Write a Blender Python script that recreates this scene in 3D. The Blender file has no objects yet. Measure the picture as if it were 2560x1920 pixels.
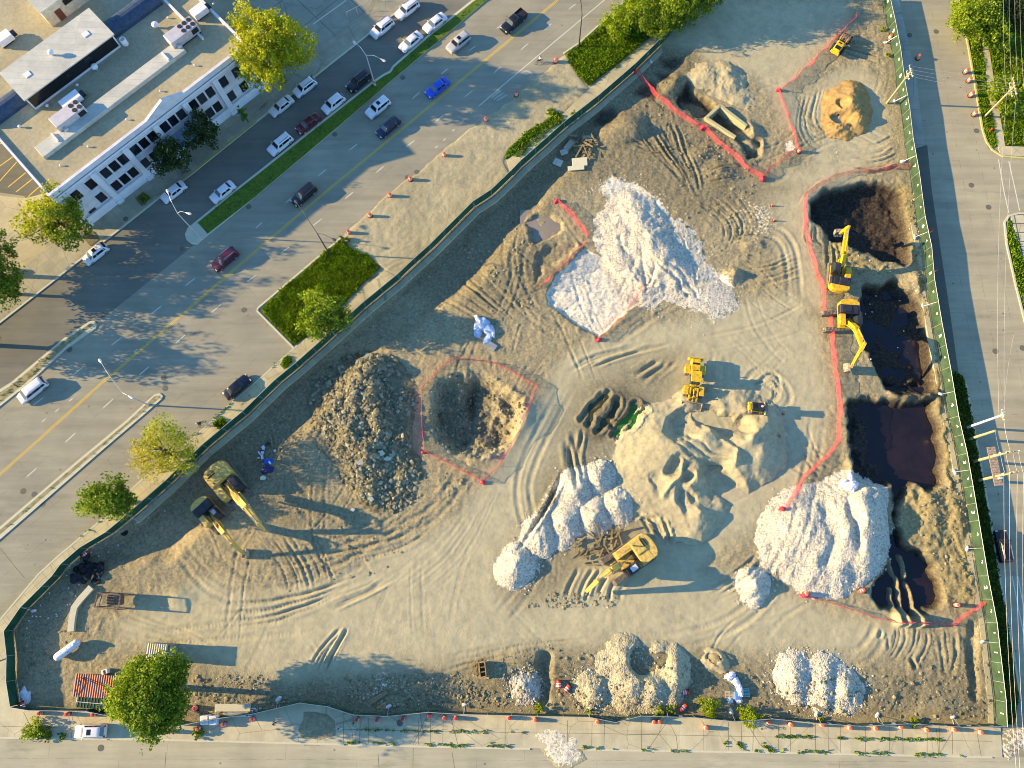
import bpy, bmesh, math, random
import numpy as np
from mathutils import Vector, Matrix
from mathutils.geometry import tessellate_polygon

random.seed(7)
R_ = random.Random(11)
SC = bpy.context.scene
COL = SC.collection
D2R = math.radians

# ------------------------------------------------------------------ camera model (drone, tilted about 14 deg from straight down)
F, H = 1948.0, 120.0
_d = Vector((30.0, -500.0, -F)).normalized()
_Z = -_d
_X = (Vector((1, 0, 0)) - _Z * _Z.x).normalized()
_Y = _Z.cross(_X)
RW = Matrix((_X, _Y, _Z))              # camera -> world rotation
RWn = np.array([list(_X), list(_Y), list(_Z)])

def at(px, py, z=0.0):
    """point of the site plan (survey pixel px, py) at height z"""
    w = RW @ Vector((px - 1280.0, 960.0 - py, -F))
    t = (H - z) / -w.z
    return Vector((w.x * t, w.y * t, z))

def ats(pts, z=0.0):
    return [at(p[0], p[1], z) for p in pts]

# ------------------------------------------------------------------ helpers
def link(o, parent=None):
    COL.objects.link(o)
    if parent is not None:
        o.parent = parent
    return o

def tag(o, label, cat, group=None, kind=None):
    o['label'] = label
    o['category'] = cat
    if group: o['group'] = group
    if kind: o['kind'] = kind
    return o

def empty(name, loc, rz=0.0, label=None, cat=None, group=None):
    o = bpy.data.objects.new(name, None)
    o.empty_display_size = 0.3
    o.location = loc
    o.rotation_euler = (0, 0, rz)
    COL.objects.link(o)
    if label: tag(o, label, cat, group)
    return o

def copy_tree(o, parent=None):
    c = o.copy()
    COL.objects.link(c)
    if parent is not None:
        c.parent = parent
    for ch in list(o.children):
        copy_tree(ch, c)
    return c

class MB:
    """collects shapes into one mesh"""
    def __init__(s):
        s.v = []; s.f = []; s.m = []; s.mi = 0
    def add(s, vs, fs):
        n = len(s.v)
        s.v.extend([tuple(v) for v in vs])
        s.f.extend([tuple(i + n for i in f) for f in fs])
        s.m.extend([s.mi] * len(fs))
        return s
    def box(s, c, size, rz=0.0, ry=0.0, rx=0.0, taper=1.0, bevel=0.0):
        hx, hy, hz = size[0] / 2, size[1] / 2, size[2] / 2
        M = Matrix.Rotation(rz, 3, 'Z') @ Matrix.Rotation(ry, 3, 'Y') @ Matrix.Rotation(rx, 3, 'X')
        c = Vector(c)
        if bevel > 0:
            b = min(bevel, hx * .9, hy * .9, hz * .9)
            rings = []
            for (zz, ins) in ((-hz, b), (-hz + b, 0), (hz - b, 0), (hz, b)):
                k = taper if zz > 0 else 1.0
                x, y = (hx - ins) * k, (hy - ins) * k
                bb = b
                rings.append([(-x + bb, -y), (x - bb, -y), (x, -y + bb), (x, y - bb), (x - bb, y), (-x + bb, y), (-x, y - bb), (-x, -y + bb)])
                rings[-1] = [M @ Vector((p[0], p[1], zz)) + c for p in rings[-1]]
            s.loft(rings, cap=True)
            return s
        vs = []
        for zz in (-hz, hz):
            k = taper if zz > 0 else 1.0
            for (x, y) in ((-hx, -hy), (hx, -hy), (hx, hy), (-hx, hy)):
                vs.append(M @ Vector((x * k, y * k, zz)) + c)
        s.add(vs, [(3, 2, 1, 0), (4, 5, 6, 7), (0, 1, 5, 4), (1, 2, 6, 5), (2, 3, 7, 6), (3, 0, 4, 7)])
        return s
    def loft(s, rings, cap=True, closed=True):
        n = len(rings[0]); b = len(s.v)
        for r in rings: s.v.extend([tuple(p) for p in r])
        fs = []
        for i in range(len(rings) - 1):
            for j in range(n if closed else n - 1):
                k = (j + 1) % n
                fs.append((b + i * n + j, b + i * n + k, b + (i + 1) * n + k, b + (i + 1) * n + j))
        if cap:
            fs.append(tuple(b + j for j in reversed(range(n))))
            fs.append(tuple(b + (len(rings) - 1) * n + j for j in range(n)))
        s.f.extend(fs); s.m.extend([s.mi] * len(fs))
        return s
    def tube(s, pts, r, n=8, cap=True):
        pts = [Vector(p) for p in pts]
        rs = r if isinstance(r, (list, tuple)) else [r] * len(pts)
        rings = []
        for i, p in enumerate(pts):
            t = (pts[min(i + 1, len(pts) - 1)] - pts[max(i - 1, 0)])
            if t.length < 1e-6: t = Vector((0, 0, 1))
            t.normalize()
            a = Vector((0, 0, 1)) if abs(t.z) < .95 else Vector((1, 0, 0))
            u = t.cross(a).normalized(); w = u.cross(t)
            rings.append([p + (u * math.cos(k * 2 * math.pi / n) + w * math.sin(k * 2 * math.pi / n)) * rs[i] for k in range(n)])
        return s.loft(rings, cap)
    def beam(s, p0, p1, w, h, w1=None, h1=None):
        """rectangular bar from p0 to p1, width w (horizontal) and height h"""
        p0, p1 = Vector(p0), Vector(p1)
        t = (p1 - p0).normalized()
        a = Vector((0, 0, 1)) if abs(t.z) < .97 else Vector((1, 0, 0))
        u = t.cross(a).normalized(); v = u.cross(t)
        w1 = w if w1 is None else w1; h1 = h if h1 is None else h1
        r0 = [p0 + u * sx * w / 2 + v * sy * h / 2 for sx, sy in ((-1, -1), (1, -1), (1, 1), (-1, 1))]
        r1 = [p1 + u * sx * w1 / 2 + v * sy * h1 / 2 for sx, sy in ((-1, -1), (1, -1), (1, 1), (-1, 1))]
        return s.loft([r0, r1])
    def prism(s, poly, z0, z1):
        """vertical prism over a plan polygon (list of Vector/tuples)"""
        poly = [Vector((p[0], p[1], 0)) for p in poly]
        ar = sum(poly[i].x * poly[(i + 1) % len(poly)].y - poly[(i + 1) % len(poly)].x * poly[i].y for i in range(len(poly)))
        if ar < 0: poly.reverse()
        n = len(poly); b = len(s.v)
        s.v.extend([(p.x, p.y, z0) for p in poly]); s.v.extend([(p.x, p.y, z1) for p in poly])
        fs = [(b + i, b + (i + 1) % n, b + n + (i + 1) % n, b + n + i) for i in range(n)]
        for t in tessellate_polygon([[Vector((p.x, p.y, 0)) for p in poly]]):
            A, B, C = (poly[i] for i in t)
            if (B - A).cross(C - A).z < 0: t = (t[0], t[2], t[1])
            fs.append(tuple(b + n + i for i in t))
        s.f.extend(fs); s.m.extend([s.mi] * len(fs))
        return s
    def lathe(s, prof, c=(0, 0, 0), n=16, axis='Z'):
        c = Vector(c); rings = []
        for (r, z) in prof:
            ring = []
            for k in range(n):
                a = k * 2 * math.pi / n
                x, y = r * math.cos(a), r * math.sin(a)
                p = Vector((x, y, z)) if axis == 'Z' else (Vector((z, x, y)) if axis == 'X' else Vector((y, z, x)))
                ring.append(c + p)
            rings.append(ring)
        return s.loft(rings, True)
    def build(s, name, mats, parent=None, smooth=False):
        me = bpy.data.meshes.new(name)
        me.from_pydata(s.v, [], s.f)
        if not isinstance(mats, (list, tuple)): mats = [mats]
        for m in mats: me.materials.append(m)
        if len(mats) > 1:
            me.polygons.foreach_set('material_index', s.m)
        if smooth:
            me.polygons.foreach_set('use_smooth', [True] * len(s.f))
        me.update()
        return link(bpy.data.objects.new(name, me), parent)

def quads_mesh(name, V, mat, parent=None, smooth=False, nper=4):
    """fast mesh of separate faces, V: (n, nper, 3) array"""
    n = V.shape[0]
    me = bpy.data.meshes.new(name)
    me.vertices.add(n * nper); me.vertices.foreach_set('co', V.reshape(-1).astype(np.float32))
    me.loops.add(n * nper); me.loops.foreach_set('vertex_index', np.arange(n * nper, dtype=np.int32))
    me.polygons.add(n)
    me.polygons.foreach_set('loop_start', np.arange(0, n * nper, nper, dtype=np.int32))
    me.polygons.foreach_set('loop_total', np.full(n, nper, dtype=np.int32))
    me.materials.append(mat)
    me.update(calc_edges=True)
    return link(bpy.data.objects.new(name, me), parent)

# ------------------------------------------------------------------ materials
def lin(r, g, b):
    return tuple(((c / 255.0) / 12.92 if c <= 10 else (((c / 255.0) + .055) / 1.055) ** 2.4) for c in (r, g, b)) + (1,)

class NT:
    TINT = (1.045, 1.115, .92)                # local soil and paving lean to olive rather than orange
    def __init__(s, name, mineral=False):
        s.mineral = mineral
        s.m = bpy.data.materials.new(name); s.m.use_nodes = True
        s.t = s.m.node_tree; s.b = s.t.nodes['Principled BSDF']; s.out = s.t.nodes['Material Output']
        s.b.inputs['Specular IOR Level'].default_value = 0.25
    def n(s, t, **k):
        x = s.t.nodes.new(t)
        for a, v in k.items(): setattr(x, a, v)
        return x
    def l(s, a, b): s.t.links.new(a, b)
    def coord(s, scale=(1, 1, 1), rz=0.0, obj=True):
        c = s.n('ShaderNodeTexCoord'); m = s.n('ShaderNodeMapping')
        m.inputs['Scale'].default_value = scale; m.inputs['Rotation'].default_value = (0, 0, rz)
        s.l(c.outputs['Object'], m.inputs['Vector'])
        return m.outputs['Vector']
    def noise(s, vec, scale, detail=4, rough=.6, dist=0.0):
        x = s.n('ShaderNodeTexNoise'); x.inputs['Scale'].default_value = scale; x.inputs['Detail'].default_value = detail
        x.inputs['Roughness'].default_value = rough; x.inputs['Distortion'].default_value = dist
        s.l(vec, x.inputs['Vector']); return x.outputs['Fac']
    def voro(s, vec, scale, feature='F1', out='Distance', rnd=1.0):
        x = s.n('ShaderNodeTexVoronoi', feature=feature); x.inputs['Scale'].default_value = scale
        x.inputs['Randomness'].default_value = rnd
        s.l(vec, x.inputs['Vector']); return x.outputs[out]
    def ramp(s, fac, stops):
        x = s.n('ShaderNodeValToRGB'); r = x.color_ramp
        while len(r.elements) < len(stops): r.elements.new(.5)
        for e, (p, c) in zip(r.elements, stops):
            e.position = p; e.color = c if len(c) == 4 else (*c, 1)
        s.l(fac, x.inputs['Fac']); return x.outputs['Color']
    def mix(s, fac, a, b, mode='MIX'):
        x = s.n('ShaderNodeMix', data_type='RGBA', blend_type=mode)
        for i, v in ((0, fac), (6, a), (7, b)):
            if hasattr(v, 'is_output') or isinstance(v, bpy.types.NodeSocket): s.l(v, x.inputs[i])
            else: x.inputs[i].default_value = v if i == 0 else (v if len(v) == 4 else (*v, 1))
        return x.outputs[2]
    def math(s, op, a, b=0.0, clamp=False):
        x = s.n('ShaderNodeMath', operation=op); x.use_clamp = clamp
        for i, v in ((0, a), (1, b)):
            if isinstance(v, bpy.types.NodeSocket): s.l(v, x.inputs[i])
            else: x.inputs[i].default_value = v
        return x.outputs[0]
    def attr(s, name):
        x = s.n('ShaderNodeAttribute', attribute_name=name); return x.outputs['Fac']
    def bump(s, h, strength=.3, dist=.1):
        x = s.n('ShaderNodeBump'); x.inputs['Strength'].default_value = strength; x.inputs['Distance'].default_value = dist
        s.l(h, x.inputs['Height']); s.l(x.outputs['Normal'], s.b.inputs['Normal'])
    def set(s, color=None, rough=.8, metal=0.0, spec=None):
        if color is not None:
            if s.mineral and isinstance(color, bpy.types.NodeSocket): color = s.mix(1.0, color, NT.TINT, 'MULTIPLY')
            if isinstance(color, bpy.types.NodeSocket): s.l(color, s.b.inputs['Base Color'])
            else: s.b.inputs['Base Color'].default_value = color if len(color) == 4 else (*color, 1)
        if isinstance(rough, bpy.types.NodeSocket): s.l(rough, s.b.inputs['Roughness'])
        else: s.b.inputs['Roughness'].default_value = rough
        s.b.inputs['Metallic'].default_value = metal
        if spec is not None: s.b.inputs['Specular IOR Level'].default_value = spec
        return s.m

_mc = {}
def paint(name, col, rough=.45, metal=0.0, dirt=.12, dscale=1.5, spec=.4):
    """plain painted / plastic / metal surface with faint uneven wear"""
    if name in _mc: return _mc[name]
    t = NT(name); v = t.coord()
    n = t.noise(v, dscale, 5, .65)
    dk = tuple(c * (1 - dirt * 2.2) for c in col[:3]); lt = tuple(min(1, c * (1 + dirt)) for c in col[:3])
    c = t.ramp(n, [(.3, dk), (.62, lt)])
    _mc[name] = t.set(c, rough, metal, spec)
    return _mc[name]

def speckle(name, cols, scale, rough=.9, bump=.3, bscale=None, big=None, stretch=(1, 1, 1), rz=0.0, bdist=.1):
    """granular mineral surface: cols is a list of ramp stops"""
    if name in _mc: return _mc[name]
    t = NT(name, True); v = t.coord(stretch, rz)
    n = t.noise(v, scale, 6, .7)
    c = t.ramp(n, cols)
    if big:
        bn = t.noise(t.coord(), big[0], 3, .6)
        c = t.mix(1.0, c, t.ramp(bn, [(.3, big[1]), (.7, big[2])]), 'MULTIPLY')
    h = t.noise(v, bscale or scale * 2, 4, .7)
    t.bump(h, bump, bdist)
    _mc[name] = t.set(c, rough)
    return _mc[name]

def leaf_mat(name, c0, c1, c2, trans=.35, vs=.35, lo=(.7, .75, .6)):
    if name in _mc: return _mc[name]
    t = NT(name)
    g = t.n('ShaderNodeNewGeometry')
    c = t.ramp(g.outputs['Random Per Island'], [(0, c0), (.5, c1), (1, c2)])
    vn = t.noise(t.coord(), vs, 4, .65)
    c = t.mix(1.0, c, t.ramp(vn, [(.3, lo), (.7, (1.2, 1.15, 1.0))]), 'MULTIPLY')
    t.set(c, .6, spec=.2)
    tr = t.n('ShaderNodeBsdfTranslucent'); t.l(c, tr.inputs['Color'])
    mx = t.n('ShaderNodeMixShader'); mx.inputs[0].default_value = trans
    t.l(t.b.outputs[0], mx.inputs[1]); t.l(tr.outputs[0], mx.inputs[2]); t.l(mx.outputs[0], t.out.inputs['Surface'])
    _mc[name] = t.m
    return t.m

# ------------------------------------------------------------------ world, sun, camera
SUN_EL, SUN_DIR = D2R(17.8), Vector((-1.0, 0.062, 0)).normalized()     # shadows fall to the right, slightly down
SUN_STRENGTH, SUN_COL, SKY_STRENGTH, EXPOSURE = 5.0, (1.0, .70, .36), .15, 1.34

def setup_light():
    w = bpy.data.worlds.new('World'); SC.world = w; w.use_nodes = True
    nt = w.node_tree; bg = nt.nodes['Background']
    sky = nt.nodes.new('ShaderNodeTexSky'); sky.sky_type = 'NISHITA'; sky.sun_disc = False
    sky.sun_elevation = SUN_EL
    sky.sun_rotation = math.atan2(SUN_DIR.x, SUN_DIR.y)
    sky.air_density = 1.0; sky.dust_density = 0.0; sky.ozone_density = 5.0
    nt.links.new(sky.outputs[0], bg.inputs[0]); bg.inputs[1].default_value = SKY_STRENGTH
    l = bpy.data.lights.new('sun', 'SUN'); l.energy = SUN_STRENGTH; l.angle = D2R(.5); l.color = SUN_COL
    o = bpy.data.objects.new('sun', l); COL.objects.link(o)
    to = Vector((SUN_DIR.x * math.cos(SUN_EL), SUN_DIR.y * math.cos(SUN_EL), math.sin(SUN_EL)))
    o.rotation_euler = to.to_track_quat('Z', 'Y').to_euler()
    o.location = to * 300
    cam = bpy.data.cameras.new('camera'); co = bpy.data.objects.new('camera', cam); COL.objects.link(co)
    cam.sensor_width = 36; cam.lens = 36 * F / 2560.0; cam.clip_end = 2000; cam.clip_start = .5
    co.matrix_world = Matrix.Translation((0, 0, H)) @ RW.to_4x4()
    SC.camera = co
    SC.cycles.filter_width = 1.0
    SC.view_settings.view_transform = 'Standard'; SC.view_settings.look = 'None'
    SC.view_settings.exposure = EXPOSURE; SC.view_settings.gamma = 1
setup_light()
# ------------------------------------------------------------------ the excavated site: one height field
FENCE_NW = [(1801, 0), (1737, 23), (1647, 116), (1585, 177), (1495, 255), (1410, 321), (1338, 385), (1302, 417), (1280, 440), (1229, 489), (1184, 518), (1077, 625), (1039, 659), (999, 697), (915, 766), (883, 795), (790, 879), (747, 917), (698, 957), (616, 1037), (567, 1077), (518, 1118), (428, 1206), (333, 1290), (281, 1333), (217, 1371), (171, 1411), (150, 1440), (124, 1466), (72, 1518), (32, 1576)]
FENCE_W = [(32, 1576), (39, 1637), (38, 1700), (48, 1761)]
FENCE_S = [(48, 1763), (95, 1771), (231, 1772), (275, 1781), (448, 1812), (545, 1792), (640, 1780), (759, 1752), (828, 1761), (889, 1781), (973, 1785), (1074, 1775), (1161, 1780), (1280, 1783), (1471, 1787), (1535, 1800), (1598, 1784), (1731, 1788), (1830, 1798), (1920, 1791), (2041, 1803), (2137, 1809), (2253, 1803), (2383, 1811), (2491, 1810)]
FENCE_E = [(2205, 0), (2221, 72), (2234, 142), (2244, 220), (2256, 289), (2264, 362), (2279, 446), (2293, 555), (2309, 630), (2316, 711), (2334, 819), (2354, 926), (2374, 1047), (2395, 1139), (2409, 1220), (2423, 1304), (2445, 1440), (2467, 1556), (2478, 1654), (2489, 1750), (2491, 1810)]
SITE = [(2188, -70), (1925, -70)] + FENCE_NW + FENCE_W[1:] + FENCE_S[1:-1] + FENCE_E[::-1]

def hash2(ix, iy, seed):
    n = (ix * 374761393 + iy * 668265263 + seed * 974711) & 0xFFFFFFFF
    n = ((n ^ (n >> 13)) * 1274126177) & 0xFFFFFFFF
    n = (n ^ (n >> 16)) & 0xFFFF
    return n / 65535.0

def vnoise(x, y, seed=0):
    ix = np.floor(x).astype(np.int64); iy = np.floor(y).astype(np.int64)
    fx = x - ix; fy = y - iy
    fx = fx * fx * (3 - 2 * fx); fy = fy * fy * (3 - 2 * fy)
    a = hash2(ix, iy, seed); b = hash2(ix + 1, iy, seed); c = hash2(ix, iy + 1, seed); d = hash2(ix + 1, iy + 1, seed)
    return (a + (b - a) * fx) * (1 - fy) + (c + (d - c) * fx) * fy

def fbm(x, y, size, octs=4, seed=0, gain=.5):
    """-1..1"""
    s = np.zeros_like(x); amp = 1.0; tot = 0
    for o in range(octs):
        s += amp * (vnoise(x / size + 17.3 * o, y / size - 9.1 * o, seed + o) * 2 - 1)
        tot += amp; amp *= gain; size *= .5
    return s / tot

def smooth(a, b, x):
    t = np.clip((x - a) / (b - a), 0, 1)
    return t * t * (3 - 2 * t)

def sdf(X, Y, poly, far=30.0):
    """signed distance (m) to a plan polygon, negative inside; only exact near it"""
    P = np.array([(p[0], p[1]) for p in poly])
    out = np.full(X.shape, float(far))
    m = (X > P[:, 0].min() - far) & (X < P[:, 0].max() + far) & (Y > P[:, 1].min() - far) & (Y < P[:, 1].max() + far)
    if not m.any(): return out
    x, y = X[m], Y[m]
    d2 = np.full(x.shape, 1e9); ins = np.zeros(x.shape, bool)
    n = len(P)
    for i in range(n):
        ax, ay = P[i]; bx, by = P[(i + 1) % n]
        ex, ey = bx - ax, by - ay
        t = np.clip(((x - ax) * ex + (y - ay) * ey) / (ex * ex + ey * ey + 1e-12), 0, 1)
        d2 = np.minimum(d2, (x - ax - t * ex) ** 2 + (y - ay - t * ey) ** 2)
        if ay != by:
            c = (ay > y) != (by > y)
            ins ^= c & (x < ex * (y - ay) / (by - ay) + ax)
    d = np.sqrt(d2)
    out[m] = np.where(ins, -d, d)
    return out

def polyline_field(X, Y, pts, reach):
    """mask, signed side distance and arc length for vertices near a polyline"""
    P = np.array([(p[0], p[1]) for p in pts])
    m = (X > P[:, 0].min() - reach) & (X < P[:, 0].max() + reach) & (Y > P[:, 1].min() - reach) & (Y < P[:, 1].max() + reach)
    idx = np.nonzero(m)[0]
    x, y = X[idx], Y[idx]
    best = np.full(x.shape, 1e9); sd = np.zeros(x.shape); arc = np.zeros(x.shape); s0 = 0
    for i in range(len(P) - 1):
        ax, ay = P[i]; bx, by = P[i + 1]
        ex, ey = bx - ax, by - ay; L = math.hypot(ex, ey) + 1e-9
        tt = ((x - ax) * ex + (y - ay) * ey) / (L * L)
        t = np.clip(tt, 0, 1)
        d2 = (x - ax - t * ex) ** 2 + (y - ay - t * ey) ** 2
        u = d2 < best
        best = np.where(u, d2, best)
        sg = np.sign(ex * (y - ay) - ey * (x - ax))
        sd = np.where(u, sg * np.sqrt(d2), sd); arc = np.where(u, s0 + t * L, arc)
        s0 += L
    k = best < reach * reach
    return idx[k], sd[k], arc[k], s0

def curve(pts, n=24):
    """Catmull-Rom through plan points"""
    P = [Vector((p[0], p[1])) for p in pts]
    P = [P[0] * 2 - P[1]] + P + [P[-1] * 2 - P[-2]]
    out = []
    seg = len(P) - 3
    per = max(2, n // seg)
    for i in range(seg):
        p0, p1, p2, p3 = P[i:i + 4]
        for k in range(per):
            t = k / per
            out.append(.5 * ((2 * p1) + (p2 - p0) * t + (2 * p0 - 5 * p1 + 4 * p2 - p3) * t * t + (3 * p1 - p0 - 3 * p2 + p3) * t ** 3))
    out.append(P[-2])
    return out

def arcpts(pts, n):
    """resample a polyline to n points"""
    P = [Vector((p[0], p[1])) for p in pts]
    L = [0]
    for a, b in zip(P, P[1:]): L.append(L[-1] + (b - a).length)
    out = []
    for k in range(n):
        s = L[-1] * k / (n - 1)
        i = 0
        while i < len(L) - 2 and L[i + 1] < s: i += 1
        t = (s - L[i]) / max(1e-9, L[i + 1] - L[i])
        out.append(P[i].lerp(P[i + 1], t))
    return out

RES = 0.2
_sp = ats(SITE)
x0, x1 = min(p.x for p in _sp) - 1, max(p.x for p in _sp) + 1
y0, y1 = min(p.y for p in _sp) - 1, max(p.y for p in _sp) + 1
NX, NY = int((x1 - x0) / RES) + 1, int((y1 - y0) / RES) + 1
GX, GY = np.meshgrid(x0 + np.arange(NX) * RES, y0 + np.arange(NY) * RES)
TX, TY = GX.ravel(), GY.ravel()
SITE_D = sdf(TX, TY, _sp, 6.0)
# sample positions bent by noise: every mask edge becomes irregular
wob = 0.55
WX = TX + wob * fbm(TX, TY, 2.2, 3, 31); WY = TY + wob * fbm(TX, TY, 2.2, 3, 47)
BX = TX + 1.3 * fbm(TX, TY, 5, 3, 3); BY = TY + 1.3 * fbm(TX, TY, 5, 3, 4)

TZ = 0.10 * fbm(TX, TY, 14, 3, 1)
# the ground inside the NW fence lies a little lower than the pavement
_nwd = sdf(WX, WY, ats(FENCE_NW[4:27] + [(420, 1380), (760, 1060), (1000, 840), (1180, 700), (1290, 560), (1480, 330)]), 12)
TZ -= 1.45 * smooth(2.2, -1.6, _nwd)
ROUGH = np.ones_like(TZ) * .8
MUD = np.zeros_like(TZ); WET = np.zeros_like(TZ); STONE = np.zeros_like(TZ); SANDY = np.zeros_like(TZ); CRUST = np.zeros_like(TZ)

def pmask(poly, soft=1.0, bend=1):
    X, Y = (WX, WY) if bend == 1 else ((BX, BY) if bend == 2 else (TX, TY))
    return smooth(soft, -soft, sdf(X, Y, ats(poly), soft + 2.0))

def area(poly, field, v=1.0, soft=1.0, bend=1):
    k = pmask(poly, soft, bend)
    field[:] = np.maximum(field, v * k)

def flatten(poly, rough, soft=1.5, bend=2, sandy=0.0):
    k = pmask(poly, soft, bend)
    ROUGH[:] = ROUGH * (1 - k) + rough * k
    if sandy: SANDY[:] = np.maximum(SANDY, sandy * k)

# smooth haul roads and yards
HAUL = [
    [(640, 1490), (900, 1420), (1080, 1330), (1190, 1220), (1300, 1060), (1380, 930), (1480, 850), (1700, 800), (1990, 720), (2040, 800), (2075, 1000), (2060, 1110), (1960, 1240), (1880, 1330), (1760, 1420), (2000, 1500), (2250, 1560), (2250, 1620), (1900, 1640), (1500, 1620), (1200, 1650), (1050, 1690), (760, 1700), (560, 1680), (430, 1640), (300, 1600), (280, 1540), (420, 1500), (520, 1450), (700, 1490)],
    [(1850, 450), (2010, 420), (2060, 340), (2010, 230), (2150, 150), (2190, 200), (2230, 330), (2200, 420), (2040, 480), (2030, 600), (2070, 800), (1990, 740), (1930, 560)],
    [(1500, 0), (2120, 0), (2130, 60), (1990, 220), (2040, 380), (1950, 290), (1900, 200), (1770, 150), (1650, 110)],
]
for h in HAUL: flatten(h, .18, 2.0, 2, 1.0)
flatten([(1750, -70), (2120, -70), (2090, 60), (1960, 190), (1900, 190), (1780, 140), (1660, 115), (1810, 0)], .05, 1.5, 2, .5)
CRUST[:] = 0
# churned darker soil
for p in ([(1130, 420), (1250, 480), (1600, 180), (1730, 150), (1760, 280), (1900, 420), (1980, 470), (1850, 520), (1700, 560), (1560, 460), (1400, 470), (1330, 560), (1390, 620), (1350, 760), (1200, 790), (1000, 700)],
          [(1380, 1130), (1430, 960), (1560, 900), (1700, 880), (1680, 960), (1580, 1080), (1540, 1170), (1620, 1290), (1700, 1350), (1620, 1340), (1480, 1330), (1450, 1480), (1280, 1520), (1260, 1460), (1330, 1300)],
          [(1150, 1660), (1380, 1610), (1520, 1650), (1760, 1640), (1900, 1690), (2200, 1680), (2470, 1640), (2480, 1800), (1900, 1785), (1200, 1775), (500, 1790), (470, 1660), (620, 1720), (850, 1700), (1000, 1680)],
          [(180, 1250), (560, 1000), (800, 870), (860, 960), (770, 1080), (700, 1300), (560, 1200), (330, 1330), (280, 1480), (180, 1480), (60, 1700), (40, 1600)]):
    area(p, MUD, .85, 3.0, 2)
area([(560, 1080), (700, 1000), (760, 1180), (880, 1300), (720, 1330), (600, 1260)], MUD, .8, 3, 2)
for p in ([(1600, 170), (1660, 120), (1740, 130), (1760, 210), (1700, 260), (1720, 300), (1640, 290), (1570, 240)],
          [(1500, 270), (1560, 250), (1600, 300), (1520, 330), (1470, 310)]):
    area(p, MUD, 1.0, 1.5)
for p in ([(1655, 145), (1690, 140), (1705, 158), (1685, 172), (1660, 165)], [(1600, 215), (1630, 205), (1650, 225), (1640, 250), (1590, 240)], [(1640, 185), (1670, 180), (1680, 200), (1650, 205)],
          [(1500, 275), (1535, 268), (1545, 290), (1515, 315), (1485, 300)], [(1825, 165), (1840, 170), (1838, 178)]):
    area(p, WET, .85, .8); TZ -= .3 * pmask(p, .8)

# haul-road centre lines, light dust
area([(1990, 1480), (2250, 1540), (2300, 1620), (2100, 1650), (1900, 1600)], SANDY, .7, 3, 2)

def pit(poly, depth, wall=1.0, rough=None, soft=.2, bend=1, floor_noise=.25, seed=5):
    X, Y = (WX, WY) if bend == 1 else (BX, BY)
    d = sdf(X, Y, ats(poly), 8) + .5 * fbm(TX, TY, 1.7, 3, seed + 40, .6)
    k = smooth(soft, -wall, d)
    TZ[:] = TZ - k * (depth + floor_noise * fbm(TX, TY, 2.5, 4, seed))
    return d, k

PITS = {}
d, k = pit([(2022, 505), (2060, 470), (2100, 462), (2180, 452), (2238, 456), (2262, 480), (2272, 560), (2284, 650), (2262, 668), (2225, 655), (2180, 640), (2125, 612), (2080, 606), (2052, 572), (2030, 545)], 2.6, 1.6, floor_noise=.8)
WET[:] = np.maximum(WET, smooth(.5, -.8, d)); PITS['a'] = d
d, k = pit([(2150, 720), (2165, 705), (2200, 712), (2230, 690), (2290, 735), (2318, 800), (2335, 880), (2345, 960), (2320, 985), (2250, 992), (2215, 975), (2190, 915), (2165, 870), (2152, 800)], 2.6, 1.5, floor_noise=.8, seed=8)
WET[:] = np.maximum(WET, smooth(.5, -.8, d))
WATERC = [(2112, 995), (2180, 985), (2250, 996), (2338, 990), (2352, 1060), (2364, 1130), (2368, 1210), (2335, 1225), (2290, 1215), (2258, 1240), (2248, 1290), (2262, 1352), (2300, 1372), (2345, 1412), (2356, 1470), (2352, 1525), (2310, 1530), (2280, 1545), (2230, 1530), (2190, 1510), (2178, 1470), (2205, 1440), (2222, 1360), (2240, 1270), (2225, 1215), (2170, 1225), (2128, 1225), (2118, 1120)]
d, k = pit(WATERC, 2.5, 1.3, floor_noise=.35, seed=12)
WET[:] = np.maximum(WET, smooth(.4, -.7, d))
# a black mud bank left of the open water
kb = pmask([(2112, 1000), (2160, 1000), (2190, 1060), (2200, 1130), (2215, 1170), (2225, 1215), (2150, 1225), (2120, 1180)], 1.2)
TZ += kb * (.95 + 1.0 * fbm(TX, TY, 1.6, 4, 77))
kb = pmask([(2225, 940), (2345, 940), (2350, 1000), (2230, 1000)], 1.5); TZ += kb * (.5 + 1.5 * fbm(TX, TY, 1.5, 4, 79)); WET[:] = np.maximum(WET, .8 * kb)
# fingers of soil reaching into the water
for a, b in (((2250, 1440), (2265, 1560)), ((2232, 1470), (2245, 1560)), ((2280, 1460), (2300, 1560)), ((2262, 1390), (2275, 1440)), ((2225, 1400), (2240, 1430))):
    i, s, arc, L = polyline_field(WX, WY, ats([a, b]), 1.2)
    TZ[i] += 1.6 * np.exp(-(s / .45) ** 2); WET[i] *= (1 - .9 * np.exp(-(s / .55) ** 2))
# yellowish crust on the pit rims
for p in ([(2238, 456), (2285, 470), (2300, 640), (2284, 670), (2262, 560)], [(2290, 700), (2325, 730), (2360, 990), (2335, 980), (2315, 800)], [(2338, 980), (2372, 1010), (2400, 1230), (2370, 1230), (2352, 1060)],
          [(2250, 1230), (2330, 1215), (2400, 1240), (2440, 1500), (2360, 1520), (2345, 1412), (2262, 1352)], [(2060, 585), (2110, 610), (2190, 645), (2260, 680), (2130, 690), (2050, 650)]):
    area(p, CRUST, 1.0, 1.0)
ROUGH += 1.4 * CRUST

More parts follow.
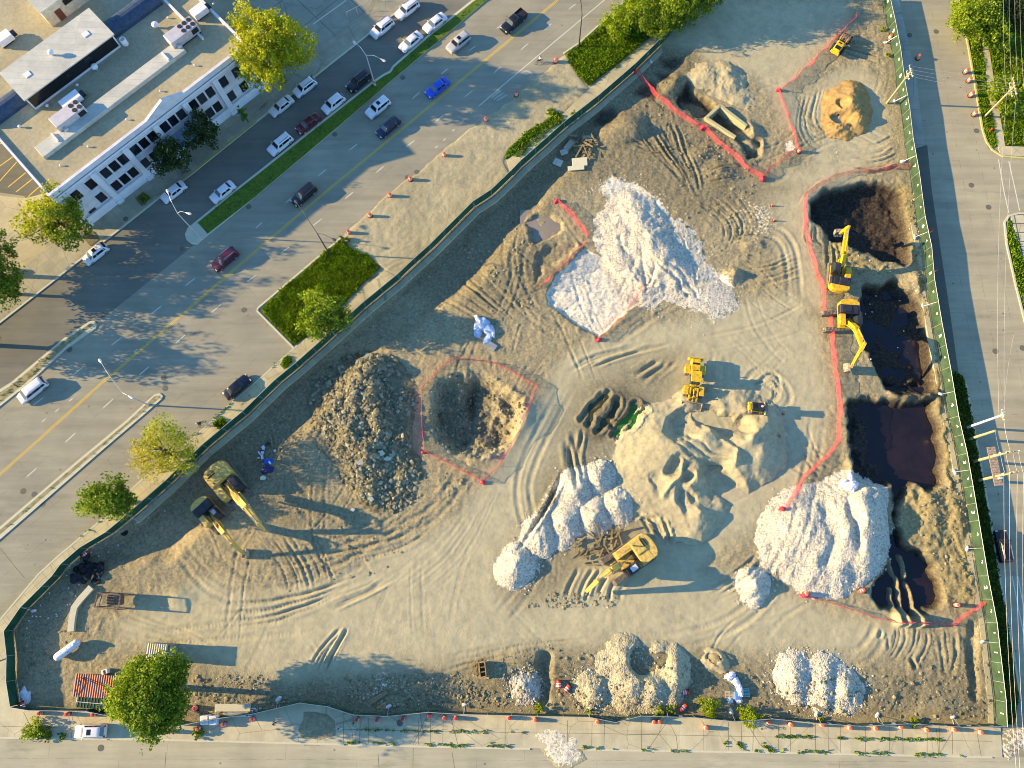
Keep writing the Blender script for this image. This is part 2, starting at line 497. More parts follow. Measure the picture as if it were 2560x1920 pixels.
# hexagon crater
CRATER = [(1075, 980), (1095, 945), (1150, 925), (1215, 930), (1262, 960), (1312, 990), (1318, 1030), (1290, 1100), (1250, 1140), (1200, 1150), (1140, 1140), (1095, 1110), (1070, 1060)]
d, k = pit(CRATER, 3.0, 2.2, floor_noise=.9, seed=15)
ROUGH += 1.6 * k
MUD[:] = np.maximum(MUD, .9 * k)
for c, r, h in (((1200, 1115), 2.0, 1.7), ((1275, 1030), 3.2, 1.6), ((1150, 960), 2.0, .8)):
    p = at(*c); q = ((WX - p.x) ** 2 + (WY - p.y) ** 2) / (r * r)
    TZ += h * np.exp(-q); MUD[:] = np.where(q < 1.2, MUD * .5, MUD)
p = at(1180, 1000); q = (((WX - p.x) / .8) ** 2 + ((WY - p.y) / 3.0) ** 2); TZ -= 1.0 * np.exp(-q); WET[:] = np.maximum(WET, .7 * np.exp(-q))

# small crater with a flat grey floor, and soft puddles
d, k = pit([(1318, 555), (1345, 530), (1395, 545), (1402, 575), (1370, 600), (1330, 605)], .75, .5, floor_noise=.02, bend=2)
d, k = pit([(1330, 640), (1365, 605), (1440, 610), (1425, 640), (1370, 665), (1345, 690), (1335, 720)], .5, .6, floor_noise=.03)
# upper trench
d, k = pit([(1682, 232), (1712, 208), (1735, 225), (1792, 262), (1770, 290), (1735, 288), (1700, 268)], 2.0, .7, floor_noise=.15)
WET[:] = np.maximum(WET, .9 * smooth(.2, -.6, d) * (1 - pmask([(1705, 240), (1735, 240), (1775, 268), (1755, 280), (1725, 275)], .6)))
d, k = pit([(1775, 290), (1800, 272), (1850, 305), (1905, 350), (1900, 395), (1870, 400), (1830, 345)], 1.6, .8, floor_noise=.6)
WET[:] = np.maximum(WET, .7 * smooth(.2, -.8, d))
for c, r, h in (((1862, 340), 2.0, 1.5), ((1880, 365), 1.6, 1.2)):
    p = at(*c); q = ((WX - p.x) ** 2 + (WY - p.y) ** 2) / (r * r); TZ += h * np.exp(-q); WET *= 1 - .8 * np.exp(-q)
# gravel bed, a little sunken
BED = [(1362, 735), (1385, 695), (1425, 655), (1462, 615), (1500, 640), (1555, 700), (1610, 718), (1598, 750), (1545, 800), (1492, 843), (1450, 818), (1420, 796), (1375, 760)]
d, k = pit(BED, .4, .3, floor_noise=.03)
# algae ruts
RUTS_WET = [[(1452, 1052), (1478, 1012), (1500, 988)], [(1545, 1095), (1575, 1055), (1600, 1018)], [(1470, 1060), (1495, 1010), (1520, 985)], [(1495, 1075), (1525, 1030), (1545, 1000)], [(1530, 1090), (1560, 1050), (1590, 1008)], [(1570, 1075), (1590, 1045), (1612, 1020)], [(1500, 1050), (1530, 1065)]]
for q in RUTS_WET:
    i, s, arc, L = polyline_field(WX, WY, ats(q), 2.0)
    TZ[i] -= .50 * np.exp(-((s + .25 * fbm(TX[i], TY[i], .9, 2, 13)) / .52) ** 4) * np.clip(np.minimum(arc, L - arc) + .6, 0, 1) - .16 * np.exp(-((np.abs(s) - .85) / .2) ** 2)
area([(1430, 1065), (1485, 985), (1560, 955), (1635, 1000), (1570, 1110), (1480, 1120)], MUD, 1.0, 1.5); area([(1440, 1060), (1490, 990), (1560, 965), (1620, 1005), (1560, 1100), (1490, 1105)], WET, .42, 1.2)

# low spoil mounds
def mound(c, r, h, sx=1, rz=0, mud=None, pw=1.0):
    p = at(*c); ca, sa = math.cos(rz), math.sin(rz)
    dx, dy = WX - p.x, WY - p.y
    u, v = (dx * ca + dy * sa) / (r * sx), (-dx * sa + dy * ca) / r
    q = np.sqrt(u * u + v * v)
    TZ[:] += h * np.clip(1 - q, 0, 1) ** pw
for c, r, h, sx, rz in (((1560, 320), 3.2, 1.5, 1.5, .5), ((1590, 330), 2.2, .9, 1, 0), ((1680, 215), 2.2, 1.3, 1.6, .9), ((1800, 430), 3, .8, 1.2, .3), ((1830, 690), 1.8, 1.4, 1, 0), ((1300, 1650), 2, .5, 2, 0), ((450, 1490), 2, .4, 1.5, 0),
                        ((1880, 610), 1.5, .5, 2, 0), ((2400, 1300), 2.5, .5, 2, 1.5), ((2330, 1290), 2.5, .6, 2, 1.5), ((2290, 700), 2.0, .7, 1, 0), ((1360, 460), 2, .4, 2, .3), ((1790, 1650), 1.6, .8, 1, 0), ((930, 900), 3, 1.2, 2, 1.0), ((1100, 880), 2, .4, 2, 0),
                        ((340, 1745), 2, .3, 1.4, 0), ((1240, 1690), 2.2, .5, 1.6, 0), ((2200, 1740), 3, .5, 2, .2), ((2350, 1770), 3, .5, 2, .1), ((1750, 390), 2, .6, 1.5, .6)):
    mound(c, r, h, sx, rz)
# ditch along the east side
for q, w, dp in (([(2435, 1560), (2432, 1640), (2436, 1740)], .7, .5), ([(2420, 1600), (2440, 1700)], .4, .2), ([(1365, 1640), (1358, 1700), (1362, 1770)], .9, .8)):
    i, s, arc, L = polyline_field(WX, WY, ats(q), 3.0); TZ[i] -= dp * np.exp(-(s / w) ** 4)
area([(1345, 1690), (1360, 1650), (1400, 1640), (1440, 1690), (1430, 1730), (1370, 1770), (1350, 1750)], MUD, 1.0, 1.2)

# ------------------------------------------------------------------ vehicle tracks
def rut(pts, w=.28, dp=.09, tread=0.0, fade=True, berm=.6):
    i, s, arc, L = polyline_field(TX + .25 * (WX - TX), TY + .25 * (WY - TY), pts, w * 4)
    if len(i) == 0: return
    g = np.exp(-(s / w) ** 2); b = np.exp(-((np.abs(s) - w * 1.9) / (w * .7)) ** 2)
    k = np.minimum(1, np.minimum(arc, L - arc) / (L * .18 + .1)) if fade else 1.0
    k = np.clip(k * (.65 + .7 * vnoise(arc / 2.3, arc * 0 + pts[0][0], 5)), 0, 1.2)
    h = -dp * g + dp * berm * b
    if tread: h = h + dp * tread * .55 * g * np.sin(arc * 2 * math.pi / .55) * (vnoise(arc / 1.7, arc * 0 + 3.3, 9) > .35)
    TZ[i] += h * k * np.clip(SITE_D[i] / -.8, 0, 1)

def fan(a, b, n, w=.25, dp=.09, tread=.0, jit=.34, seed=1):
    """n ruts between two guide lines"""
    rr = random.Random(seed)
    A = arcpts(curve(ats(a), 20), 16); B = arcpts(curve(ats(b), 20), 16)
    for k in range(n):
        t = min(1, max(0, (k + .5) / n + rr.uniform(-jit, jit) * 2 / n))
        e0, e1 = rr.uniform(0, .22), rr.uniform(.78, 1)
        P = [p.lerp(q, t) for p, q in zip(A, B)]
        P = P[int(e0 * 15):max(int(e0 * 15) + 3, int(e1 * 15) + 1)]
        rut(P, w * .85 * rr.uniform(.7, 1.3), dp * 1.25 * rr.uniform(.5, 1.3), tread)

def track_pair(pts, gap=2.0, w=.33, dp=.08, tread=.8):
    c = curve(ats(pts), 28)
    for sgn in (-1, 1):
        Q = []
        for i, p in enumerate(c):
            t = (c[min(i + 1, len(c) - 1)] - c[max(i - 1, 0)]).normalized()
            Q.append(p + Vector((-t.y, t.x)) * sgn * gap / 2)
        rut(Q, w, dp, tread)

fan([(2220, 1560), (2215, 1610), (2180, 1655)], [(2330, 1555), (2325, 1620), (2290, 1680)], 10, .18, .08, seed=2)
fan([(2200, 1570), (2190, 1600)], [(2300, 1660), (2320, 1700)], 4, .3, .16, seed=3)
fan([(2320, 1560), (2335, 1620), (2355, 1700)], [(2400, 1560), (2400, 1640), (2380, 1700)], 5, .25, .09, seed=4)
fan([(1400, 930), (1480, 890), (1600, 860)], [(1480, 920), (1560, 890), (1700, 855)], 8, .25, .12, seed=5)
fan([(1560, 930), (1620, 900)], [(1620, 960), (1700, 900)], 5, .4, .2, seed=6)
fan([(1570, 310), (1640, 390), (1690, 440), (1720, 500)], [(1700, 300), (1720, 380), (1745, 440), (1750, 500)], 14, .25, .15, seed=7)
fan([(1560, 330), (1610, 350), (1680, 350)], [(1580, 370), (1630, 385), (1720, 365)], 9, .2, .14, seed=8)
fan([(1750, 430), (1800, 410), (1850, 400)], [(1760, 470), (1800, 470), (1860, 460)], 12, .18, .12, seed=9)
fan([(1690, 480), (1800, 560), (1790, 640)], [(1850, 470), (1900, 560), (1860, 640)], 8, .2, .08, seed=10)
fan([(1840, 640), (1900, 660), (1990, 620)], [(1870, 730), (1930, 720), (2050, 690)], 9, .2, .08, seed=11)
fan([(1000, 700), (1100, 760), (1230, 830)], [(1200, 640), (1260, 720), (1340, 800)], 10, .22, .1, seed=12)
fan([(740, 1340), (860, 1320), (960, 1290), (1100, 1250)], [(760, 1430), (900, 1410), (1010, 1380), (1120, 1300)], 12, .3, .1, .5, seed=14)
fan([(500, 1500), (640, 1500), (800, 1470), (920, 1420)], [(520, 1580), (680, 1560), (830, 1500), (960, 1440)], 12, .3, .1, .6, seed=15)
fan([(640, 1350), (700, 1420), (720, 1500)], [(800, 1320), (830, 1400), (860, 1470)], 10, .2, .14, seed=16)
fan([(760, 1690), (800, 1620), (860, 1560)], [(830, 1690), (850, 1630), (880, 1560)], 7, .24, .14, seed=17)
fan([(830, 1500), (900, 1470), (970, 1440)], [(830, 1530), (920, 1490), (1000, 1445)], 6, .24, .12, seed=18)
fan([(1380, 1260), (1330, 1330), (1270, 1410)], [(1430, 1130), (1380, 1240), (1310, 1340)], 8, .35, .16, seed=19)
fan([(1400, 1080), (1420, 1180), (1440, 1250)], [(1460, 1070), (1450, 1160), (1470, 1220)], 6, .4, .22, seed=20)
fan([(1570, 1310), (1600, 1290), (1640, 1350)], [(1660, 1280), (1680, 1340), (1700, 1400)], 6, .35, .2, seed=21)
fan([(1390, 1500), (1420, 1440), (1450, 1390)], [(1560, 1510), (1560, 1480), (1580, 1450)], 10, .25, .13, seed=22)
fan([(1365, 1660), (1400, 1660), (1440, 1700)], [(1365, 1740), (1410, 1730), (1440, 1720)], 9, .2, .14, seed=23)
fan([(1720, 1470), (1800, 1440), (1900, 1370)], [(1790, 1500), (1850, 1470), (1920, 1400)], 9, .25, .12, seed=24)
fan([(1880, 960), (1930, 960), (1930, 1010)], [(1860, 980), (1940, 930), (1960, 1030)], 5, .2, .1, .6, seed=25)
fan([(1100, 1640), (1300, 1600), (1500, 1590)], [(1100, 1690), (1300, 1640), (1480, 1610)], 8, .25, .08, .6, seed=26)
fan([(2060, 60), (2130, 70), (2200, 60)], [(2100, 130), (2160, 150), (2215, 170)], 12, .22, .12, seed=27)
fan([(2060, 210), (2040, 290), (2080, 360)], [(2000, 240), (1990, 330), (2040, 400)], 8, .25, .07, seed=28)
fan([(2110, 350), (2180, 360), (2240, 330)], [(2100, 430), (2190, 430), (2265, 410)], 14, .25, .15, seed=29)
fan([(2070, 600), (2090, 640), (2080, 760)], [(2040, 520), (2060, 580), (2070, 700)], 6, .25, .12, seed=30)
fan([(2020, 545), (2015, 600), (2050, 620)], [(2045, 560), (2050, 600), (2075, 625)], 6, .2, .16, seed=31)
fan([(1290, 880), (1250, 980), (1170, 1210)], [(1460, 850), (1350, 960), (1260, 1150)], 9, .22, .02, seed=32)
fan([(1170, 1260), (1060, 1370), (900, 1480)], [(1280, 1180), (1180, 1400), (1000, 1560)], 9, .22, .02, seed=33)
fan([(1050, 1500), (1500, 1560), (2000, 1580)], [(1060, 1600), (1500, 1610), (2000, 1620)], 7, .22, .018, seed=34)
fan([(1700, 830), (1900, 780), (2040, 700)], [(1760, 900), (1950, 860), (2060, 820)], 7, .22, .022, seed=35)
fan([(300, 1520), (420, 1560), (560, 1620)], [(300, 1590), (420, 1620), (520, 1660)], 10, .25, .06, .4, seed=36)
for q in ([(420, 1340), (560, 1480), (760, 1470), (960, 1360)], [(520, 1340), (640, 1430), (850, 1390), (1060, 1250)], [(900, 1350), (1060, 1300), (1180, 1160)], [(1330, 560), (1290, 660), (1330, 780), (1440, 850)], [(1830, 560), (1960, 600), (1990, 760)],
          [(1850, 1010), (1900, 940), (1960, 990), (1900, 1050)], [(1980, 300), (2080, 330), (2180, 240)], [(700, 1180), (790, 1290), (900, 1330), (1080, 1290)], [(340, 1600), (560, 1580), (820, 1560)], [(1690, 1030), (1780, 980), (1800, 880)], [(2210, 1560), (2150, 1640), (2000, 1640)],
          [(1400, 1590), (1700, 1600), (1900, 1500), (2010, 1250), (2050, 1000)], [(1250, 1560), (1340, 1400), (1310, 1200), (1420, 960)], [(2020, 660), (1900, 700), (1700, 740), (1500, 870)]):
    track_pair(q)

# many faint overlapping wheel and crawler marks
rt = random.Random(77)
_sx = [p.x for p in _sp]; _sy = [p.y for p in _sp]
for k in range(300):
    x, y = rt.uniform(min(_sx), max(_sx)), rt.uniform(min(_sy), max(_sy))
    i = min(max(int((x - x0) / RES), 0), NX - 1) + NX * min(max(int((y - y0) / RES), 0), NY - 1)
    if SITE_D[i] > -3 or WET[i] > .2: continue
    a, c = rt.uniform(0, 6.28), rt.uniform(-.09, .09); L = rt.uniform(6, 17); n = 12; P = [Vector((x, y))]; 
    for s in range(n):
        P.append(P[-1] + Vector((math.cos(a), math.sin(a))) * L / n); a += c * L / n
    g = rt.choice((.35, 1.7, 2.0)); f = .45 if SANDY[i] > .5 else 1.0; tr = rt.choice((0, 0, .5, .8))
    for off in (-g / 2, g / 2):
        Q = []
        for s, p in enumerate(P):
            t = (P[min(s + 1, n)] - P[max(s - 1, 0)]).normalized(); Q.append(p + Vector((-t.y, t.x)) * off)
        rut(Q, rt.uniform(.13, .24), rt.uniform(.04, .085) * f, tr)
# general roughness
n1 = fbm(TX, TY, 3.0, 5, 21, .6); n2 = fbm(TX, TY, 1.0, 3, 23, .65); n3 = 1 - np.abs(fbm(TX, TY, 2.0, 4, 27))
lump = np.clip(n3 - .72, 0, 1) * (fbm(TX, TY, 7, 2, 90) > -.1)
n4 = fbm(TX, TY, .5, 2, 29)
TZ += ROUGH * (.10 * n1 + .10 * n2 + .055 * n4 + .40 * lump * np.clip(ROUGH, 0, 1.5)) + .012 * n4
# streaky grading marks on the haul roads
TZ += SANDY * .02 * fbm(TX * .5 + TY * .9, TY * .5 - TX * .9, 1.2, 3, 55)
# keep the rim level where the fence stands
edge = np.clip(-SITE_D / 1.9, 0, 1)
TZ = TZ * edge * edge * (3 - 2 * edge) - np.where(SITE_D > .1, .25, 0)

STONE_AREAS = [
    (BED, 1.0, .3),
    ([(1500, 610), (1530, 560), (1520, 500), (1500, 480), (1530, 445), (1600, 470), (1650, 510), (1690, 560), (1720, 620), (1770, 670), (1830, 720), (1850, 755), (1790, 780), (1740, 770), (1690, 730), (1630, 750), (1560, 720)], 1.0, 1.6),
    ([(1490, 480), (1520, 430), (1590, 440), (1650, 500), (1560, 560)], .45, 3),
    ([(1290, 1480), (1250, 1470), (1240, 1380), (1290, 1310), (1360, 1250), (1430, 1180), (1400, 1290), (1350, 1440)], .5, 2),
    ([(1850, 1480), (1900, 1400), (1930, 1290), (1980, 1260), (1960, 1440)], .55, 2.5),
    ([(1840, 480), (1930, 500), (1960, 580), (1900, 640), (1850, 560)], .5, 4), ([(1960, 360), (1980, 350), (1986, 378), (1960, 380)], .9, .8),
    ([(880, 1720), (960, 1650), (1010, 1680), (1000, 1740), (900, 1760)], .45, 3), ([(1100, 1700), (1160, 1690), (1180, 1720), (1120, 1740)], .4, 2),
    ([(2060, 50), (2130, 30), (2200, 20), (2240, 180), (2200, 160), (2120, 70), (2050, 140)], .3, 3), ([(2170, 1690), (2330, 1720), (2420, 1740), (2300, 1770), (2180, 1710)], .3, 3),
    ([(2090, 350), (2110, 370), (2100, 410), (2080, 390)], .5, 1.5), ([(2260, 720), (2310, 760), (2290, 690)], .5, 1.5), ([(1960, 1690), (1970, 1710), (1960, 1720)], .5, 1),
]
for p, v, s in STONE_AREAS: area(p, STONE, v, s, 2 if s > 1 else 1)
TZ += STONE * .05 * fbm(TX, TY, .7, 2, 61)

keep = SITE_D < .9
def ground_z(x, y):
    """terrain height at a plan point"""
    i = min(max(int((x - x0) / RES), 0), NX - 2); j = min(max(int((y - y0) / RES), 0), NY - 2)
    if SITE_D[j * NX + i] > .3: return 0.0
    return float(TZ[j * NX + i])

def gat(px, py, dz=0.0):
    p = at(px, py, 0)
    z = ground_z(p.x, p.y)
    q = at(px, py, z)
    return Vector((q.x, q.y, ground_z(q.x, q.y) + dz))

def grid_mesh(name, gx, gy, gz, fmask, mat, attrs=None):
    """regular-grid surface; fmask: vertices to keep"""
    ny, nx = gx.shape
    vid = np.full(nx * ny, -1, dtype=np.int64)
    m = fmask.ravel()
    vid[m] = np.arange(m.sum())
    I = np.arange(nx * ny).reshape(ny, nx)
    q = np.stack([I[:-1, :-1], I[:-1, 1:], I[1:, 1:], I[1:, :-1]], -1).reshape(-1, 4)
    ok = m[q].all(1); q = vid[q[ok]]
    co = np.stack([gx.ravel()[m], gy.ravel()[m], gz.ravel()[m]], -1)
    me = bpy.data.meshes.new(name)
    me.vertices.add(len(co)); me.vertices.foreach_set('co', co.reshape(-1).astype(np.float32))
    me.loops.add(len(q) * 4); me.loops.foreach_set('vertex_index', q.reshape(-1).astype(np.int32))
    me.polygons.add(len(q))
    me.polygons.foreach_set('loop_start', np.arange(0, len(q) * 4, 4, dtype=np.int32))
    me.polygons.foreach_set('loop_total', np.full(len(q), 4, dtype=np.int32))
    me.polygons.foreach_set('use_smooth', np.ones(len(q), dtype=bool))
    for an, av in (attrs or {}).items():
        a = me.attributes.new(an, 'FLOAT', 'POINT'); a.data.foreach_set('value', av.ravel()[m].astype(np.float32))
    me.materials.append(mat)
    me.update(calc_edges=True)
    return link(bpy.data.objects.new(name, me))

def site_material():
    t = NT('churned earth', True); v = t.coord()
    n1 = t.noise(v, .35, 6, .65); n2 = t.noise(v, 2.5, 6, .7); n3 = t.noise(v, 9, 3, .7)
    mud, wet, stone, sandy, crust = (t.attr(a) for a in ('mud', 'wet', 'stone', 'sandy', 'crust'))
    dirt = t.ramp(n2, [(.28, (.175, .140, .088)), (.5, (.30, .248, .168)), (.72, (.40, .345, .25))])
    road = t.ramp(t.noise(t.coord((1, 1, 1)), .8, 6, .6), [(.3, (.375, .325, .235)), (.7, (.455, .40, .295))])
    c = t.mix(t.math('MULTIPLY', sandy, .85), dirt, road)
    c = t.mix(1.0, c, t.ramp(n1, [(.28, (.80, .81, .83)), (.5, (1, 1, 1)), (.72, (1.12, 1.09, 1.04))]), 'MULTIPLY')
    nm = t.noise(v, 1.1, 6, .75, .6)
    damp = t.math('MULTIPLY', t.math('SUBTRACT', 1.0, t.math('MULTIPLY', sandy, .8)), t.ramp(nm, [(.54, (0, 0, 0)), (.70, (.55, .55, .55))]))
    c = t.mix(damp, c, (.105, .09, .062, 1))
    mudc = t.ramp(n2, [(.3, (.085, .070, .046)), (.52, (.175, .146, .10)), (.75, (.29, .25, .185))])
    c = t.mix(t.math('MULTIPLY', mud, t.ramp(n1, [(.3, (.5, .5, .5)), (.65, (1, 1, 1))])), c, mudc)
    cr = t.ramp(n2, [(.3, (.17, .125, .06)), (.55, (.31, .245, .125)), (.8, (.42, .37, .27))])
    c = t.mix(t.math('MULTIPLY', crust, .8), c, cr)
    wetc = t.ramp(n2, [(.32, (.010, .009, .009)), (.52, (.040, .030, .025)), (.72, (.105, .078, .058))])
    c = t.mix(wet, c, wetc)
    vs = t.voro(v, 4.2, 'F1', 'Color'); sep = t.n('ShaderNodeSeparateColor'); t.l(vs, sep.inputs[0])
    stc = t.ramp(sep.outputs[0], [(0, (.44, .385, .34)), (.45, (.61, .545, .49)), (1, (.72, .645, .60))])
    stm = t.math('MULTIPLY', stone, 1.0)
    thr = t.math('GREATER_THAN', t.math('ADD', stm, t.math('MULTIPLY', t.math('SUBTRACT', n2, .5), 1.5)), .5)
    c = t.mix(thr, c, stc)
    # stray pebbles
    pv = t.voro(v, 1.7, 'F1', 'Distance'); pb = t.math('LESS_THAN', pv, .13)
    c = t.mix(t.math('MULTIPLY', pb, t.math('SUBTRACT', t.math('SUBTRACT', .55, sandy, True), wet, True)), c, (.5, .47, .42, 1))
    rough = t.math('SUBTRACT', .95, t.math('MULTIPLY', wet, .35))
    h = t.math('ADD', t.math('MULTIPLY', n2, 1.0), t.math('MULTIPLY', n3, .5))
    h = t.math('ADD', h, t.math('MULTIPLY', t.math('MULTIPLY', sep.outputs[1], stone), .6))
    h = t.math('MULTIPLY', h, t.math('SUBTRACT', 1.0, t.math('MULTIPLY', sandy, .6)))
    h = t.math('MULTIPLY', h, t.math('SUBTRACT', 1.0, t.math('MULTIPLY', stone, .45)))
    t.bump(h, .8, .14)
    t.set(c, rough, spec=.18)
    return t.m

site = grid_mesh('site_ground', GX, GY, TZ.reshape(NY, NX), keep, site_material(),
                 {'mud': MUD, 'wet': np.clip(WET, 0, 1), 'stone': STONE, 'sandy': SANDY * (1 - STONE), 'crust': CRUST})
tag(site, 'bare excavated dirt ground with vehicle tracks inside the green fence', 'ground', kind='structure')

def sheet(name, polys, z, mat, kind='structure', label=None, cat=None):
    """flat plan sheets (one object) a few mm above what lies below"""
    m = MB()
    for p in polys:
        P = [Vector((q.x, q.y, 0)) for q in ats(p)]
        b = len(m.v); m.v.extend([(q.x, q.y, z) for q in P])
        for t in tessellate_polygon([P]):
            A, B, C = (P[i] for i in t)
            if (B - A).cross(C - A).z < 0: t = (t[0], t[2], t[1])
            m.f.append(tuple(b + i for i in t)); m.m.append(0)
    o = m.build(name, mat)
    if kind: o['kind'] = kind
    if label: o['label'] = label; o['category'] = cat or 'ground'
    return o

def flat_water(name, poly, z, col, rough, label, bump=.04, name2=None):
    t = NT(name + '_surface'); v = t.coord()
    n = t.noise(v, .25, 4, .6)
    c = t.ramp(n, [(.35, col[0]), (.65, col[1])])
    t.bump(t.noise(v, 1.2, 3, .5), bump, .05)
    t.set(c, rough, spec=.5)
    return sheet(name, poly, z, t.m, label=label, cat='water')
flat_water('water', [[(2095, 960), (2400, 960), (2420, 1240), (2400, 1560), (2150, 1560), (2150, 1300), (2090, 1240)]], -1.75, ((.010, .007, .009), (.021, .013, .014)), .10, 'dark standing water filling the long pit beside the east fence')
flat_water('water', [[(2130, 690), (2350, 690), (2360, 955), (2130, 955)]], -2.45, ((.008, .008, .014), (.016, .014, .018)), .15, 'black water at the bottom of the middle pit below the excavators')
flat_water('algae_puddle', [[(1515, 1110), (1580, 990), (1640, 1000), (1600, 1110)]], -.27, ((.02, .13, .004), (.045, .20, .008)), .35, 'bright green algae water standing in deep wheel ruts')
flat_water('muddy_puddle', [[(1455, 1090), (1480, 980), (1580, 980), (1515, 1110)]], -.28, ((.03, .035, .006), (.06, .06, .015)), .3, 'olive brown muddy water in wheel ruts beside the green algae')
flat_water('muddy_puddle', [[(1300, 520), (1420, 520), (1420, 620), (1300, 620)]], -.62, ((.20, .18, .14), (.26, .23, .18)), .5, 'grey silty puddle in the small crater left of the gravel')
# ------------------------------------------------------------------ outer ground, streets, pavements
def asphalt(name, cols, rz, crack=True, big=.12):
    t = NT(name, True); v = t.coord(); vs = t.coord((.06, 1.0, 1), rz)
    n = t.noise(v, 14, 4, .7); st = t.noise(vs, .9, 5, .65); b = t.noise(v, big, 4, .6)
    c = t.ramp(n, [(.25, cols[0]), (.75, cols[1])])
    c = t.mix(1.0, c, t.ramp(st, [(.3, (.86, .86, .86)), (.7, (1.1, 1.1, 1.1))]), 'MULTIPLY')
    c = t.mix(1.0, c, t.ramp(b, [(.3, (.84, .84, .85)), (.7, (1.12, 1.1, 1.07))]), 'MULTIPLY')
    if crack:
        # tarred seams between the lanes and a few cross joints, broken up by wear
        br = t.n('ShaderNodeTexBrick'); br.offset = .4; br.inputs['Scale'].default_value = 1; br.inputs['Brick Width'].default_value = 17; br.inputs['Row Height'].default_value = 3.45
        br.inputs['Mortar Size'].default_value = .035; br.inputs['Mortar Smooth'].default_value = .3
        br.inputs['Color1'].default_value = (0, 0, 0, 1); br.inputs['Color2'].default_value = (0, 0, 0, 1); br.inputs['Mortar'].default_value = (1, 1, 1, 1)
        t.l(t.coord((1, 1, 1), rz), br.inputs['Vector'])
        w = t.ramp(t.noise(v, .5, 4, .7), [(.42, (0, 0, 0)), (.6, (.55, .55, .55))])
        c = t.mix(t.math('MULTIPLY', br.outputs['Color'], w), c, (.10, .095, .085, 1))
        # oil and tyre stains, small repairs
        oil = t.ramp(t.noise(t.coord((.22, 1, 1), rz), .42, 5, .7), [(.55, (0, 0, 0)), (.75, (.5, .5, .5))])
        c = t.mix(oil, c, (.13, .125, .115, 1))
        c = t.mix(t.math('MULTIPLY', t.math('LESS_THAN', t.voro(v, .35), .06), .6), c, (.09, .085, .08, 1))
    t.bump(n, .15, .03)
    return t.set(c, .9, spec=.15)

def concrete(name, cols, rz, cell=(1.8, 1.8), joint=.55, width=.03, crack=True):
    t = NT(name, True); v = t.coord(); vr = t.coord((1, 1, 1), rz)
    n = t.noise(v, 9, 5, .7); b = t.noise(v, .35, 4, .65)
    c = t.ramp(n, [(.25, cols[0]), (.75, cols[1])])
    c = t.mix(1.0, c, t.ramp(b, [(.3, (.8, .8, .8)), (.7, (1.12, 1.1, 1.08))]), 'MULTIPLY')
    br = t.n('ShaderNodeTexBrick'); br.offset = 0; br.squash = 1
    br.inputs['Scale'].default_value = 1; br.inputs['Brick Width'].default_value = cell[0]; br.inputs['Row Height'].default_value = cell[1]
    br.inputs['Mortar Size'].default_value = width; br.inputs['Mortar Smooth'].default_value = .1
    br.inputs['Color1'].default_value = (.93, .93, .93, 1); br.inputs['Color2'].default_value = (1.07, 1.06, 1.04, 1); br.inputs['Mortar'].default_value = (1 - joint, 1 - joint, 1 - joint, 1)
    t.l(vr, br.inputs['Vector'])
    c = t.mix(1.0, c, br.outputs['Color'], 'MULTIPLY')
    if crack:
        e = t.voro(v, .14, 'DISTANCE_TO_EDGE')
        ln = t.math('LESS_THAN', t.math('ADD', e, t.math('MULTIPLY', t.noise(v, 2, 3, .6), .015)), .013)
        c = t.mix(t.math('MULTIPLY', ln, .38), c, (.08, .075, .05, 1))
    t.bump(n, .15, .03)
    return t.set(c, .9, spec=.15)

_pd = (at(640, 628) - at(1280, 95)); AVE = math.atan2(_pd.y, _pd.x)          # direction of the avenue
_pe = (at(2438, 1377) - at(2244, 220)); EAST = math.atan2(_pe.y, _pe.x)
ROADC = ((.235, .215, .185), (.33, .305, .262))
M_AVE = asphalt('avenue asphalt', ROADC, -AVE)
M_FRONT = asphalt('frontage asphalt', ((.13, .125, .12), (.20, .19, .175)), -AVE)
M_STREET = asphalt('street asphalt', ((.285, .25, .195), (.39, .345, .275)), -EAST)
M_SOUTH = asphalt('south street', ((.33, .30, .245), (.43, .39, .32)), 0)
M_GROUND = asphalt('outer ground', ((.24, .215, .17), (.33, .30, .24)), .3)
M_WALK = concrete('avenue pavement', ((.40, .345, .25), (.52, .455, .34)), -AVE, (1.9, 2.2), .35)
M_WALKS = concrete('south pavement', ((.42, .375, .29), (.52, .465, .37)), 0.01, (1.85, 4), .12, .02)
M_WALKE = concrete('east pavement', ((.33, .31, .28), (.43, .41, .37)), -EAST, (6, 9), .5)
M_WALKB = concrete('shop pavement', ((.28, .26, .22), (.37, .34, .29)), -AVE, (1.6, 1.6), .25)
M_LOT = concrete('cracked lot', ((.23, .22, .20), (.34, .325, .29)), -AVE, (7, 7), .55, .06)
M_KERB = speckle('kerb concrete', [(.3, (.42, .39, .33)), (.7, (.56, .52, .44))], 6, bump=.1)
M_YLINE = speckle('yellow paint', [(.33, (.42, .30, .12)), (.45, (.62, .40, .06)), (.7, (.70, .47, .08))], 5, bump=.05)
M_WLINE = speckle('white paint', [(.3, (.42, .40, .36)), (.5, (.58, .57, .54)), (.7, (.68, .67, .65))], 5, bump=.05)
M_JOINT = speckle('joint dirt', [(.3, (.07, .065, .035)), (.7, (.22, .19, .13))], 3)
M_PATCH = asphalt('asphalt patch', ((.10, .097, .09), (.16, .152, .14)), -AVE)

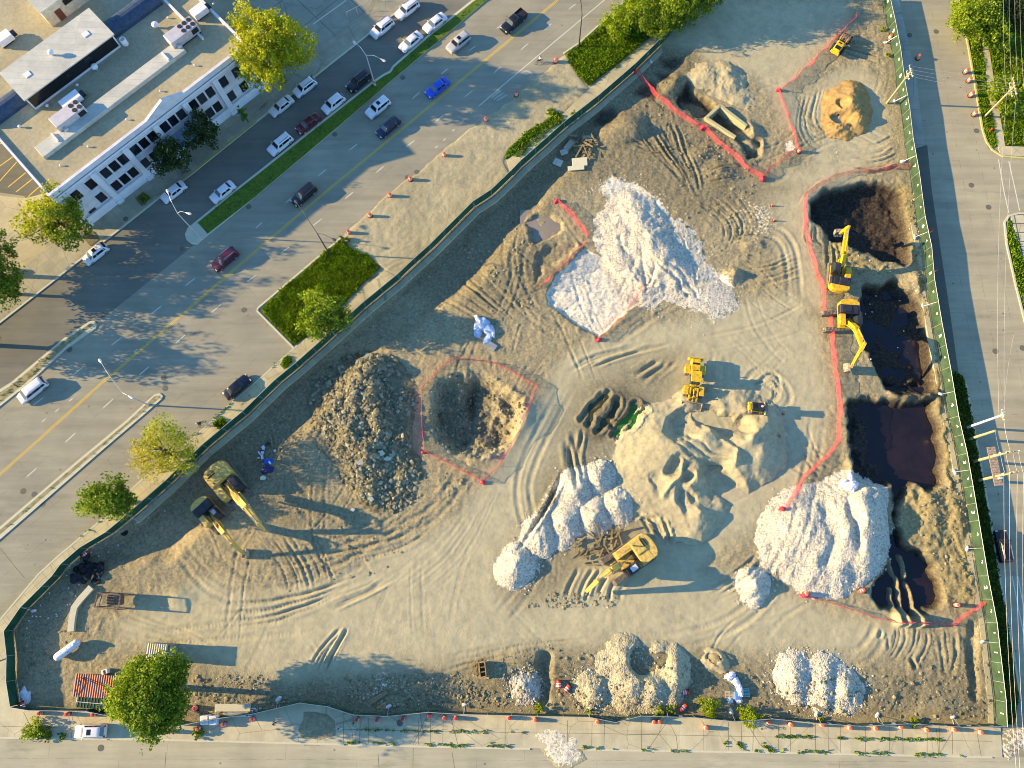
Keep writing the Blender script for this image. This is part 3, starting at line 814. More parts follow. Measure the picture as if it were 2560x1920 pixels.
# ground sheet with a hole where the site lies
def holed_ground():
    # a fine lattice close to the site (cut away inside it), wide cells out to the horizon
    ex = np.concatenate([np.linspace(-420, x0 - 6, 12)[:-1], np.arange(x0 - 6, x1 + 6, .6), np.linspace(x1 + 6, 420, 12)])
    ey = np.concatenate([np.linspace(-300, y0 - 6, 12)[:-1], np.arange(y0 - 6, y1 + 6, .6), np.linspace(y1 + 6, 520, 12)])
    gx, gy = np.meshgrid(ex, ey)
    d = sdf(gx.ravel(), gy.ravel(), ats(SITE), 3)
    z = np.where(d < 0, -.04, 0.0)
    o = grid_mesh('ground', gx, gy, z.reshape(gx.shape), d > -.9, M_GROUND); o['kind'] = 'structure'
    return o
holed_ground()

MED1_SE = [(1290, -55), (1219, 0), (1103, 98), (973, 208), (842, 321), (657, 477), (640, 492), (503, 604)]
MED1_NW = [(489, 555), (581, 480), (640, 434), (790, 315), (929, 206), (958, 186), (975, 178), (981, 166), (1068, 90), (1181, 0), (1245, -52)]
MED2_SE = [(243, 812), (240, 822), (165, 874), (69, 962), (0, 1017), (-60, 1070)]
MED2_NW = [(-60, 1025), (0, 974), (29, 956), (162, 845), (226, 803), (238, 803)]
MED3_SE = [(408, 990), (405, 998), (362, 1036), (260, 1123), (118, 1247), (0, 1350), (-60, 1405)]
MED3_NW = [(-60, 1372), (0, 1318), (87, 1244), (203, 1145), (318, 1050), (386, 987), (400, 983)]
KERB_NW = [(1062, -30), (990, 32), (825, 162), (785, 194), (640, 306), (477, 437), (396, 497), (304, 570), (203, 648), (145, 694), (0, 807), (-80, 872)]

sheet('avenue', [[(1620, -55), (1569, 0), (1448, 110), (1409, 136), (1280, 249), (1175, 324), (1083, 399), (970, 486), (854, 596), (646, 772), (740, 872), (657, 940), (587, 1000), (489, 1090), (347, 1206), (252, 1301), (145, 1391), (98, 1434), (-80, 1580), (-80, 1078), (0, 1010), (165, 870), (243, 810), (503, 600), (640, 490), (842, 319), (1103, 96), (1290, -58)]], .004, M_AVE)
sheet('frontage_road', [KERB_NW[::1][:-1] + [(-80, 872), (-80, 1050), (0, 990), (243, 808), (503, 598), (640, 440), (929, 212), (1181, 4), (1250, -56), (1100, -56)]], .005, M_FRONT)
sheet('street', [[(2240, -60), (2247, 0), (2311, 362), (2385, 925), (2600, 1900), (2720, 1900), (2720, 820), (2560, 800), (2535, 700), (2510, 560), (2530, 535), (2720, 520), (2720, 400), (2560, 395), (2500, 390), (2470, 372), (2455, 330), (2440, 235), (2395, 0), (2385, -60)]], .004, M_STREET)
sheet('street', [[(-80, 1843), (0, 1845), (400, 1850), (860, 1862), (1280, 1872), (1600, 1876), (1920, 1882), (2480, 1893), (2720, 1893), (2720, 2060), (-80, 2060)]], .006, M_SOUTH)
sheet('asphalt_patch', [[(2278, 372), (2318, 362), (2330, 480), (2375, 780), (2400, 960), (2385, 960), (2345, 740), (2295, 470)]], .008, M_PATCH)
sheet('parking_lot', [[(640, -60), (935, -60), (935, -10), (918, 29), (802, 119), (775, 140), (690, 200), (640, 120)]], .004, M_LOT)
sheet('parking_lot', [[(-80, 330), (0, 330), (60, 400), (128, 480), (120, 560), (60, 490), (-80, 470)]], .004, M_PATCH)
sheet('parking_lot', [[(-80, 480), (60, 496), (128, 480), (205, 560), (127, 616), (55, 668), (0, 712), (-80, 770)]], .006, concrete('beige lot', ((.36, .31, .23), (.46, .40, .30)), -AVE, (9, 9), .3))

def slab(name, poly, h, mat, kind='structure'):
    o = MB().prism(ats(poly), -.05, h).build(name, mat); o['kind'] = kind; return o
slab('pavement', [(1062, -32), (990, 30), (825, 160), (640, 304), (477, 435), (304, 568), (203, 646), (145, 692), (0, 805), (-80, 870), (-80, 790), (0, 712), (55, 668), (127, 616), (228, 557), (610, 257), (775, 140), (918, 29), (985, -32)], .13, M_WALKB)
_nw = FENCE_NW
slab('pavement', [(1655, 70), (1607, 113), (1474, 222), (1404, 288), (1280, 392), (1266, 402)] + [(x - 2, y - 2) for x, y in _nw[8:0:-1]] + [(1720, 24)], .12, M_WALK)
slab('pavement', [(961, 677), (877, 746), (744, 865), (657, 942), (587, 1002), (489, 1092), (347, 1208), (252, 1303), (145, 1393), (98, 1436), (0, 1552), (-80, 1625), (-80, 1680), (30, 1640)] + [(x - 2, y - 2) for x, y in _nw[:12:-1]], .12, M_WALK)
slab('pavement', [(-80, 1683), (29, 1645), (36, 1700), (45, 1763)] + [(x, y + 2) for x, y in FENCE_S[1:]] + [(2500, 1812), (2505, 1893), (1920, 1880), (1600, 1874), (1280, 1870), (860, 1860), (400, 1848), (0, 1843), (-80, 1841)], .11, M_WALKS)
slab('pavement', [(x + 3, y) for x, y in FENCE_E[:6]] + [(2288, 372), (2311, 364), (2290, 200), (2264, 78), (2247, 0), (2238, -60), (2195, -60)], .12, M_WALKE)
slab('pavement', [(2449, 60), (2462, 60), (2484, 200), (2512, 366), (2720, 376), (2720, 398), (2560, 392), (2500, 388), (2494, 366), (2470, 220)], .12, M_WALK)
slab('pavement', [(2525, 540), (2548, 534), (2560, 534), (2700, 540), (2700, 700), (2575, 690), (2545, 600)], .12, concrete('island paving', ((.42, .385, .31), (.52, .475, .38)), -EAST, (1.6, 1.6), .7, .1))

# kerbs: real steps of 0.14 m along the road edges
def strip(pts, w, off=0.0):
    P = [Vector((p.x, p.y)) for p in ats(pts)]
    L, Rr = [], []
    for i, p in enumerate(P):
        t = (P[min(i + 1, len(P) - 1)] - P[max(i - 1, 0)]).normalized(); n = Vector((-t.y, t.x))
        L.append(p + n * (off + w / 2)); Rr.append(p + n * (off - w / 2))
    return L, Rr

def ribbon(name, lines, w, z, mat, kind='structure', h=None):
    m = MB()
    for pts in lines:
        L, Rr = strip(pts, w)
        if h is None:
            b = len(m.v); n = len(L)
            for a, c in zip(L, Rr): m.v.extend([(a.x, a.y, z), (c.x, c.y, z)])
            for i in range(n - 1):
                m.f.append((b + 2 * i, b + 2 * i + 1, b + 2 * i + 3, b + 2 * i + 2)); m.m.append(0)
        else:
            m.loft([[(a.x, a.y, z), (a.x, a.y, z + h), (c.x, c.y, z + h), (c.x, c.y, z)] for a, c in zip(L, Rr)])
    o = m.build(name, mat)
    # make flat ribbons face up
    if h is None:
        bm = bmesh.new(); bm.from_mesh(o.data)
        for f in bm.faces:
            if f.normal.z < 0: f.normal_flip()
        bm.to_mesh(o.data); bm.free()
    if kind: o['kind'] = kind
    return o
ribbon('kerb', [KERB_NW], .28, -.02, M_KERB, h=.16)
ribbon('kerb', [[(1569, -2), (1448, 108), (1409, 134)], [(854, 594), (646, 770), (643, 778), (736, 872)]], .3, -.02, M_KERB, h=.17)
ribbon('kerb', [[(744, 864), (657, 941), (587, 1001), (489, 1091), (347, 1207), (252, 1302), (145, 1392), (98, 1435), (0, 1551)]], .25, -.02, M_KERB, h=.16)
ribbon('kerb', [[(2385, -60), (2396, 0), (2421, 120), (2441, 235), (2456, 325), (2466, 355), (2480, 375), (2505, 391), (2560, 396), (2700, 400)]], .3, -.02, speckle('yellow kerb', [(.3, (.45, .36, .10)), (.6, (.55, .47, .25))], 3), h=.17)
ribbon('kerb', [[(2700, 538), (2545, 534), (2522, 540), (2511, 556), (2516, 610), (2537, 705), (2562, 805), (2600, 900)]], .3, -.02, M_KERB, h=.17)
ribbon('kerb', [[(2414, 960), (2443, 1116), (2477, 1307), (2495, 1423), (2530, 1614), (2551, 1747)]], .3, -.02, M_KERB, h=.15)
ribbon('kerb', [[(0, 1844), (400, 1849), (860, 1861)], [(870, 1862), (1280, 1871), (1325, 1872)], [(1470, 1874), (1920, 1881), (2480, 1893)]], .25, -.02, M_KERB, h=.14)

def median(se, nw, name='median'):
    ring = se + nw
    o = MB().prism(ats(ring), -.05, .14).build(name, M_KERB); o['kind'] = 'structure'
median(MED1_SE + [(495, 612), (480, 611), (466, 600), (463, 585), (470, 570)], MED1_NW)
median(MED2_SE, MED2_NW); median(MED3_SE, MED3_NW)
M_MEDFILL = speckle('median dirt', [(.3, (.13, .115, .06)), (.5, (.26, .23, .14)), (.7, (.36, .32, .22))], 1.2, bump=.4)
sheet('median_fill', [[(402, 989), (402, 994), (360, 1030), (258, 1116), (113, 1241), (0, 1338), (-50, 1384), (-50, 1376), (0, 1326), (89, 1249), (206, 1150), (321, 1055), (387, 991)], [(236, 812), (164, 868), (67, 956), (0, 1010), (-50, 1053), (-50, 1034), (0, 982), (31, 963), (163, 851), (228, 808)]], .146, M_MEDFILL)

# markings
YL = [(1440, -42), (1380, 12), (1280, 95), (1047, 288), (814, 480), (640, 627), (446, 794), (252, 960), (126, 1073), (0, 1186), (-80, 1257)]
def shift(pts, d):
    out = []
    for L in [strip(pts, 0, d)[0]]: out = [(p.x, p.y) for p in L]
    return out
m = MB()
for off in (-.13, .13):
    L = strip(YL, .13, off)
    b = len(m.v)
    for a, c in zip(*L): m.v.extend([(a.x, a.y, .010), (c.x, c.y, .010)])
    for i in range(len(L[0]) - 1): m.f.append((b + 2 * i + 1, b + 2 * i, b + 2 * i + 2, b + 2 * i + 3)); m.m.append(0)
o = m.build('centre_line', M_YLINE); o['kind'] = 'structure'
DASH = [(795, 440, 815, 424), (874, 375, 893, 360), (1031, 246, 1049, 231), (1103, 185, 1119, 172), (941, 431, 959, 416), (1016, 367, 1036, 351), (1089, 304, 1108, 289), (1162, 242, 1181, 227), (1235, 182, 1252, 167), (1172, 127, 1189, 115), (1242, 71, 1254, 62), (1303, 124, 1320, 109), (1362, 74, 1378, 59), (1422, 23, 1439, 10),
        (640, 570, 655, 556), (715, 506, 734, 491), (702, 633, 723, 617), (783, 564, 804, 547), (863, 497, 883, 480), (464, 714, 487, 696), (376, 787, 402, 766), (279, 863, 305, 843), (182, 938, 207, 918), (529, 781, 553, 761), (440, 858, 463, 837), (349, 937, 372, 917), (618, 704, 640, 688),
        (83, 1013, 108, 994), (258, 1020, 282, 998), (164, 1105, 188, 1083), (67, 1192, 91, 1171)]
ribbon('lane_marking', [[(a, b), (c, d)] for a, b, c, d in DASH], .14, .010, M_WLINE)
DOT = [(1088, 370, 1094, 365), (1108, 352, 1114, 346), (1131, 328, 1136, 323), (1154, 307, 1159, 301), (1177, 284, 1181, 279), (172, 1003, 182, 996), (138, 1030, 147, 1022), (105, 1055, 114, 1047), (335, 880, 344, 873)]
ribbon('lane_marking', [[(a, b), (c, d)] for a, b, c, d in DOT] + [[(1197, 265), (1280, 194), (1395, 97), (1511, 0), (1570, -50)]], .14, .010, M_WLINE)
ribbon('lane_marking', [[(2496, 398), (2510, 480), (2522, 532)], [(2522, 403), (2539, 480), (2549, 527)], [(2530, 1440), (2546, 1520), (2562, 1600)], [(2544, 1440), (2562, 1530)]], .16, .010, M_WLINE)
# worn crossing bars and turn arrows
ribbon('lane_marking', [[(1236, 236 + 0), (1250, 225)], [(1230, 243), (1252, 228)], [(1236, 248), (1260, 231)], [(1242, 252), (1268, 236)]], .2, .010, speckle('worn paint', [(.42, (.30, .28, .24)), (.6, (.58, .56, .52))], 4))
ribbon('lane_marking', [[(1302, 184), (1308, 180), (1318, 178), (1326, 181), (1331, 187)]], .35, .010, _mc['worn paint'])
ribbon('lane_marking', [[(0, 385 + 30), (60, 372)], [(0, 452), (42, 405)], [(20, 468), (64, 432)], [(0, 360), (20, 350)], [(40, 480), (88, 442)], [(70, 492), (108, 458)]], .14, .010, M_YLINE)
ribbon('lane_marking', [[(783, 60), (865, 1)], [(750, 105), (786, 80)]], .2, .010, M_WLINE)
ribbon('yellow_kerb_paint', [[(640, 305), (470, 441), (455, 452)]], .34, .145, speckle('kerb yellow', [(.4, (.30, .27, .18)), (.55, (.45, .33, .05))], 2))

# slab joints in the south pavement with dirt in them
JL = []
rj = random.Random(4)
for x in range(860, 2480, 31):
    if rj.random() < .55: JL.append([(x, 1794 + (x - 860) * .012), (x + rj.uniform(-2, 3), 1858 + (x - 860) * .018)])
for a in ([(858, 1823), (1330, 1832), (1470, 1833), (1920, 1842), (2480, 1853)], [(1066, 1792), (1033, 1862)], [(1127, 1792), (1145, 1862)], [(1620, 1873), (1670, 1800), (1690, 1840), (1694, 1872)], [(1862, 1800), (1900, 1862), (1925, 1876)], [(1812, 1862), (1825, 1838), (1855, 1870)],
          [(95, 1780), (130, 1843)], [(60, 1780), (90, 1842)], [(180, 1778), (182, 1800)], [(2340, 1822), (2346, 1888)], [(2440, 1824), (2452, 1890)], [(975, 1790), (1000, 1806)], [(858, 1790), (880, 1826), (884, 1856)], [(0, 1815), (230, 1822)], [(640, 1795), (655, 1825)]):
    JL.append(a)
ribbon('pavement_joint', JL, .05, .116, M_JOINT)
ribbon('road_crack', [[(945, 1885), (948, 1925)], [(1033, 1870), (1032, 1925)], [(1130, 1880), (1137, 1925)], [(415, 1880), (412, 1925)], [(0, 1370), (40, 1420), (62, 1445)], [(1386, 1890), (1388, 1925)]], .06, .011, M_JOINT)

# dirt verge between avenue and fence, with tyre marks
def small_terrain(name, poly, fn, mat, res=.22, attrs=None, soft=.5, base=0.0, wobble=.4, label=None):
    P = ats(poly)
    ax, bx = min(p.x for p in P) - .5, max(p.x for p in P) + .5; ay, by = min(p.y for p in P) - .5, max(p.y for p in P) + .5
    gx, gy = np.meshgrid(np.arange(ax, bx, res), np.arange(ay, by, res))
    X, Y = gx.ravel(), gy.ravel()
    d = sdf(X + wobble * fbm(X, Y, 2, 3, 5), Y + wobble * fbm(X, Y, 2, 3, 6), P, 4)
    z = fn(X, Y, d) * np.clip(-d / soft, 0, 1) + base
    z = np.where(d > 0, base - .12 - .2 * np.clip(d, 0, 1), z)
    A = {k: f(X, Y, d) for k, f in (attrs or {}).items()}
    o = grid_mesh(name, gx, gy, z.reshape(gx.shape), d < .35, mat, A)
    return o
def vz(X, Y, d):
    z = .09 + .06 * fbm(X, Y, 3, 4, 71) + .035 * fbm(X, Y, .8, 3, 72)
    t = X * math.cos(AVE) + Y * math.sin(AVE); u = -X * math.sin(AVE) + Y * math.cos(AVE)
    w = np.clip(fbm(X, Y, 4, 3, 74) * 2, 0, 1)
    return z + w * .03 * np.sin(u * 7 + t * 2.2 * fbm(X, Y, 9, 2, 75) + 5 * fbm(X, Y, 4, 3, 73)) + .05 * fbm(X, Y, .7, 3, 76)
zero = lambda X, Y, d: X * 0
o = small_terrain('dirt_verge', [(1415, 132), (1280, 247), (1175, 322), (1083, 397), (970, 484), (850, 596), (880, 628), (950, 668), (962, 680), (1000, 694), (1077, 622), (1184, 515), (1229, 486), (1280, 437), (1262, 405), (1268, 385), (1390, 292), (1415, 286), (1474, 222), (1450, 190)], vz, site.data.materials[0],
              attrs={'mud': lambda X, Y, d: np.clip(fbm(X, Y, 6, 2, 8), 0, 1) * .5, 'wet': zero, 'stone': zero, 'sandy': lambda X, Y, d: X * 0 + .7, 'crust': zero})
tag(o, 'strip of churned dirt between the avenue and the green fence', 'ground', kind='structure')
o = small_terrain('gravel_apron', [(1322, 1850), (1330, 1820), (1370, 1805), (1420, 1812), (1448, 1840), (1452, 1870), (1470, 1900), (1430, 1925), (1390, 1925), (1350, 1880)], lambda X, Y, d: .16 + .10 * fbm(X, Y, 1.2, 3, 9) + .05 * fbm(X, Y, .5, 2, 10), site.data.materials[0],
              attrs={'mud': zero, 'wet': zero, 'stone': lambda X, Y, d: np.clip(.2 - d * .5, 0, .62), 'sandy': lambda X, Y, d: X * 0 + .6, 'crust': zero}, soft=1.2)
o['kind'] = 'structure'
o = small_terrain('gravel_apron', [(2500, 1822), (2560, 1810), (2580, 1850), (2520, 1900), (2494, 1880)], lambda X, Y, d: .16 + .05 * fbm(X, Y, 1.2, 3, 9), site.data.materials[0],
              attrs={'mud': zero, 'wet': zero, 'stone': lambda X, Y, d: X * 0 + .5, 'sandy': zero, 'crust': zero}, soft=1.2)
o['kind'] = 'structure'
o = small_terrain('dirt_apron', [(740, 1765), (830, 1770), (850, 1800), (850, 1850), (800, 1868), (740, 1862), (735, 1830), (745, 1800)], lambda X, Y, d: .14 + .05 * fbm(X, Y, 2, 3, 9), site.data.materials[0],
              attrs={'mud': lambda X, Y, d: X * 0 + .5, 'wet': zero, 'stone': zero, 'sandy': lambda X, Y, d: X * 0 + .5, 'crust': zero}, soft=1.0)
o['kind'] = 'structure'

# ------------------------------------------------------------------ grass and weeds
M_GRASS = leaf_mat('grass blades', (.11, .23, .008), (.21, .37, .012), (.36, .48, .03), .38, .7, (.50, .52, .45))
M_GRASSD = leaf_mat('shaded grass', (.035, .07, .010), (.07, .12, .015), (.13, .18, .03), .25)  # darker copy of the grass, shadow put into the blade colour
M_SOIL = speckle('grass soil', [(.3, (.05, .09, .010)), (.6, (.11, .17, .02)), (.78, (.19, .19, .06))], 3, bump=.4)

def rand_in_poly(P, n, rs):
    xs = [p.x for p in P]; ys = [p.y for p in P]
    X = rs.uniform(min(xs), max(xs), n * 4); Y = rs.uniform(min(ys), max(ys), n * 4)
    d = sdf(X + .5 * fbm(X, Y, 1.1, 3, 7), Y + .5 * fbm(X, Y, 1.1, 3, 8), P, 3)
    k = np.nonzero(d < -.05)[0]
    return X[k], Y[k]

def blades(X, Y, Z, hgt, wid, rs, lean=.9):
    n = len(X)
    a = rs.uniform(0, 2 * math.pi, n); b = rs.uniform(0, 2 * math.pi, n); l = rs.uniform(.2, lean, n); h = hgt * rs.uniform(.5, 1.3, n); w = wid * rs.uniform(.6, 1.4, n)
    dx, dy = np.cos(a) * w / 2, np.sin(a) * w / 2
    tx, ty = np.cos(b) * l * h, np.sin(b) * l * h
    V = np.zeros((n, 4, 3))
    V[:, 0] = np.stack([X - dx, Y - dy, Z], 1); V[:, 1] = np.stack([X + dx, Y + dy, Z], 1)
    V[:, 2] = np.stack([X + dx * .6 + tx, Y + dy * .6 + ty, Z + h], 1); V[:, 3] = np.stack([X - dx * .6 + tx, Y - dy * .6 + ty, Z + h], 1)
    return V

def grass(poly, dens, hgt, wid, mat, label, z=.02, seed=1, base=True, clump=.0, cat='grass'):
    P = ats(poly); rs = np.random.RandomState(seed)
    area_ = abs(sum(P[i].x * P[(i + 1) % len(P)].y - P[(i + 1) % len(P)].x * P[i].y for i in range(len(P)))) / 2
    X, Y = rand_in_poly(P, int(area_ * dens), rs)
    if clump:
        k = fbm(X, Y, 1.6, 3, seed + 50) > rs.uniform(-1, 1, len(X)) * .5 + clump - .3
        X, Y = X[k], Y[k]
    hh = hgt * (1 + .7 * fbm(X, Y, 2.2, 3, seed + 9))
    V = blades(X, Y, X * 0 + z, np.clip(hh, .05, 3), wid, rs)
    o = quads_mesh('grass', V, mat); tag(o, label, cat, kind='stuff')
    if base:
        b = sheet('grass_soil', [poly], z, M_SOIL)
    return o

GRASS1 = [(852, 600), (650, 775), (735, 862), (790, 830), (875, 742), (950, 668), (940, 650), (880, 622)]
GRASS2 = [(1566, 4), (1450, 112), (1412, 138), (1440, 180), (1470, 215), (1530, 172), (1600, 112), (1640, 80), (1725, 20), (1770, -40), (1620, -50)]
grass(GRASS1, 75, .32, .22, M_GRASS, 'bright green lawn with tall weeds around the bushy tree by the fence', seed=3)
grass(GRASS2, 75, .34, .22, M_GRASS, 'bright green weedy grass between the avenue and the upper fence', seed=4)
grass([(1258, 398), (1270, 372), (1330, 320), (1395, 280), (1412, 292), (1370, 330), (1300, 392)], 40, .3, .2, M_GRASS, 'narrow green grass strip beside the pavement at the dirt verge', z=.1, seed=5)
grass(MED1_SE[:-1] + [(520, 585), (497, 560)] + [(x + 4, y + 4) for x, y in MED1_NW[:-1]], 26, .16, .14, M_GRASSD, 'dark grass on the long median strip between the two roadways', z=.155, seed=6)
grass([(400, 988), (404, 996), (360, 1030), (258, 1115), (114, 1240), (0, 1335), (0, 1330), (88, 1248), (205, 1149), (320, 1054)], 30, .2, .18, M_GRASS, 'weeds growing along the narrow lower median', z=.15, seed=7, clump=.25, base=False)
grass([(160, 855), (166, 866), (66, 955), (0, 1008), (0, 985), (30, 962)], 26, .16, .16, M_GRASSD, 'sparse weeds on the narrow left median', z=.15, seed=8, clump=.1, base=False)
grass([(2398, -10), (2408, 40), (2428, 140), (2443, 235), (2458, 330), (2476, 372), (2492, 366), (2468, 220), (2447, 60), (2440, -10)], 32, .22, .2, M_GRASS, 'green verge between the street kerb and the narrow path', seed=9)
grass([(2464, -10), (2464, 60), (2486, 200), (2514, 364), (2660, 372), (2660, -10)], 24, .3, .24, M_GRASS, 'green lawn right of the narrow path in the upper right corner', seed=10)
grass([(2514, 560), (2518, 606), (2539, 703), (2564, 800), (2660, 820), (2660, 705), (2572, 694), (2542, 604), (2524, 545)], 30, .3, .22, M_GRASS, 'green grass on the street corner island at the right edge', seed=11)
GRASSF = [(2384, 925), (2410, 945), (2441, 1116), (2475, 1307), (2493, 1423), (2528, 1614), (2546, 1747), (2535, 1812), (2503, 1808), (2494, 1750), (2483, 1654), (2472, 1556), (2450, 1440), (2428, 1304), (2414, 1220), (2400, 1139), (2379, 1047), (2366, 974)]
grass(GRASSF, 30, .2, .18, M_GRASSD, 'dark grass strip between the east fence and the street', z=.1, seed=12)
for i, (poly, lab) in enumerate((([(548, 1045), (556, 1040), (570, 1058), (550, 1075), (532, 1058)], 'square patch of weeds in the pavement nearest the black car'), ([(712, 895), (724, 892), (732, 905), (712, 925), (700, 912)], 'small patch of weeds in the pavement below the lawn'))):
    grass(poly, 45, .3, .2, M_GRASS, lab, z=.13, seed=20 + i)

# weeds in the pavement joints
rs = np.random.RandomState(5); xs, ys = [], []
def weedline(a, b, n, spread=.12):
    A, B = at(*a), at(*b)
    for _ in range(n):
        t = rs.rand(); c = fbm(np.array([t * (B - A).length]), np.array([A.y]), 1.6, 2, 3)[0]
        if c < -.05: continue
        xs.append(A.x + (B.x - A.x) * t + rs.normal() * spread); ys.append(A.y + (B.y - A.y) * t + rs.normal() * spread)
weedline((860, 1823), (1100, 1828), 160); weedline((1100, 1828), (1310, 1830), 110); weedline((1920, 1840), (2360, 1850), 420); weedline((860, 1856), (1320, 1866), 330); weedline((1455, 1868), (1530, 1870), 70); weedline((1600, 1873), (1720, 1878), 90)
weedline((1920, 1876), (2400, 1888), 380); weedline((1826, 1842), (1810, 1860), 60); weedline((1830, 1842), (1858, 1872), 80); weedline((1888, 1878), (1906, 1862), 60); weedline((1906, 1862), (1930, 1876), 60); weedline((884, 1800), (884, 1856), 60); weedline((1066, 1795), (1040, 1850), 25)
weedline((480, 1090), (587, 1002), 70); weedline((252, 1300), (145, 1390), 60); weedline((640, 945), (730, 880), 40); weedline((1530, 178), (1600, 118), 60); weedline((1300, 400), (1390, 325), 60)
X = np.array(xs); Y = np.array(ys)
o = quads_mesh('weeds', blades(X, Y, X * 0 + .12, .24, .20, rs), M_GRASS); tag(o, 'weeds sprouting from the joints of the pavements', 'weeds', kind='stuff')
# ------------------------------------------------------------------ heaps of gravel, sand and rubble
def gz_arr(X, Y):
    i = np.clip(((X - x0) / RES).astype(int), 0, NX - 1); j = np.clip(((Y - y0) / RES).astype(int), 0, NY - 1)
    return np.where(SITE_D[j * NX + i] > .3, 0.0, TZ[j * NX + i])

def gravel_mat(name, c0, c1, c2, sc=2.6, bump=.8, dist=.22):
    if name in _mc: return _mc[name]
    t = NT(name, True); v = t.coord(); vd = v
    vs = t.voro(vd, sc, 'F1', 'Color'); sep = t.n('ShaderNodeSeparateColor'); t.l(vs, sep.inputs[0])
    dd = t.voro(vd, sc, 'F1', 'Distance')
    c = t.ramp(sep.outputs[0], [(0, c0), (.4, c1), (1, c2)])
    b = t.noise(v, .5, 4, .65)
    c = t.mix(1.0, c, t.ramp(b, [(.3, (.90, .88, .84)), (.65, (1.04, 1.04, 1.04))]), 'MULTIPLY')
    h = t.math('ADD', t.math('MULTIPLY', sep.outputs[1], .8), t.math('SUBTRACT', 0.0, dd))
    t.bump(h, bump, dist)
    _mc[name] = t.set(c, .92, spec=.15)
    return _mc[name]
M_WG = gravel_mat('white limestone gravel', (.30, .265, .235), (.52, .465, .43), (.63, .565, .535), 5.0, .6, .13)
M_TG = gravel_mat('tan crushed stone', (.25, .22, .165), (.37, .325, .255), (.46, .405, .33), 4.5, .55, .14)
M_GG = gravel_mat('coarse grey gravel', (.22, .20, .18), (.37, .33, .315), (.52, .465, .46), 2.8, .8, .18)
def sand_mat(name, a, b, c_, warp=.5):
    t = NT(name, True); v = t.coord()
    n = t.noise(v, 1.4, 6, .7, .3); n2 = t.noise(v, 10, 3, .7); b_ = t.noise(v, .22, 3, .6)
    c = t.ramp(n, [(.28, a), (.5, b), (.75, c_)])
    c = t.mix(1.0, c, t.ramp(b_, [(.3, (.86, .86, .86)), (.7, (1.08, 1.08, 1.06))]), 'MULTIPLY')
    t.bump(t.math('ADD', n, t.math('MULTIPLY', n2, .3)), .45, .12)
    return t.set(c, .95, spec=.12)
M_SAND = sand_mat('grey sand', (.27, .225, .16), (.38, .325, .235), (.45, .39, .295))
M_BSAND = sand_mat('brown sand', (.25, .15, .06), (.37, .235, .105), (.44, .29, .14))
M_RUB = sand_mat('rubble earth', (.085, .072, .048), (.17, .145, .10), (.30, .26, .19))

def heap(name, shapes, mat, label, cat='pile', group=None, res=.16, rough=.055, rsize=.9, pits=(), ridge=(), seed=1, warp=.5, cap=None, fine=.085, ragged=.22, blend=.10):
    """shapes: (px, py, radius m, height m, stretch, angle deg) cones merged by maximum; pits lower it"""
    ps = [(at(s[0], s[1]), s) for s in shapes]
    R = max(s[2] * (s[4] if len(s) > 4 else 1) for s in shapes) + 1
    ax, bx = min(p.x for p, s in ps) - R, max(p.x for p, s in ps) + R; ay, by = min(p.y for p, s in ps) - R, max(p.y for p, s in ps) + R
    gx, gy = np.meshgrid(np.arange(ax, bx, res), np.arange(ay, by, res)); X, Y = gx.ravel(), gy.ravel()
    wx, wy = X + warp * fbm(X, Y, 1.8, 3, seed), Y + warp * fbm(X, Y, 1.8, 3, seed + 7)
    h = np.full(X.shape, -9.0)
    for p, s in ps:
        st = s[4] if len(s) > 4 else 1.0; an = D2R(s[5]) if len(s) > 5 else 0.0
        dx, dy = wx - p.x, wy - p.y
        u, v = (dx * math.cos(an) + dy * math.sin(an)) / (s[2] * st), (-dx * math.sin(an) + dy * math.cos(an)) / s[2]
        q = np.sqrt(u * u + v * v)
        prof = s[3] * (1.04 - np.sqrt(q * q + .012) * 1.04)
        if cap: prof = np.minimum(prof, cap)
        h = np.logaddexp(h / blend, prof / blend) * blend
    for c in pits:
        # scooped bites: a steep face at the back, running out towards the open end
        p = at(c[0], c[1]); an = D2R(c[4] if len(c) > 4 else -25); dx, dy = wx - p.x, wy - p.y
        u, v = dx * math.cos(an) + dy * math.sin(an), -dx * math.sin(an) + dy * math.cos(an)
        q = np.sqrt((u / (c[2] * 1.7)) ** 2 + (v / c[2]) ** 2)
        h = h - c[3] * np.clip(2.2 * (1.1 - q), 0, 1) * (1 - .65 * smooth(-.6, 1.4, u / c[2])) * (h > 0)
    for pts, w, d in ridge:
        i, s, arc, L = polyline_field(wx, wy, ats(pts), w * 4); h[i] += d * np.exp(-(s / w) ** 2) * (h[i] > .05)
    k = np.clip(h / .6, 0, 1)
    h = h + k * (rough * fbm(X, Y, rsize, 4, seed + 3, .6) + fine * (hash2((X / res).astype(np.int64), (Y / res).astype(np.int64), seed) - .5))
    z = gz_arr(X, Y) + np.maximum(h, -.25)
    o = grid_mesh(name, gx, gy, z.reshape(gx.shape), h + ragged * fbm(X, Y, .9, 3, seed + 31, .7) > -.02, mat)
    tag(o, label, cat, group)
    o['apex'] = 0
    HEAPS.append((X, Y, z, ax, ay, gx.shape, res))
    return o
HEAPS = []
def surf_z(x, y):
    """height of the ground or of the heap lying on it"""
    z = ground_z(x, y)
    for X, Y, Z, ax, ay, shp, r in HEAPS:
        i, j = int(round((x - ax) / r)), int(round((y - ay) / r))
        if 0 <= i < shp[1] and 0 <= j < shp[0]: z = max(z, float(Z[j * shp[1] + i]))
    return z
def sat(px, py, dz=0.0):
    p = gat(px, py); q = at(px, py, surf_z(p.x, p.y)); q = at(px, py, surf_z(q.x, q.y))
    return Vector((q.x, q.y, surf_z(q.x, q.y) + dz))

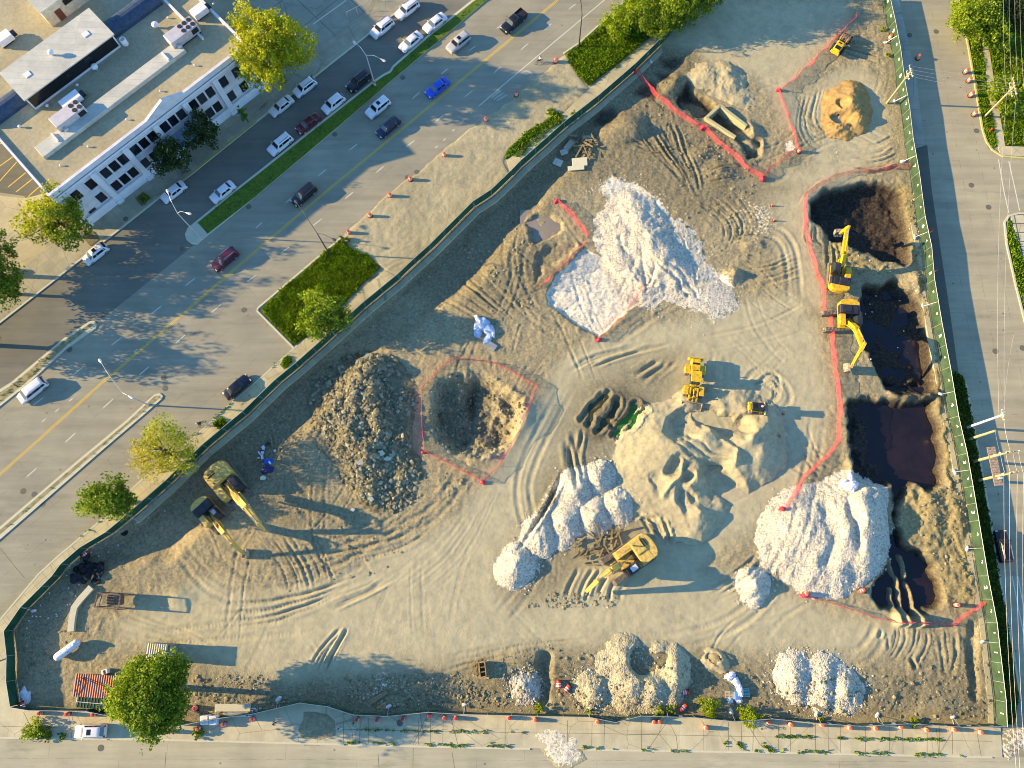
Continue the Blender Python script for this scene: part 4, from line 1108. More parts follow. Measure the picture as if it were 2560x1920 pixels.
GW = 'white gravel piles in the middle of the site'
heap('gravel_pile', [(1497, 1196, 2.9, 1.75)], M_WG, 'topmost cone of the merged white gravel group, nearest the grey sand heap', group=GW, seed=2)
heap('gravel_pile', [(1440, 1222, 3.4, 1.8, 1.15, 70)], M_WG, 'white gravel cone left of the topmost gravel cone, its tracks running to the haul road', group=GW, seed=3)
heap('gravel_pile', [(1543, 1262, 2.9, 1.6, 1.2, 70)], M_WG, 'white gravel cone at the right end of the merged group, below the sand heap', group=GW, seed=4)
heap('gravel_pile', [(1484, 1287, 3.1, 1.6, 1.2, 60)], M_WG, 'white gravel cone in the middle of the lower row, directly above the timber pile', group=GW, seed=5)
heap('gravel_pile', [(1413, 1306, 3.4, 1.65, 1.25, 75)], M_WG, 'white gravel cone left of the one above the timber pile', group=GW, seed=6)
heap('gravel_pile', [(1352, 1338, 3.3, 1.65, 1.15, 60)], M_WG, 'white gravel cone at the left end of the merged row, next to the lower cone', group=GW, seed=7)
heap('gravel_pile', [(1290, 1415, 3.2, 1.8, 1.2, 65)], M_WG, 'lowest white gravel cone of the group, tailing down beside the haul road', group=GW, seed=8)
heap('gravel_pile', [(1882, 1467, 2.8, 1.9, 1.1, 90)], M_WG, 'small steep white gravel cone standing alone below the largest gravel heap', seed=9)
heap('gravel_pile', [(2010, 1335, 6.5, 2.3, 1.1, 70), (1985, 1330, 5.5, 1.7, 1.3, 60), (2060, 1345, 5.5, 2.5, 1.6, 75), (2105, 1330, 5.0, 2.7, 1.9, 80), (2150, 1300, 4.4, 3.3, 1.7, 85), (2150, 1370, 4.2, 2.8, 1.3, 60), (2090, 1415, 3.6, 1.6, 1.3, 30), (2178, 1245, 2.7, 1.5, 1.2, 40), (2040, 1430, 3.0, 1.2, 1.5, 20)], M_WG,
     'largest white gravel heap with several crests beside the dark water channel', seed=10, ridge=[([(2055, 1270), (2068, 1340), (2060, 1410)], .9, -.55), ([(2118, 1270), (2128, 1330), (2140, 1380)], .7, -.45)], blend=.2)
heap('gravel_pile', [(1600, 560, 4.6, 1.6, 1.5, 120), (1625, 615, 5.0, 2.0, 1.5, 115), (1655, 655, 4.8, 1.9, 1.4, 120), (1560, 600, 5.0, 1.1, 1.6, 100), (1590, 690, 4, .7, 1.6, 120), (1700, 695, 4.4, .6, 2.2, 145), (1690, 600, 3.4, .45, 1.6, 140), (1770, 735, 2.8, .3, 1.6, 150)], M_WG,
     'wide spread white gravel heap with a ridge, right of the gravel bed', seed=11, warp=.8,
     ridge=[([(1600, 640), (1610, 690), (1618, 722)], .3, -.2), ([(1632, 660), (1625, 700), (1618, 730)], .3, -.22), ([(1640, 660), (1680, 700), (1720, 740)], .3, -.25), ([(1655, 660), (1700, 690), (1760, 750)], .3, -.2), ([(1545, 600), (1580, 660)], .4, -.25)])
heap('gravel_pile', [(1313, 1718, 2.5, 1.1)], M_GG, 'small coarse grey gravel pile at the left of the bottom row, above a green weed', seed=12, rough=.16)
heap('gravel_pile', [(1482, 1724, 2.9, 1.3)], M_TG, 'round tan stone pile against the bigger tan pile by two fallen drums', seed=13)
heap('gravel_pile', [(1580, 1712, 4.3, 1.9), (1630, 1715, 4.0, 2.1), (1680, 1690, 3.0, 2.2, 1.5, 80), (1558, 1645, 3.0, 1.5, 1.3, 70), (1648, 1660, 2.0, 1.2, 1.8, 85), (1530, 1660, 2.6, .7)], M_TG, 'large tan stone pile with a scooped hollow near the bottom fence', seed=14, pits=[(1618, 1660, 1.9, 1.6), (1660, 1650, 1.0, 1.2)])
heap('gravel_pile', [(1985, 1690, 3.3, 1.6, 1.2, 90), (2055, 1705, 3.0, 1.5, 1.5, 80), (2108, 1722, 2.9, 1.6, 1.2, 80), (2010, 1690, 2.5, 1.0)], M_WG, 'white gravel pile of three merged loads at the lower right', seed=15)
# big sand heap, brown sand heap, small sand mounds
heap('sand_heap', [(1650, 1110, 5.4, 2.4, 1.15, 90), (1608, 1130, 3.6, 1.3, 1.2, 90), (1690, 1125, 6.2, 2.9, 1.35, 30), (1760, 1105, 5.4, 2.7, 1.5, 0), (1868, 1095, 4.8, 3.3, 1.3, 50), (1895, 1130, 4.6, 2.5, 1.0, 0), (1830, 1150, 5.2, 2.6, 1.3, 30), (1690, 1190, 5.4, 2.1, 1.3, 45), (1735, 1215, 5.6, 2.5, 1.5, 60),
                   (1745, 1290, 3.4, 1.8, 1.3, 60), (1622, 1225, 3.8, .8, 1.5, 0), (1715, 1020, 2.4, 1.2, 1.5, 60), (1800, 1030, 3.0, 1.3, 1.6, 100), (1856, 1036, 3.2, 1.6, 1.6, 110), (1905, 1040, 2.6, 1.2)], M_SAND, 'large grey sand heap scooped into ridges and hollows below the wheel loader', 'sand', seed=21, warp=.55, rough=.07, rsize=1.6, fine=.03, blend=.45,
     pits=[(1686, 1166, 1.3, .9, 40), (1716, 1182, 1.2, .8, 60), (1826, 1070, 2.2, 1.3, -10), (1716, 1255, 1.5, .9, -70), (1722, 1058, 2.6, 1.4, 20), (1800, 1205, 2.6, 1.5, -40), (1650, 1215, 1.4, .4, -60), (1785, 1052, 1.9, 1.0, -20), (1760, 1250, 1.8, .9, -50), (1866, 1062, 1.6, .9, 30)],
     ridge=[([(1685, 1110), (1730, 1150), (1800, 1175)], .22, -.28), ([(1700, 1100), (1750, 1140), (1810, 1160)], .22, -.25), ([(1715, 1092), (1765, 1128), (1815, 1146)], .22, -.22), ([(1655, 1240), (1690, 1200), (1700, 1160)], .3, .45), ([(1800, 1100), (1830, 1130), (1838, 1165)], .3, .4)])
heap('sand_heap', [(2118, 265, 4.6, 2.1, 1.05, 80), (2100, 310, 3.4, 1.2), (2125, 240, 3.2, 1.8), (2135, 300, 3.0, 1.9)], M_BSAND, 'brown sand heap with a dark hollow near the leaning utility pole', 'sand', seed=22, pits=[(2104, 300, 1.2, 1.0), (2100, 268, .7, .6)], warp=.6)
heap('sand_heap', [(1772, 185, 2.8, .8, 1.4, 20), (1815, 190, 3.0, 1.1, 1.2, 140), (1830, 210, 2.4, .9, 1.3, 60), (1800, 220, 2.2, .6), (1780, 205, 2, .5), (1850, 245, 2.2, .5, 1.5, 150)], M_SAND, 'low pale sand mounds near the upper trench', 'sand', seed=23, warp=.9, rough=.12)
heap('sand_heap', [(1782, 1645, 1.6, .7), (1800, 1655, 1.5, .7)], M_SAND, 'tiny crater shaped sand mound right of the tan stone pile', 'sand', seed=24, pits=[(1790, 1648, .8, .7)])

# rubble heap with broken chunks
def rocks(n, place, smin, smax, mat, seed, name='rock', parent=None, pw=2.2):
    """n broken chunks in one mesh; place(rs) -> Vector"""
    rs = random.Random(seed); m = MB()
    base = [Vector(v) for v in ((1, .1, 0), (-1, 0, .1), (0, 1, .1), (.1, -1, 0), (0, .1, .8), (.1, 0, -.8), (.7, .7, .5), (-.7, .6, .5), (-.7, -.7, .45), (.7, -.7, .5))]
    fs = [(4, 6, 7), (4, 7, 8), (4, 8, 9), (4, 9, 6), (6, 0, 2), (6, 2, 7), (7, 2, 1), (7, 1, 8), (8, 1, 3), (8, 3, 9), (9, 3, 0), (9, 0, 6), (5, 2, 0), (5, 1, 2), (5, 3, 1), (5, 0, 3)]
    for _ in range(n):
        p = place(rs)
        if p is None: continue
        s = smin + (smax - smin) * rs.random() ** pw
        e = Matrix.Rotation(rs.uniform(0, 6.3), 3, 'Z') @ Matrix.Rotation(rs.uniform(-.5, .5), 3, 'X')
        sc = Vector((s * rs.uniform(.7, 1.3), s * rs.uniform(.6, 1.1), s * rs.uniform(.45, .9)))
        m.add([p + e @ Vector((v.x * sc.x * rs.uniform(.75, 1.25), v.y * sc.y * rs.uniform(.75, 1.25), v.z * sc.z * rs.uniform(.75, 1.25))) for v in base], fs)
    return m.build(name, mat, parent)
def stone_mat(name, a, b):
    t = NT(name, True); g = t.n('ShaderNodeNewGeometry')
    c = t.ramp(g.outputs['Random Per Island'], [(0, a), (1, b)])
    c = t.mix(1.0, c, t.ramp(t.noise(t.coord(), 4, 4, .7), [(.3, (.7, .7, .68)), (.7, (1.15, 1.13, 1.1))]), 'MULTIPLY')
    return t.set(c, .92, spec=.15)
M_CHUNK = stone_mat('broken concrete', (.11, .095, .068), (.38, .34, .265))
M_CLOD = stone_mat('earth clods', (.15, .125, .08), (.36, .31, .22))
M_PALE = stone_mat('pale stones', (.36, .33, .27), (.62, .59, .52))
RUB = [(870, 950, 4.0, 1.4, 1.3, 60), (900, 930, 3.5, 1.9), (930, 930, 3.0, 1.8), (850, 1010, 4.2, 1.9, 1.4, 75), (895, 1000, 4.4, 2.7, 1.5, 80), (930, 1000, 3.6, 2.6, 1.6, 85), (950, 1060, 3.4, 2.5, 1.6, 90), (880, 1080, 4.4, 2.5, 1.6, 100), (920, 1120, 4.4, 2.6, 1.6, 105), (900, 1160, 3.6, 1.8, 1.4, 110), (930, 1210, 3.2, 1.6, 1.3, 110), (830, 1060, 3.4, 1.1, 1.5, 90), (985, 1120, 3.0, 1.2, 2.0, 90), (1000, 1010, 2.8, .8, 1.8, 80), (1000, 1190, 3.0, .7, 1.6, 60), (815, 975, 3.0, .8, 1.3, 60), (960, 930, 2.6, 1.0, 1.4, 0), (990, 1240, 2.4, .4, 1.4, 20)]
rh = heap('rubble_heap', RUB, M_RUB, 'long heap of broken rubble and earth left of the fenced crater', 'rubble', seed=31, warp=1.0, rough=.38, rsize=1.6, fine=.2)
def on_rub(rs):
    s = rs.choice(RUB); p = at(s[0], s[1]); r = s[2] * math.sqrt(rs.random()) * 1.08; a = rs.uniform(0, 6.28)
    x, y = p.x + r * math.cos(a), p.y + r * math.sin(a); return Vector((x, y, surf_z(x, y)))
o = rocks(4200, on_rub, .07, .46, M_CHUNK, 3, 'rubble_chunks', rh, 3.2); o['kind'] = 'stuff'
# loose chunks lying in the crater and over the rough ground
cp = ats(CRATER)
def in_poly_place(poly, zf=surf_z):
    P = ats(poly); xs = [p.x for p in P]; ys = [p.y for p in P]
    def f(rs):
        x, y = rs.uniform(min(xs), max(xs)), rs.uniform(min(ys), max(ys))
        if sdf(np.array([x]), np.array([y]), P, 5)[0] > 0: return None
        return Vector((x, y, zf(x, y)))
    return f
o = rocks(1100, in_poly_place(CRATER), .06, .36, M_CHUNK, 5, 'loose_rubble'); tag(o, 'loose broken stones lining the crater inside the red net', 'rubble', kind='stuff')
CL = [([(1150, 1660), (1380, 1610), (1520, 1650), (1900, 1690), (2200, 1690), (2470, 1640), (2480, 1800), (1900, 1780), (1200, 1765)], 1500), ([(860, 1690), (1150, 1680), (1280, 1770), (870, 1765)], 900), ([(480, 1690), (640, 1680), (760, 1740), (650, 1775), (480, 1790)], 350),
      ([(200, 1340), (560, 1030), (700, 940), (880, 800), (1000, 720), (1090, 650), (1130, 680), (900, 880), (770, 1010), (700, 1100), (520, 1220), (330, 1360), (240, 1460)], 900), ([(1560, 250), (1640, 180), (1760, 300), (1900, 400), (1860, 460), (1640, 330)], 700), ([(2245, 470), (2300, 480), (2320, 760), (2350, 960), (2330, 980), (2290, 700)], 350),
      ([(2370, 1010), (2440, 1300), (2450, 1500), (2370, 1500), (2270, 1330), (2330, 1220)], 600), ([(560, 1080), (720, 1010), (800, 1250), (640, 1200)], 300), ([(1130, 520), (1320, 480), (1360, 740), (1280, 880), (1220, 800)], 350), ([(1640, 300), (1900, 380), (1860, 620), (1720, 520)], 350), ([(700, 1260), (1120, 1180), (1180, 1210), (960, 1430), (720, 1480)], 300), ([(1380, 1480), (1560, 1480), (1540, 1520), (1300, 1520)], 200), ([(1640, 560), (1850, 500), (1960, 640), (1860, 680)], 150), ([(40, 1590), (180, 1450), (240, 1480), (120, 1700), (60, 1740)], 200)]
m_all = []
for i, (p, n) in enumerate(CL):
    m_all.append((in_poly_place(p), n))
def any_clod(rs):
    k = rs.random() * sum(n for f, n in m_all)
    for f, n in m_all:
        if k < n:
            q = f(rs)
            if q is not None:
                j = min(max(int((q.x - x0) / RES), 0), NX - 1) + NX * min(max(int((q.y - y0) / RES), 0), NY - 1)
                if WET[j] > .25: return None
            return q
        k -= n
o = rocks(11000, any_clod, .045, .33, M_CLOD, 9, 'loose_clods', None, 3.5); tag(o, 'clods and stones strewn over the churned ground', 'stones', kind='stuff')
o = rocks(900, any_clod, .05, .17, M_PALE, 19, 'loose_stones', None, 3.0); tag(o, 'pale pebbles strewn over the churned ground', 'stones', kind='stuff')

# gravel that rolled off the white piles
GPL = ((1497, 1196, 2.9), (1440, 1222, 3.6), (1543, 1262, 3.2), (1484, 1287, 3.4), (1413, 1306, 3.8), (1352, 1338, 3.6), (1290, 1415, 3.6), (1882, 1467, 3.0), (2010, 1335, 6.8), (2060, 1345, 7), (2105, 1330, 7), (2150, 1370, 5), (1600, 560, 6), (1660, 640, 6.5), (1590, 690, 5), (1740, 715, 6.5), (1560, 520, 6), (1985, 1690, 3.8), (2055, 1705, 4.2), (2108, 1722, 3.4), (1313, 1718, 2.6), (1580, 1712, 4.6), (1482, 1724, 3.1))
def rolled(rs):
    x, y, r = rs.choice(GPL); p = at(x, y); a = rs.uniform(0, 6.28); d = r * rs.gauss(1.0, .13); x, y = p.x + d * math.cos(a), p.y + d * math.sin(a)
    return Vector((x, y, surf_z(x, y)))
o = rocks(4200, rolled, .05, .17, stone_mat('white stones', (.40, .37, .33), (.66, .61, .57)), 29, 'loose_gravel', None, 2.0); tag(o, 'loose white stones rolled off the gravel piles', 'gravel', kind='stuff')
# single large slabs of broken concrete
M_SLAB = speckle('broken slab', [(.3, (.44, .42, .37)), (.7, (.62, .60, .54))], 3, bump=.25)
def slab_stone(px, py, size, th, rz, label, tilt=(.15, .1), sides=5, seed=1, mat=None):
    rs = random.Random(seed); p = sat(px, py)
    m = MB(); ring0, ring1 = [], []
    E = Matrix.Rotation(rz, 3, 'Z') @ Matrix.Rotation(tilt[0], 3, 'X') @ Matrix.Rotation(tilt[1], 3, 'Y')
    for k in range(sides):
        a = 2 * math.pi * k / sides + rs.uniform(-.3, .3); r = rs.uniform(.8, 1.15)
        q = Vector((math.cos(a) * r * size[0] / 2, math.sin(a) * r * size[1] / 2, 0))
        ring0.append(p + E @ q + Vector((0, 0, -.05))); ring1.append(p + E @ (q * .93 + Vector((0, 0, th))))
    m.loft([ring0, ring1])
    return tag(m.build('concrete_slab', mat or M_SLAB), label, 'slab', 'broken concrete slabs on the rubble heap')
for q in ((902, 1155, (1.5, 1.2), .3, .5, 'pale broken slab on the rubble heap, left of two others'), (953, 1133, (1.3, 1.0), .3, .2, 'pale broken slab high on the shaded side of the rubble heap'), (970, 1148, (.8, 1.5), .3, 1.7, 'narrow upright pale slab right of the other two on the rubble heap'),
          (927, 1247, (.9, 1.0), .3, .9, 'small pale slab at the lower foot of the rubble heap'), (882, 1274, (.85, .75), .35, 0, 'square white block lying alone below the rubble heap'), (918, 892, (1.9, 1.0), .5, .6, 'large cream boulder at the upper end of the rubble heap'), (658, 1195, (1.3, .8), .35, .4, 'grey slab in the shade right of the larger excavator')):
    slab_stone(q[0], q[1], q[2], q[3], q[4], q[5], seed=q[0], sides=4 if q[0] == 882 else 5)
# ------------------------------------------------------------------ green screened site fence
M_GREEN = paint('green fence screen', (.022, .085, .045), .75, dirt=.2, dscale=.6, spec=.15)
M_GREENE = paint('faded green screen', (.045, .085, .042), .8, dirt=.2, dscale=.6, spec=.15)
M_GALV = paint('galvanised steel', (.55, .56, .56), .45, .55, dirt=.08)
M_WHITE = paint('white plastic', (.74, .74, .72), .5, dirt=.06)
M_WHITEP = paint('white painted numerals', (.82, .82, .80), .6, dirt=.03)
M_BAG = paint('white sandbag', (.66, .65, .61), .85, dirt=.12, dscale=4)
FH = 2.05

def digit_mesh(txt, size):
    cu = bpy.data.curves.new('n', 'FONT'); cu.body = txt; cu.size = size; cu.extrude = .004; cu.align_x = 'CENTER'; cu.align_y = 'CENTER'; cu.offset = .02
    ob = bpy.data.objects.new('n', cu); COL.objects.link(ob)
    dg = bpy.context.evaluated_depsgraph_get(); dg.update()
    me = bpy.data.meshes.new_from_object(ob.evaluated_get(dg))
    bpy.data.objects.remove(ob); bpy.data.curves.remove(cu)
    me.name = 'numeral'; me.materials.clear(); me.materials.append(M_WHITEP)
    return me
DIG = {}
def numeral(ch, size, center, nrm, parent):
    if (ch, size) not in DIG: DIG[(ch, size)] = digit_mesh(ch, size)
    o = bpy.data.objects.new('numeral', DIG[(ch, size)])
    Zn = nrm.normalized(); Up = Vector((0, 0, 1)); Xn = Up.cross(Zn).normalized(); Un = Zn.cross(Xn)
    o.matrix_world = Matrix.Translation(center + Zn * .035) @ Matrix((Xn, Un, Zn)).transposed().to_4x4()
    COL.objects.link(o); o.parent = parent
    return o

def resample_len(pts, step):
    P = [Vector((p.x, p.y)) for p in pts]
    out = [P[0]]
    for a, b in zip(P, P[1:]):
        n = max(1, round((b - a).length / step))
        for k in range(1, n + 1): out.append(a.lerp(b, k / n))
    return out

def fence(base_px, step, inner, label, mat, brace_every=2, digits=None, lean=0.0, z=.08):
    """panels between posts; inner: +1 when the site is on the left of the walking direction"""
    P = resample_len(ats(base_px), step)
    root = empty('site_fence', (P[0].x, P[0].y, 0), 0, label, 'fence', 'green fence runs around the site')
    rail = MB(); org = Vector((P[0].x, P[0].y, 0))
    posts = 0
    for i in range(len(P) - 1):
        a, b = P[i] - P[0], P[i + 1] - P[0]
        t = (b - a).normalized(); nrm = Vector((-t.y, t.x)) * inner
        m = MB()
        A, B = Vector((a.x, a.y, z)), Vector((b.x, b.y, z)); up = Vector((nrm.x * lean, nrm.y * lean, FH))
        n = 7; rows = []
        # cloth sags a little between the posts
        for r in range(4):
            row = []
            for k in range(n):
                f = k / (n - 1); v = r / 3
                bow = .05 * math.sin(math.pi * f) * math.sin(math.pi * min(1, v + .15)) * (1 if (i * 7) % 3 else -1)
                row.append(A.lerp(B, f) + up * v + Vector((nrm.x, nrm.y, 0)) * bow)
            rows.append(row)
        bb = 0
        for side in (.012, -.012):
            o_ = Vector((nrm.x, nrm.y, 0)) * side
            b0 = len(m.v)
            for row in rows: m.v.extend([tuple(q + o_) for q in row])
            for r in range(3):
                for k in range(n - 1):
                    q = (b0 + r * n + k, b0 + r * n + k + 1, b0 + (r + 1) * n + k + 1, b0 + (r + 1) * n + k)
                    m.f.append(q if side < 0 else q[::-1]); m.m.append(0)
        pan = m.build('panel', mat, root)
        rail.tube([A + up, B + up], .035, 6)
        MB().tube([A - Vector((0, 0, .1)), A + up + Vector((0, 0, .04))], .035, 6).build('post', M_GALV, root)
        if brace_every and i % brace_every == 0 and i > 0:
            Nn = Vector((nrm.x, nrm.y, 0))
            MB().tube([A + up * .82, A + Nn * 1.05 + Vector((0, 0, -.03))], .03, 5).tube([A + Nn * 1.05 + Vector((0, 0, -.03)), A], .025, 5).build('brace', M_GALV, root)
            BAGS.append(org + A + Nn * 1.0)
        if digits and i < len(digits) and digits[i]:
            c = A.lerp(B, .5) + up * .55
            numeral(digits[i], 1.15, c, Vector((nrm.x, nrm.y, .0)), pan)
    rail.build('top_rail', M_GALV, root)
    return root
BAGS = []
_foot = concrete('fence footing', ((.36, .32, .235), (.47, .42, .32)), -AVE, (3, 9), .4)
def footing(pts, off, w):
    L, Rr = strip(pts, w, off); m = MB()
    m.loft([[(a.x, a.y, -.4), (a.x, a.y, .045), (c.x, c.y, .045), (c.x, c.y, -.4)] for a, c in zip(L, Rr)]); o = m.build('fence_footing', _foot); o['kind'] = 'structure'
footing(FENCE_NW[2:24], .95, .9); footing(FENCE_E[7:], -.75, .75); footing(FENCE_S[9:-1], -.9, .7) if False else None
fence(FENCE_NW[:6], 3.4, 1, 'green fence run along the upper pavement, from the top edge to the red net corner', M_GREEN, 6)
fence(FENCE_NW[5:13], 3.4, 1, 'green fence run beside the churned dirt verge', M_GREEN, 6)
fence(FENCE_NW[12:20], 3.4, 1, 'green fence run behind the bushy tree and lawn', M_GREEN, 5)
fence(FENCE_NW[19:], 3.4, 1, 'green fence run from the yellow tree down to the lower left corner', M_GREEN, 6)
fence(FENCE_W, 3.6, 1, 'short green fence run closing the left corner by the white tank', M_GREEN, 0)
fence(FENCE_S[:8], 3.6, 1, 'green fence run along the lower left pavement, behind the large tree', M_GREEN, 3)
fence(FENCE_S[7:14], 3.6, 1, 'green fence run with red drums along the bottom pavement left of the gravel spill', M_GREENE, 3)
SD = ['' for _ in range(4)] + [c for c in '00000000000000000000']
fence(FENCE_S[13:], 3.6, 1, 'green fence run with white zeros along the bottom pavement to the right corner', M_GREENE, 3, SD)
_E = FENCE_E[::-1]
_n = len(resample_len(ats(_E), 3.3)) - 1
ED = [str(min(9, 1 + int(i * 35 / _n / 4))) for i in range(_n)]
fence(_E, 3.3, 1, 'long green fence along the east street numbered in white from one to nine', M_GREENE, 4, ED, lean=-.28)

# white sandbags on the brace feet
def sandbag(p, rz, lab):
    m = MB(); rings = []
    for k, (x, r) in enumerate(((-.42, .05), (-.34, .17), (-.12, .22), (.12, .21), (.34, .16), (.42, .05))):
        rings.append([Vector((x, r * math.cos(a * math.pi / 4) * 1.1, .12 + r * .6 * math.sin(a * math.pi / 4))) for a in range(8)])
    m.loft(rings); o = m.build('sandbag', M_BAG, smooth=True)
    o.location = p; o.rotation_euler = (0, 0, rz)
    return tag(o, lab, 'sandbag', 'white sandbags weighing down the fence braces')
_bag0 = None
for k, p in enumerate(BAGS):
    q = Vector((p.x, p.y, ground_z(p.x, p.y)))
    if _bag0 is None: _bag0 = sandbag(q, 0, 'white sandbag lying on the foot of a green fence brace'); o = _bag0
    else:
        o = _bag0.copy(); COL.objects.link(o)
    o.location = q; o.rotation_euler = (0, 0, random.uniform(0, 6.28)); o.scale = [random.uniform(.9, 1.3)] * 3

# ------------------------------------------------------------------ red safety netting
def net_mat():
    t = NT('red safety net'); v = t.coord()
    n = t.noise(v, 3, 3, .6)
    t.set(t.ramp(n, [(.3, (.60, .055, .075)), (.7, (.74, .13, .14))]), .6, spec=.2)
    tr = t.n('ShaderNodeBsdfTransparent'); mx = t.n('ShaderNodeMixShader')
    vz_ = t.noise(v, 2.6, 5, .75)
    f = t.ramp(vz_, [(.3, (.48, .48, .48)), (.7, (.80, .80, .80))])
    t.l(f, mx.inputs[0]); t.l(t.b.outputs[0], mx.inputs[1]); t.l(tr.outputs[0], mx.inputs[2]); t.l(mx.outputs[0], t.out.inputs['Surface'])
    return t.m
M_NET = net_mat()
M_ROPE = paint('red net hem', (.74, .04, .07), .6, dirt=.1)
M_STAKE = paint('steel stake', (.22, .13, .09), .7, dirt=.2)
def net(pts, label, h=1.0, lean=.55, side=1, sag=.18, seed=1, group='red safety nets'):
    """netting strung between stakes, leaning and sagging"""
    rs = random.Random(seed)
    P = [Vector((p.x, p.y)) for p in ats(pts)]
    root = empty('safety_net', (P[0].x, P[0].y, ground_z(P[0].x, P[0].y)), 0, label, 'safety net', group)
    o0 = Vector(root.location)
    Q = resample_len([Vector((p.x, p.y, 0)) for p in P], .45)
    corner = [min(range(len(Q)), key=lambda i: (Q[i] - p).length) for p in P]
    m = MB(); hem = []; rows = []
    for i, q in enumerate(Q):
        t = (Q[min(i + 1, len(Q) - 1)] - Q[max(i - 1, 0)]).normalized(); n = Vector((-t.y, t.x)) * side
        dc = min(abs(i - c) for c in corner) * .55
        s = min(1, dc / 2.5)
        ln_k = .55; hh = h * (1 - sag * s * (1 + .5 * math.sin(i * .9 + seed))); ln = ln_k * lean * (1 + .35 * math.sin(i * .7 + seed * 2) + rs.uniform(-.25, .25)) * (.6 + .4 * s)
        zb = surf_z(q.x, q.y)
        base = Vector((q.x, q.y, zb + .03)) - o0
        top = base + Vector((n.x * ln, n.y * ln, hh))
        mid = base.lerp(top, .5) + Vector((n.x, n.y, 0)) * .08 * math.sin(i * 1.7) - Vector((0, 0, .06))
        rows.append((base, mid, top)); hem.append(top)
    b = len(m.v)
    for r in rows: m.v.extend([tuple(x) for x in r])
    for i in range(len(rows) - 1):
        for k in range(2):
            m.f.append((b + 3 * i + k, b + 3 * i + 3 + k, b + 3 * i + 4 + k, b + 3 * i + 1 + k)); m.m.append(0)
    m.build('netting', M_NET, root, smooth=True)
    MB().tube(hem, .03, 5).build('hem', M_ROPE, root)
    L = 0
    for c in corner:
        q = Q[c]; z = surf_z(q.x, q.y)
        p0 = Vector((q.x, q.y, z)) - o0
        MB().tube([p0 - Vector((0, 0, .2)), p0 + Vector((0, 0, h + .15))], .03, 5).build('stake', M_STAKE, root)
    return root
net([(1588, 182), (1612, 212), (1645, 248), (1690, 285), (1740, 318), (1760, 325), (1800, 368), (1830, 388), (1868, 428), (1905, 447)], 'red net running diagonally past the upper trench from the fence', 1.05, .62, 1, seed=1)
net([(1905, 447), (1950, 410), (1995, 380)], 'short red net joining the diagonal net to the net by the paved lot', 1.0, .9, 1, seed=2)
net([(1995, 380), (1985, 340), (1960, 270), (1945, 228)], 'thin red net below the left corner with the red cone top', 1.0, .3, 1, seed=3)
net([(1945, 228), (1990, 190), (2045, 135), (2090, 88), (2120, 60), (2136, 38)], 'red net along the edge of the smooth paved lot at the top', 1.1, 1.0, -1, seed=4)
net([(1392, 506), (1410, 525), (1430, 542), (1450, 570), (1468, 595)], 'short red net sagging beside the small crater', 1.0, .7, 1, seed=5)
net([(1462, 606), (1430, 635), (1405, 662), (1375, 690), (1345, 722)], 'drooping red net on the upper left edge of the gravel bed', 1.2, 1.0, 1, seed=6)
net([(1610, 720), (1590, 750), (1555, 800), (1520, 830), (1497, 852)], 'red net along the lower right edge of the gravel bed', 1.0, .5, -1, seed=7)
HX = [(1135, 897), (1170, 898), (1240, 910), (1290, 935), (1344, 968), (1330, 1010), (1300, 1080), (1250, 1165), (1208, 1206), (1160, 1180), (1100, 1150), (1060, 1128), (1055, 1060), (1053, 975), (1100, 922), (1135, 897)]
net(HX, 'closed red net ring around the hexagonal rubble crater', 1.0, .22, -1, sag=.05, seed=8)
net([(2285, 423), (2240, 424), (2180, 430), (2120, 437), (2070, 455), (2030, 480), (2009, 492)], 'faded red net above the first dark pit reaching the east fence', 1.0, .9, -1, seed=9)
net([(2010, 490), (2007, 525), (2010, 580), (2022, 630), (2040, 690), (2058, 735), (2052, 770), (2062, 790)], 'red net left of the two digging excavators', 1.0, .75, 1, seed=10)
net([(2070, 795), (2074, 840), (2079, 900), (2088, 960), (2094, 1015), (2092, 1060), (2090, 1105), (2060, 1140), (2010, 1185), (1972, 1245), (1956, 1272)], 'long red net beside the water pit ending in a red bundle', 1.1, .8, 1, seed=11)
net([(2018, 1487), (2060, 1500), (2110, 1515), (2160, 1532), (2210, 1548), (2300, 1554), (2378, 1558), (2420, 1528), (2466, 1496)], 'red net below the dark channel from the red bundle to the east fence', .9, .6, -1, seed=12)
def bundle(px, py, label, s=1.0, seed=1):
    rs = random.Random(seed); m = MB(); p = sat(px, py)
    for _ in range(7):
        a = rs.uniform(0, 6.28); q = Vector((math.cos(a), math.sin(a), 0)) * rs.uniform(.1, .45) * s
        m.tube([q + Vector((0, 0, .05)), q * .6 + Vector((0, 0, .35 * s)), q * -.4 + Vector((0, 0, rs.uniform(.2, .5) * s)), q * -1.3 + Vector((0, 0, .05))], [.12 * s, .2 * s, .18 * s, .05], 7)
    o = m.build('net_bundle', M_ROPE, smooth=True); o.location = p
    return tag(o, label, 'net bundle', 'gathered bundles of red net')
for q in ((1588, 180, 'gathered red net tied at the fence corner', 1.3), (1905, 448, 'gathered red net where the diagonal net meets the short one', 1.6), (1757, 322, 'gathered red net halfway along the diagonal net', 1.6), (1946, 227, 'gathered red net at the left tip of the top nets', 1.3), (1391, 504, 'gathered red net above the small crater', 1.3), (1497, 850, 'gathered red net at the lower tip of the gravel bed', 1.2), (2058, 785, 'gathered red net beside the lower digging excavator', 1.4), (1955, 1272, 'gathered red net at the top left edge of the largest gravel heap', 1.5), (1207, 1206, 'gathered red net at the bottom corner of the crater ring', 1.1), (1058, 1132, 'gathered red net at the left corner of the crater ring', 1.0), (2012, 1488, 'gathered red net around the leaning drum below the small gravel cone', 1.8)):
    bundle(q[0], q[1], q[2], q[3] * .8, seed=q[0])

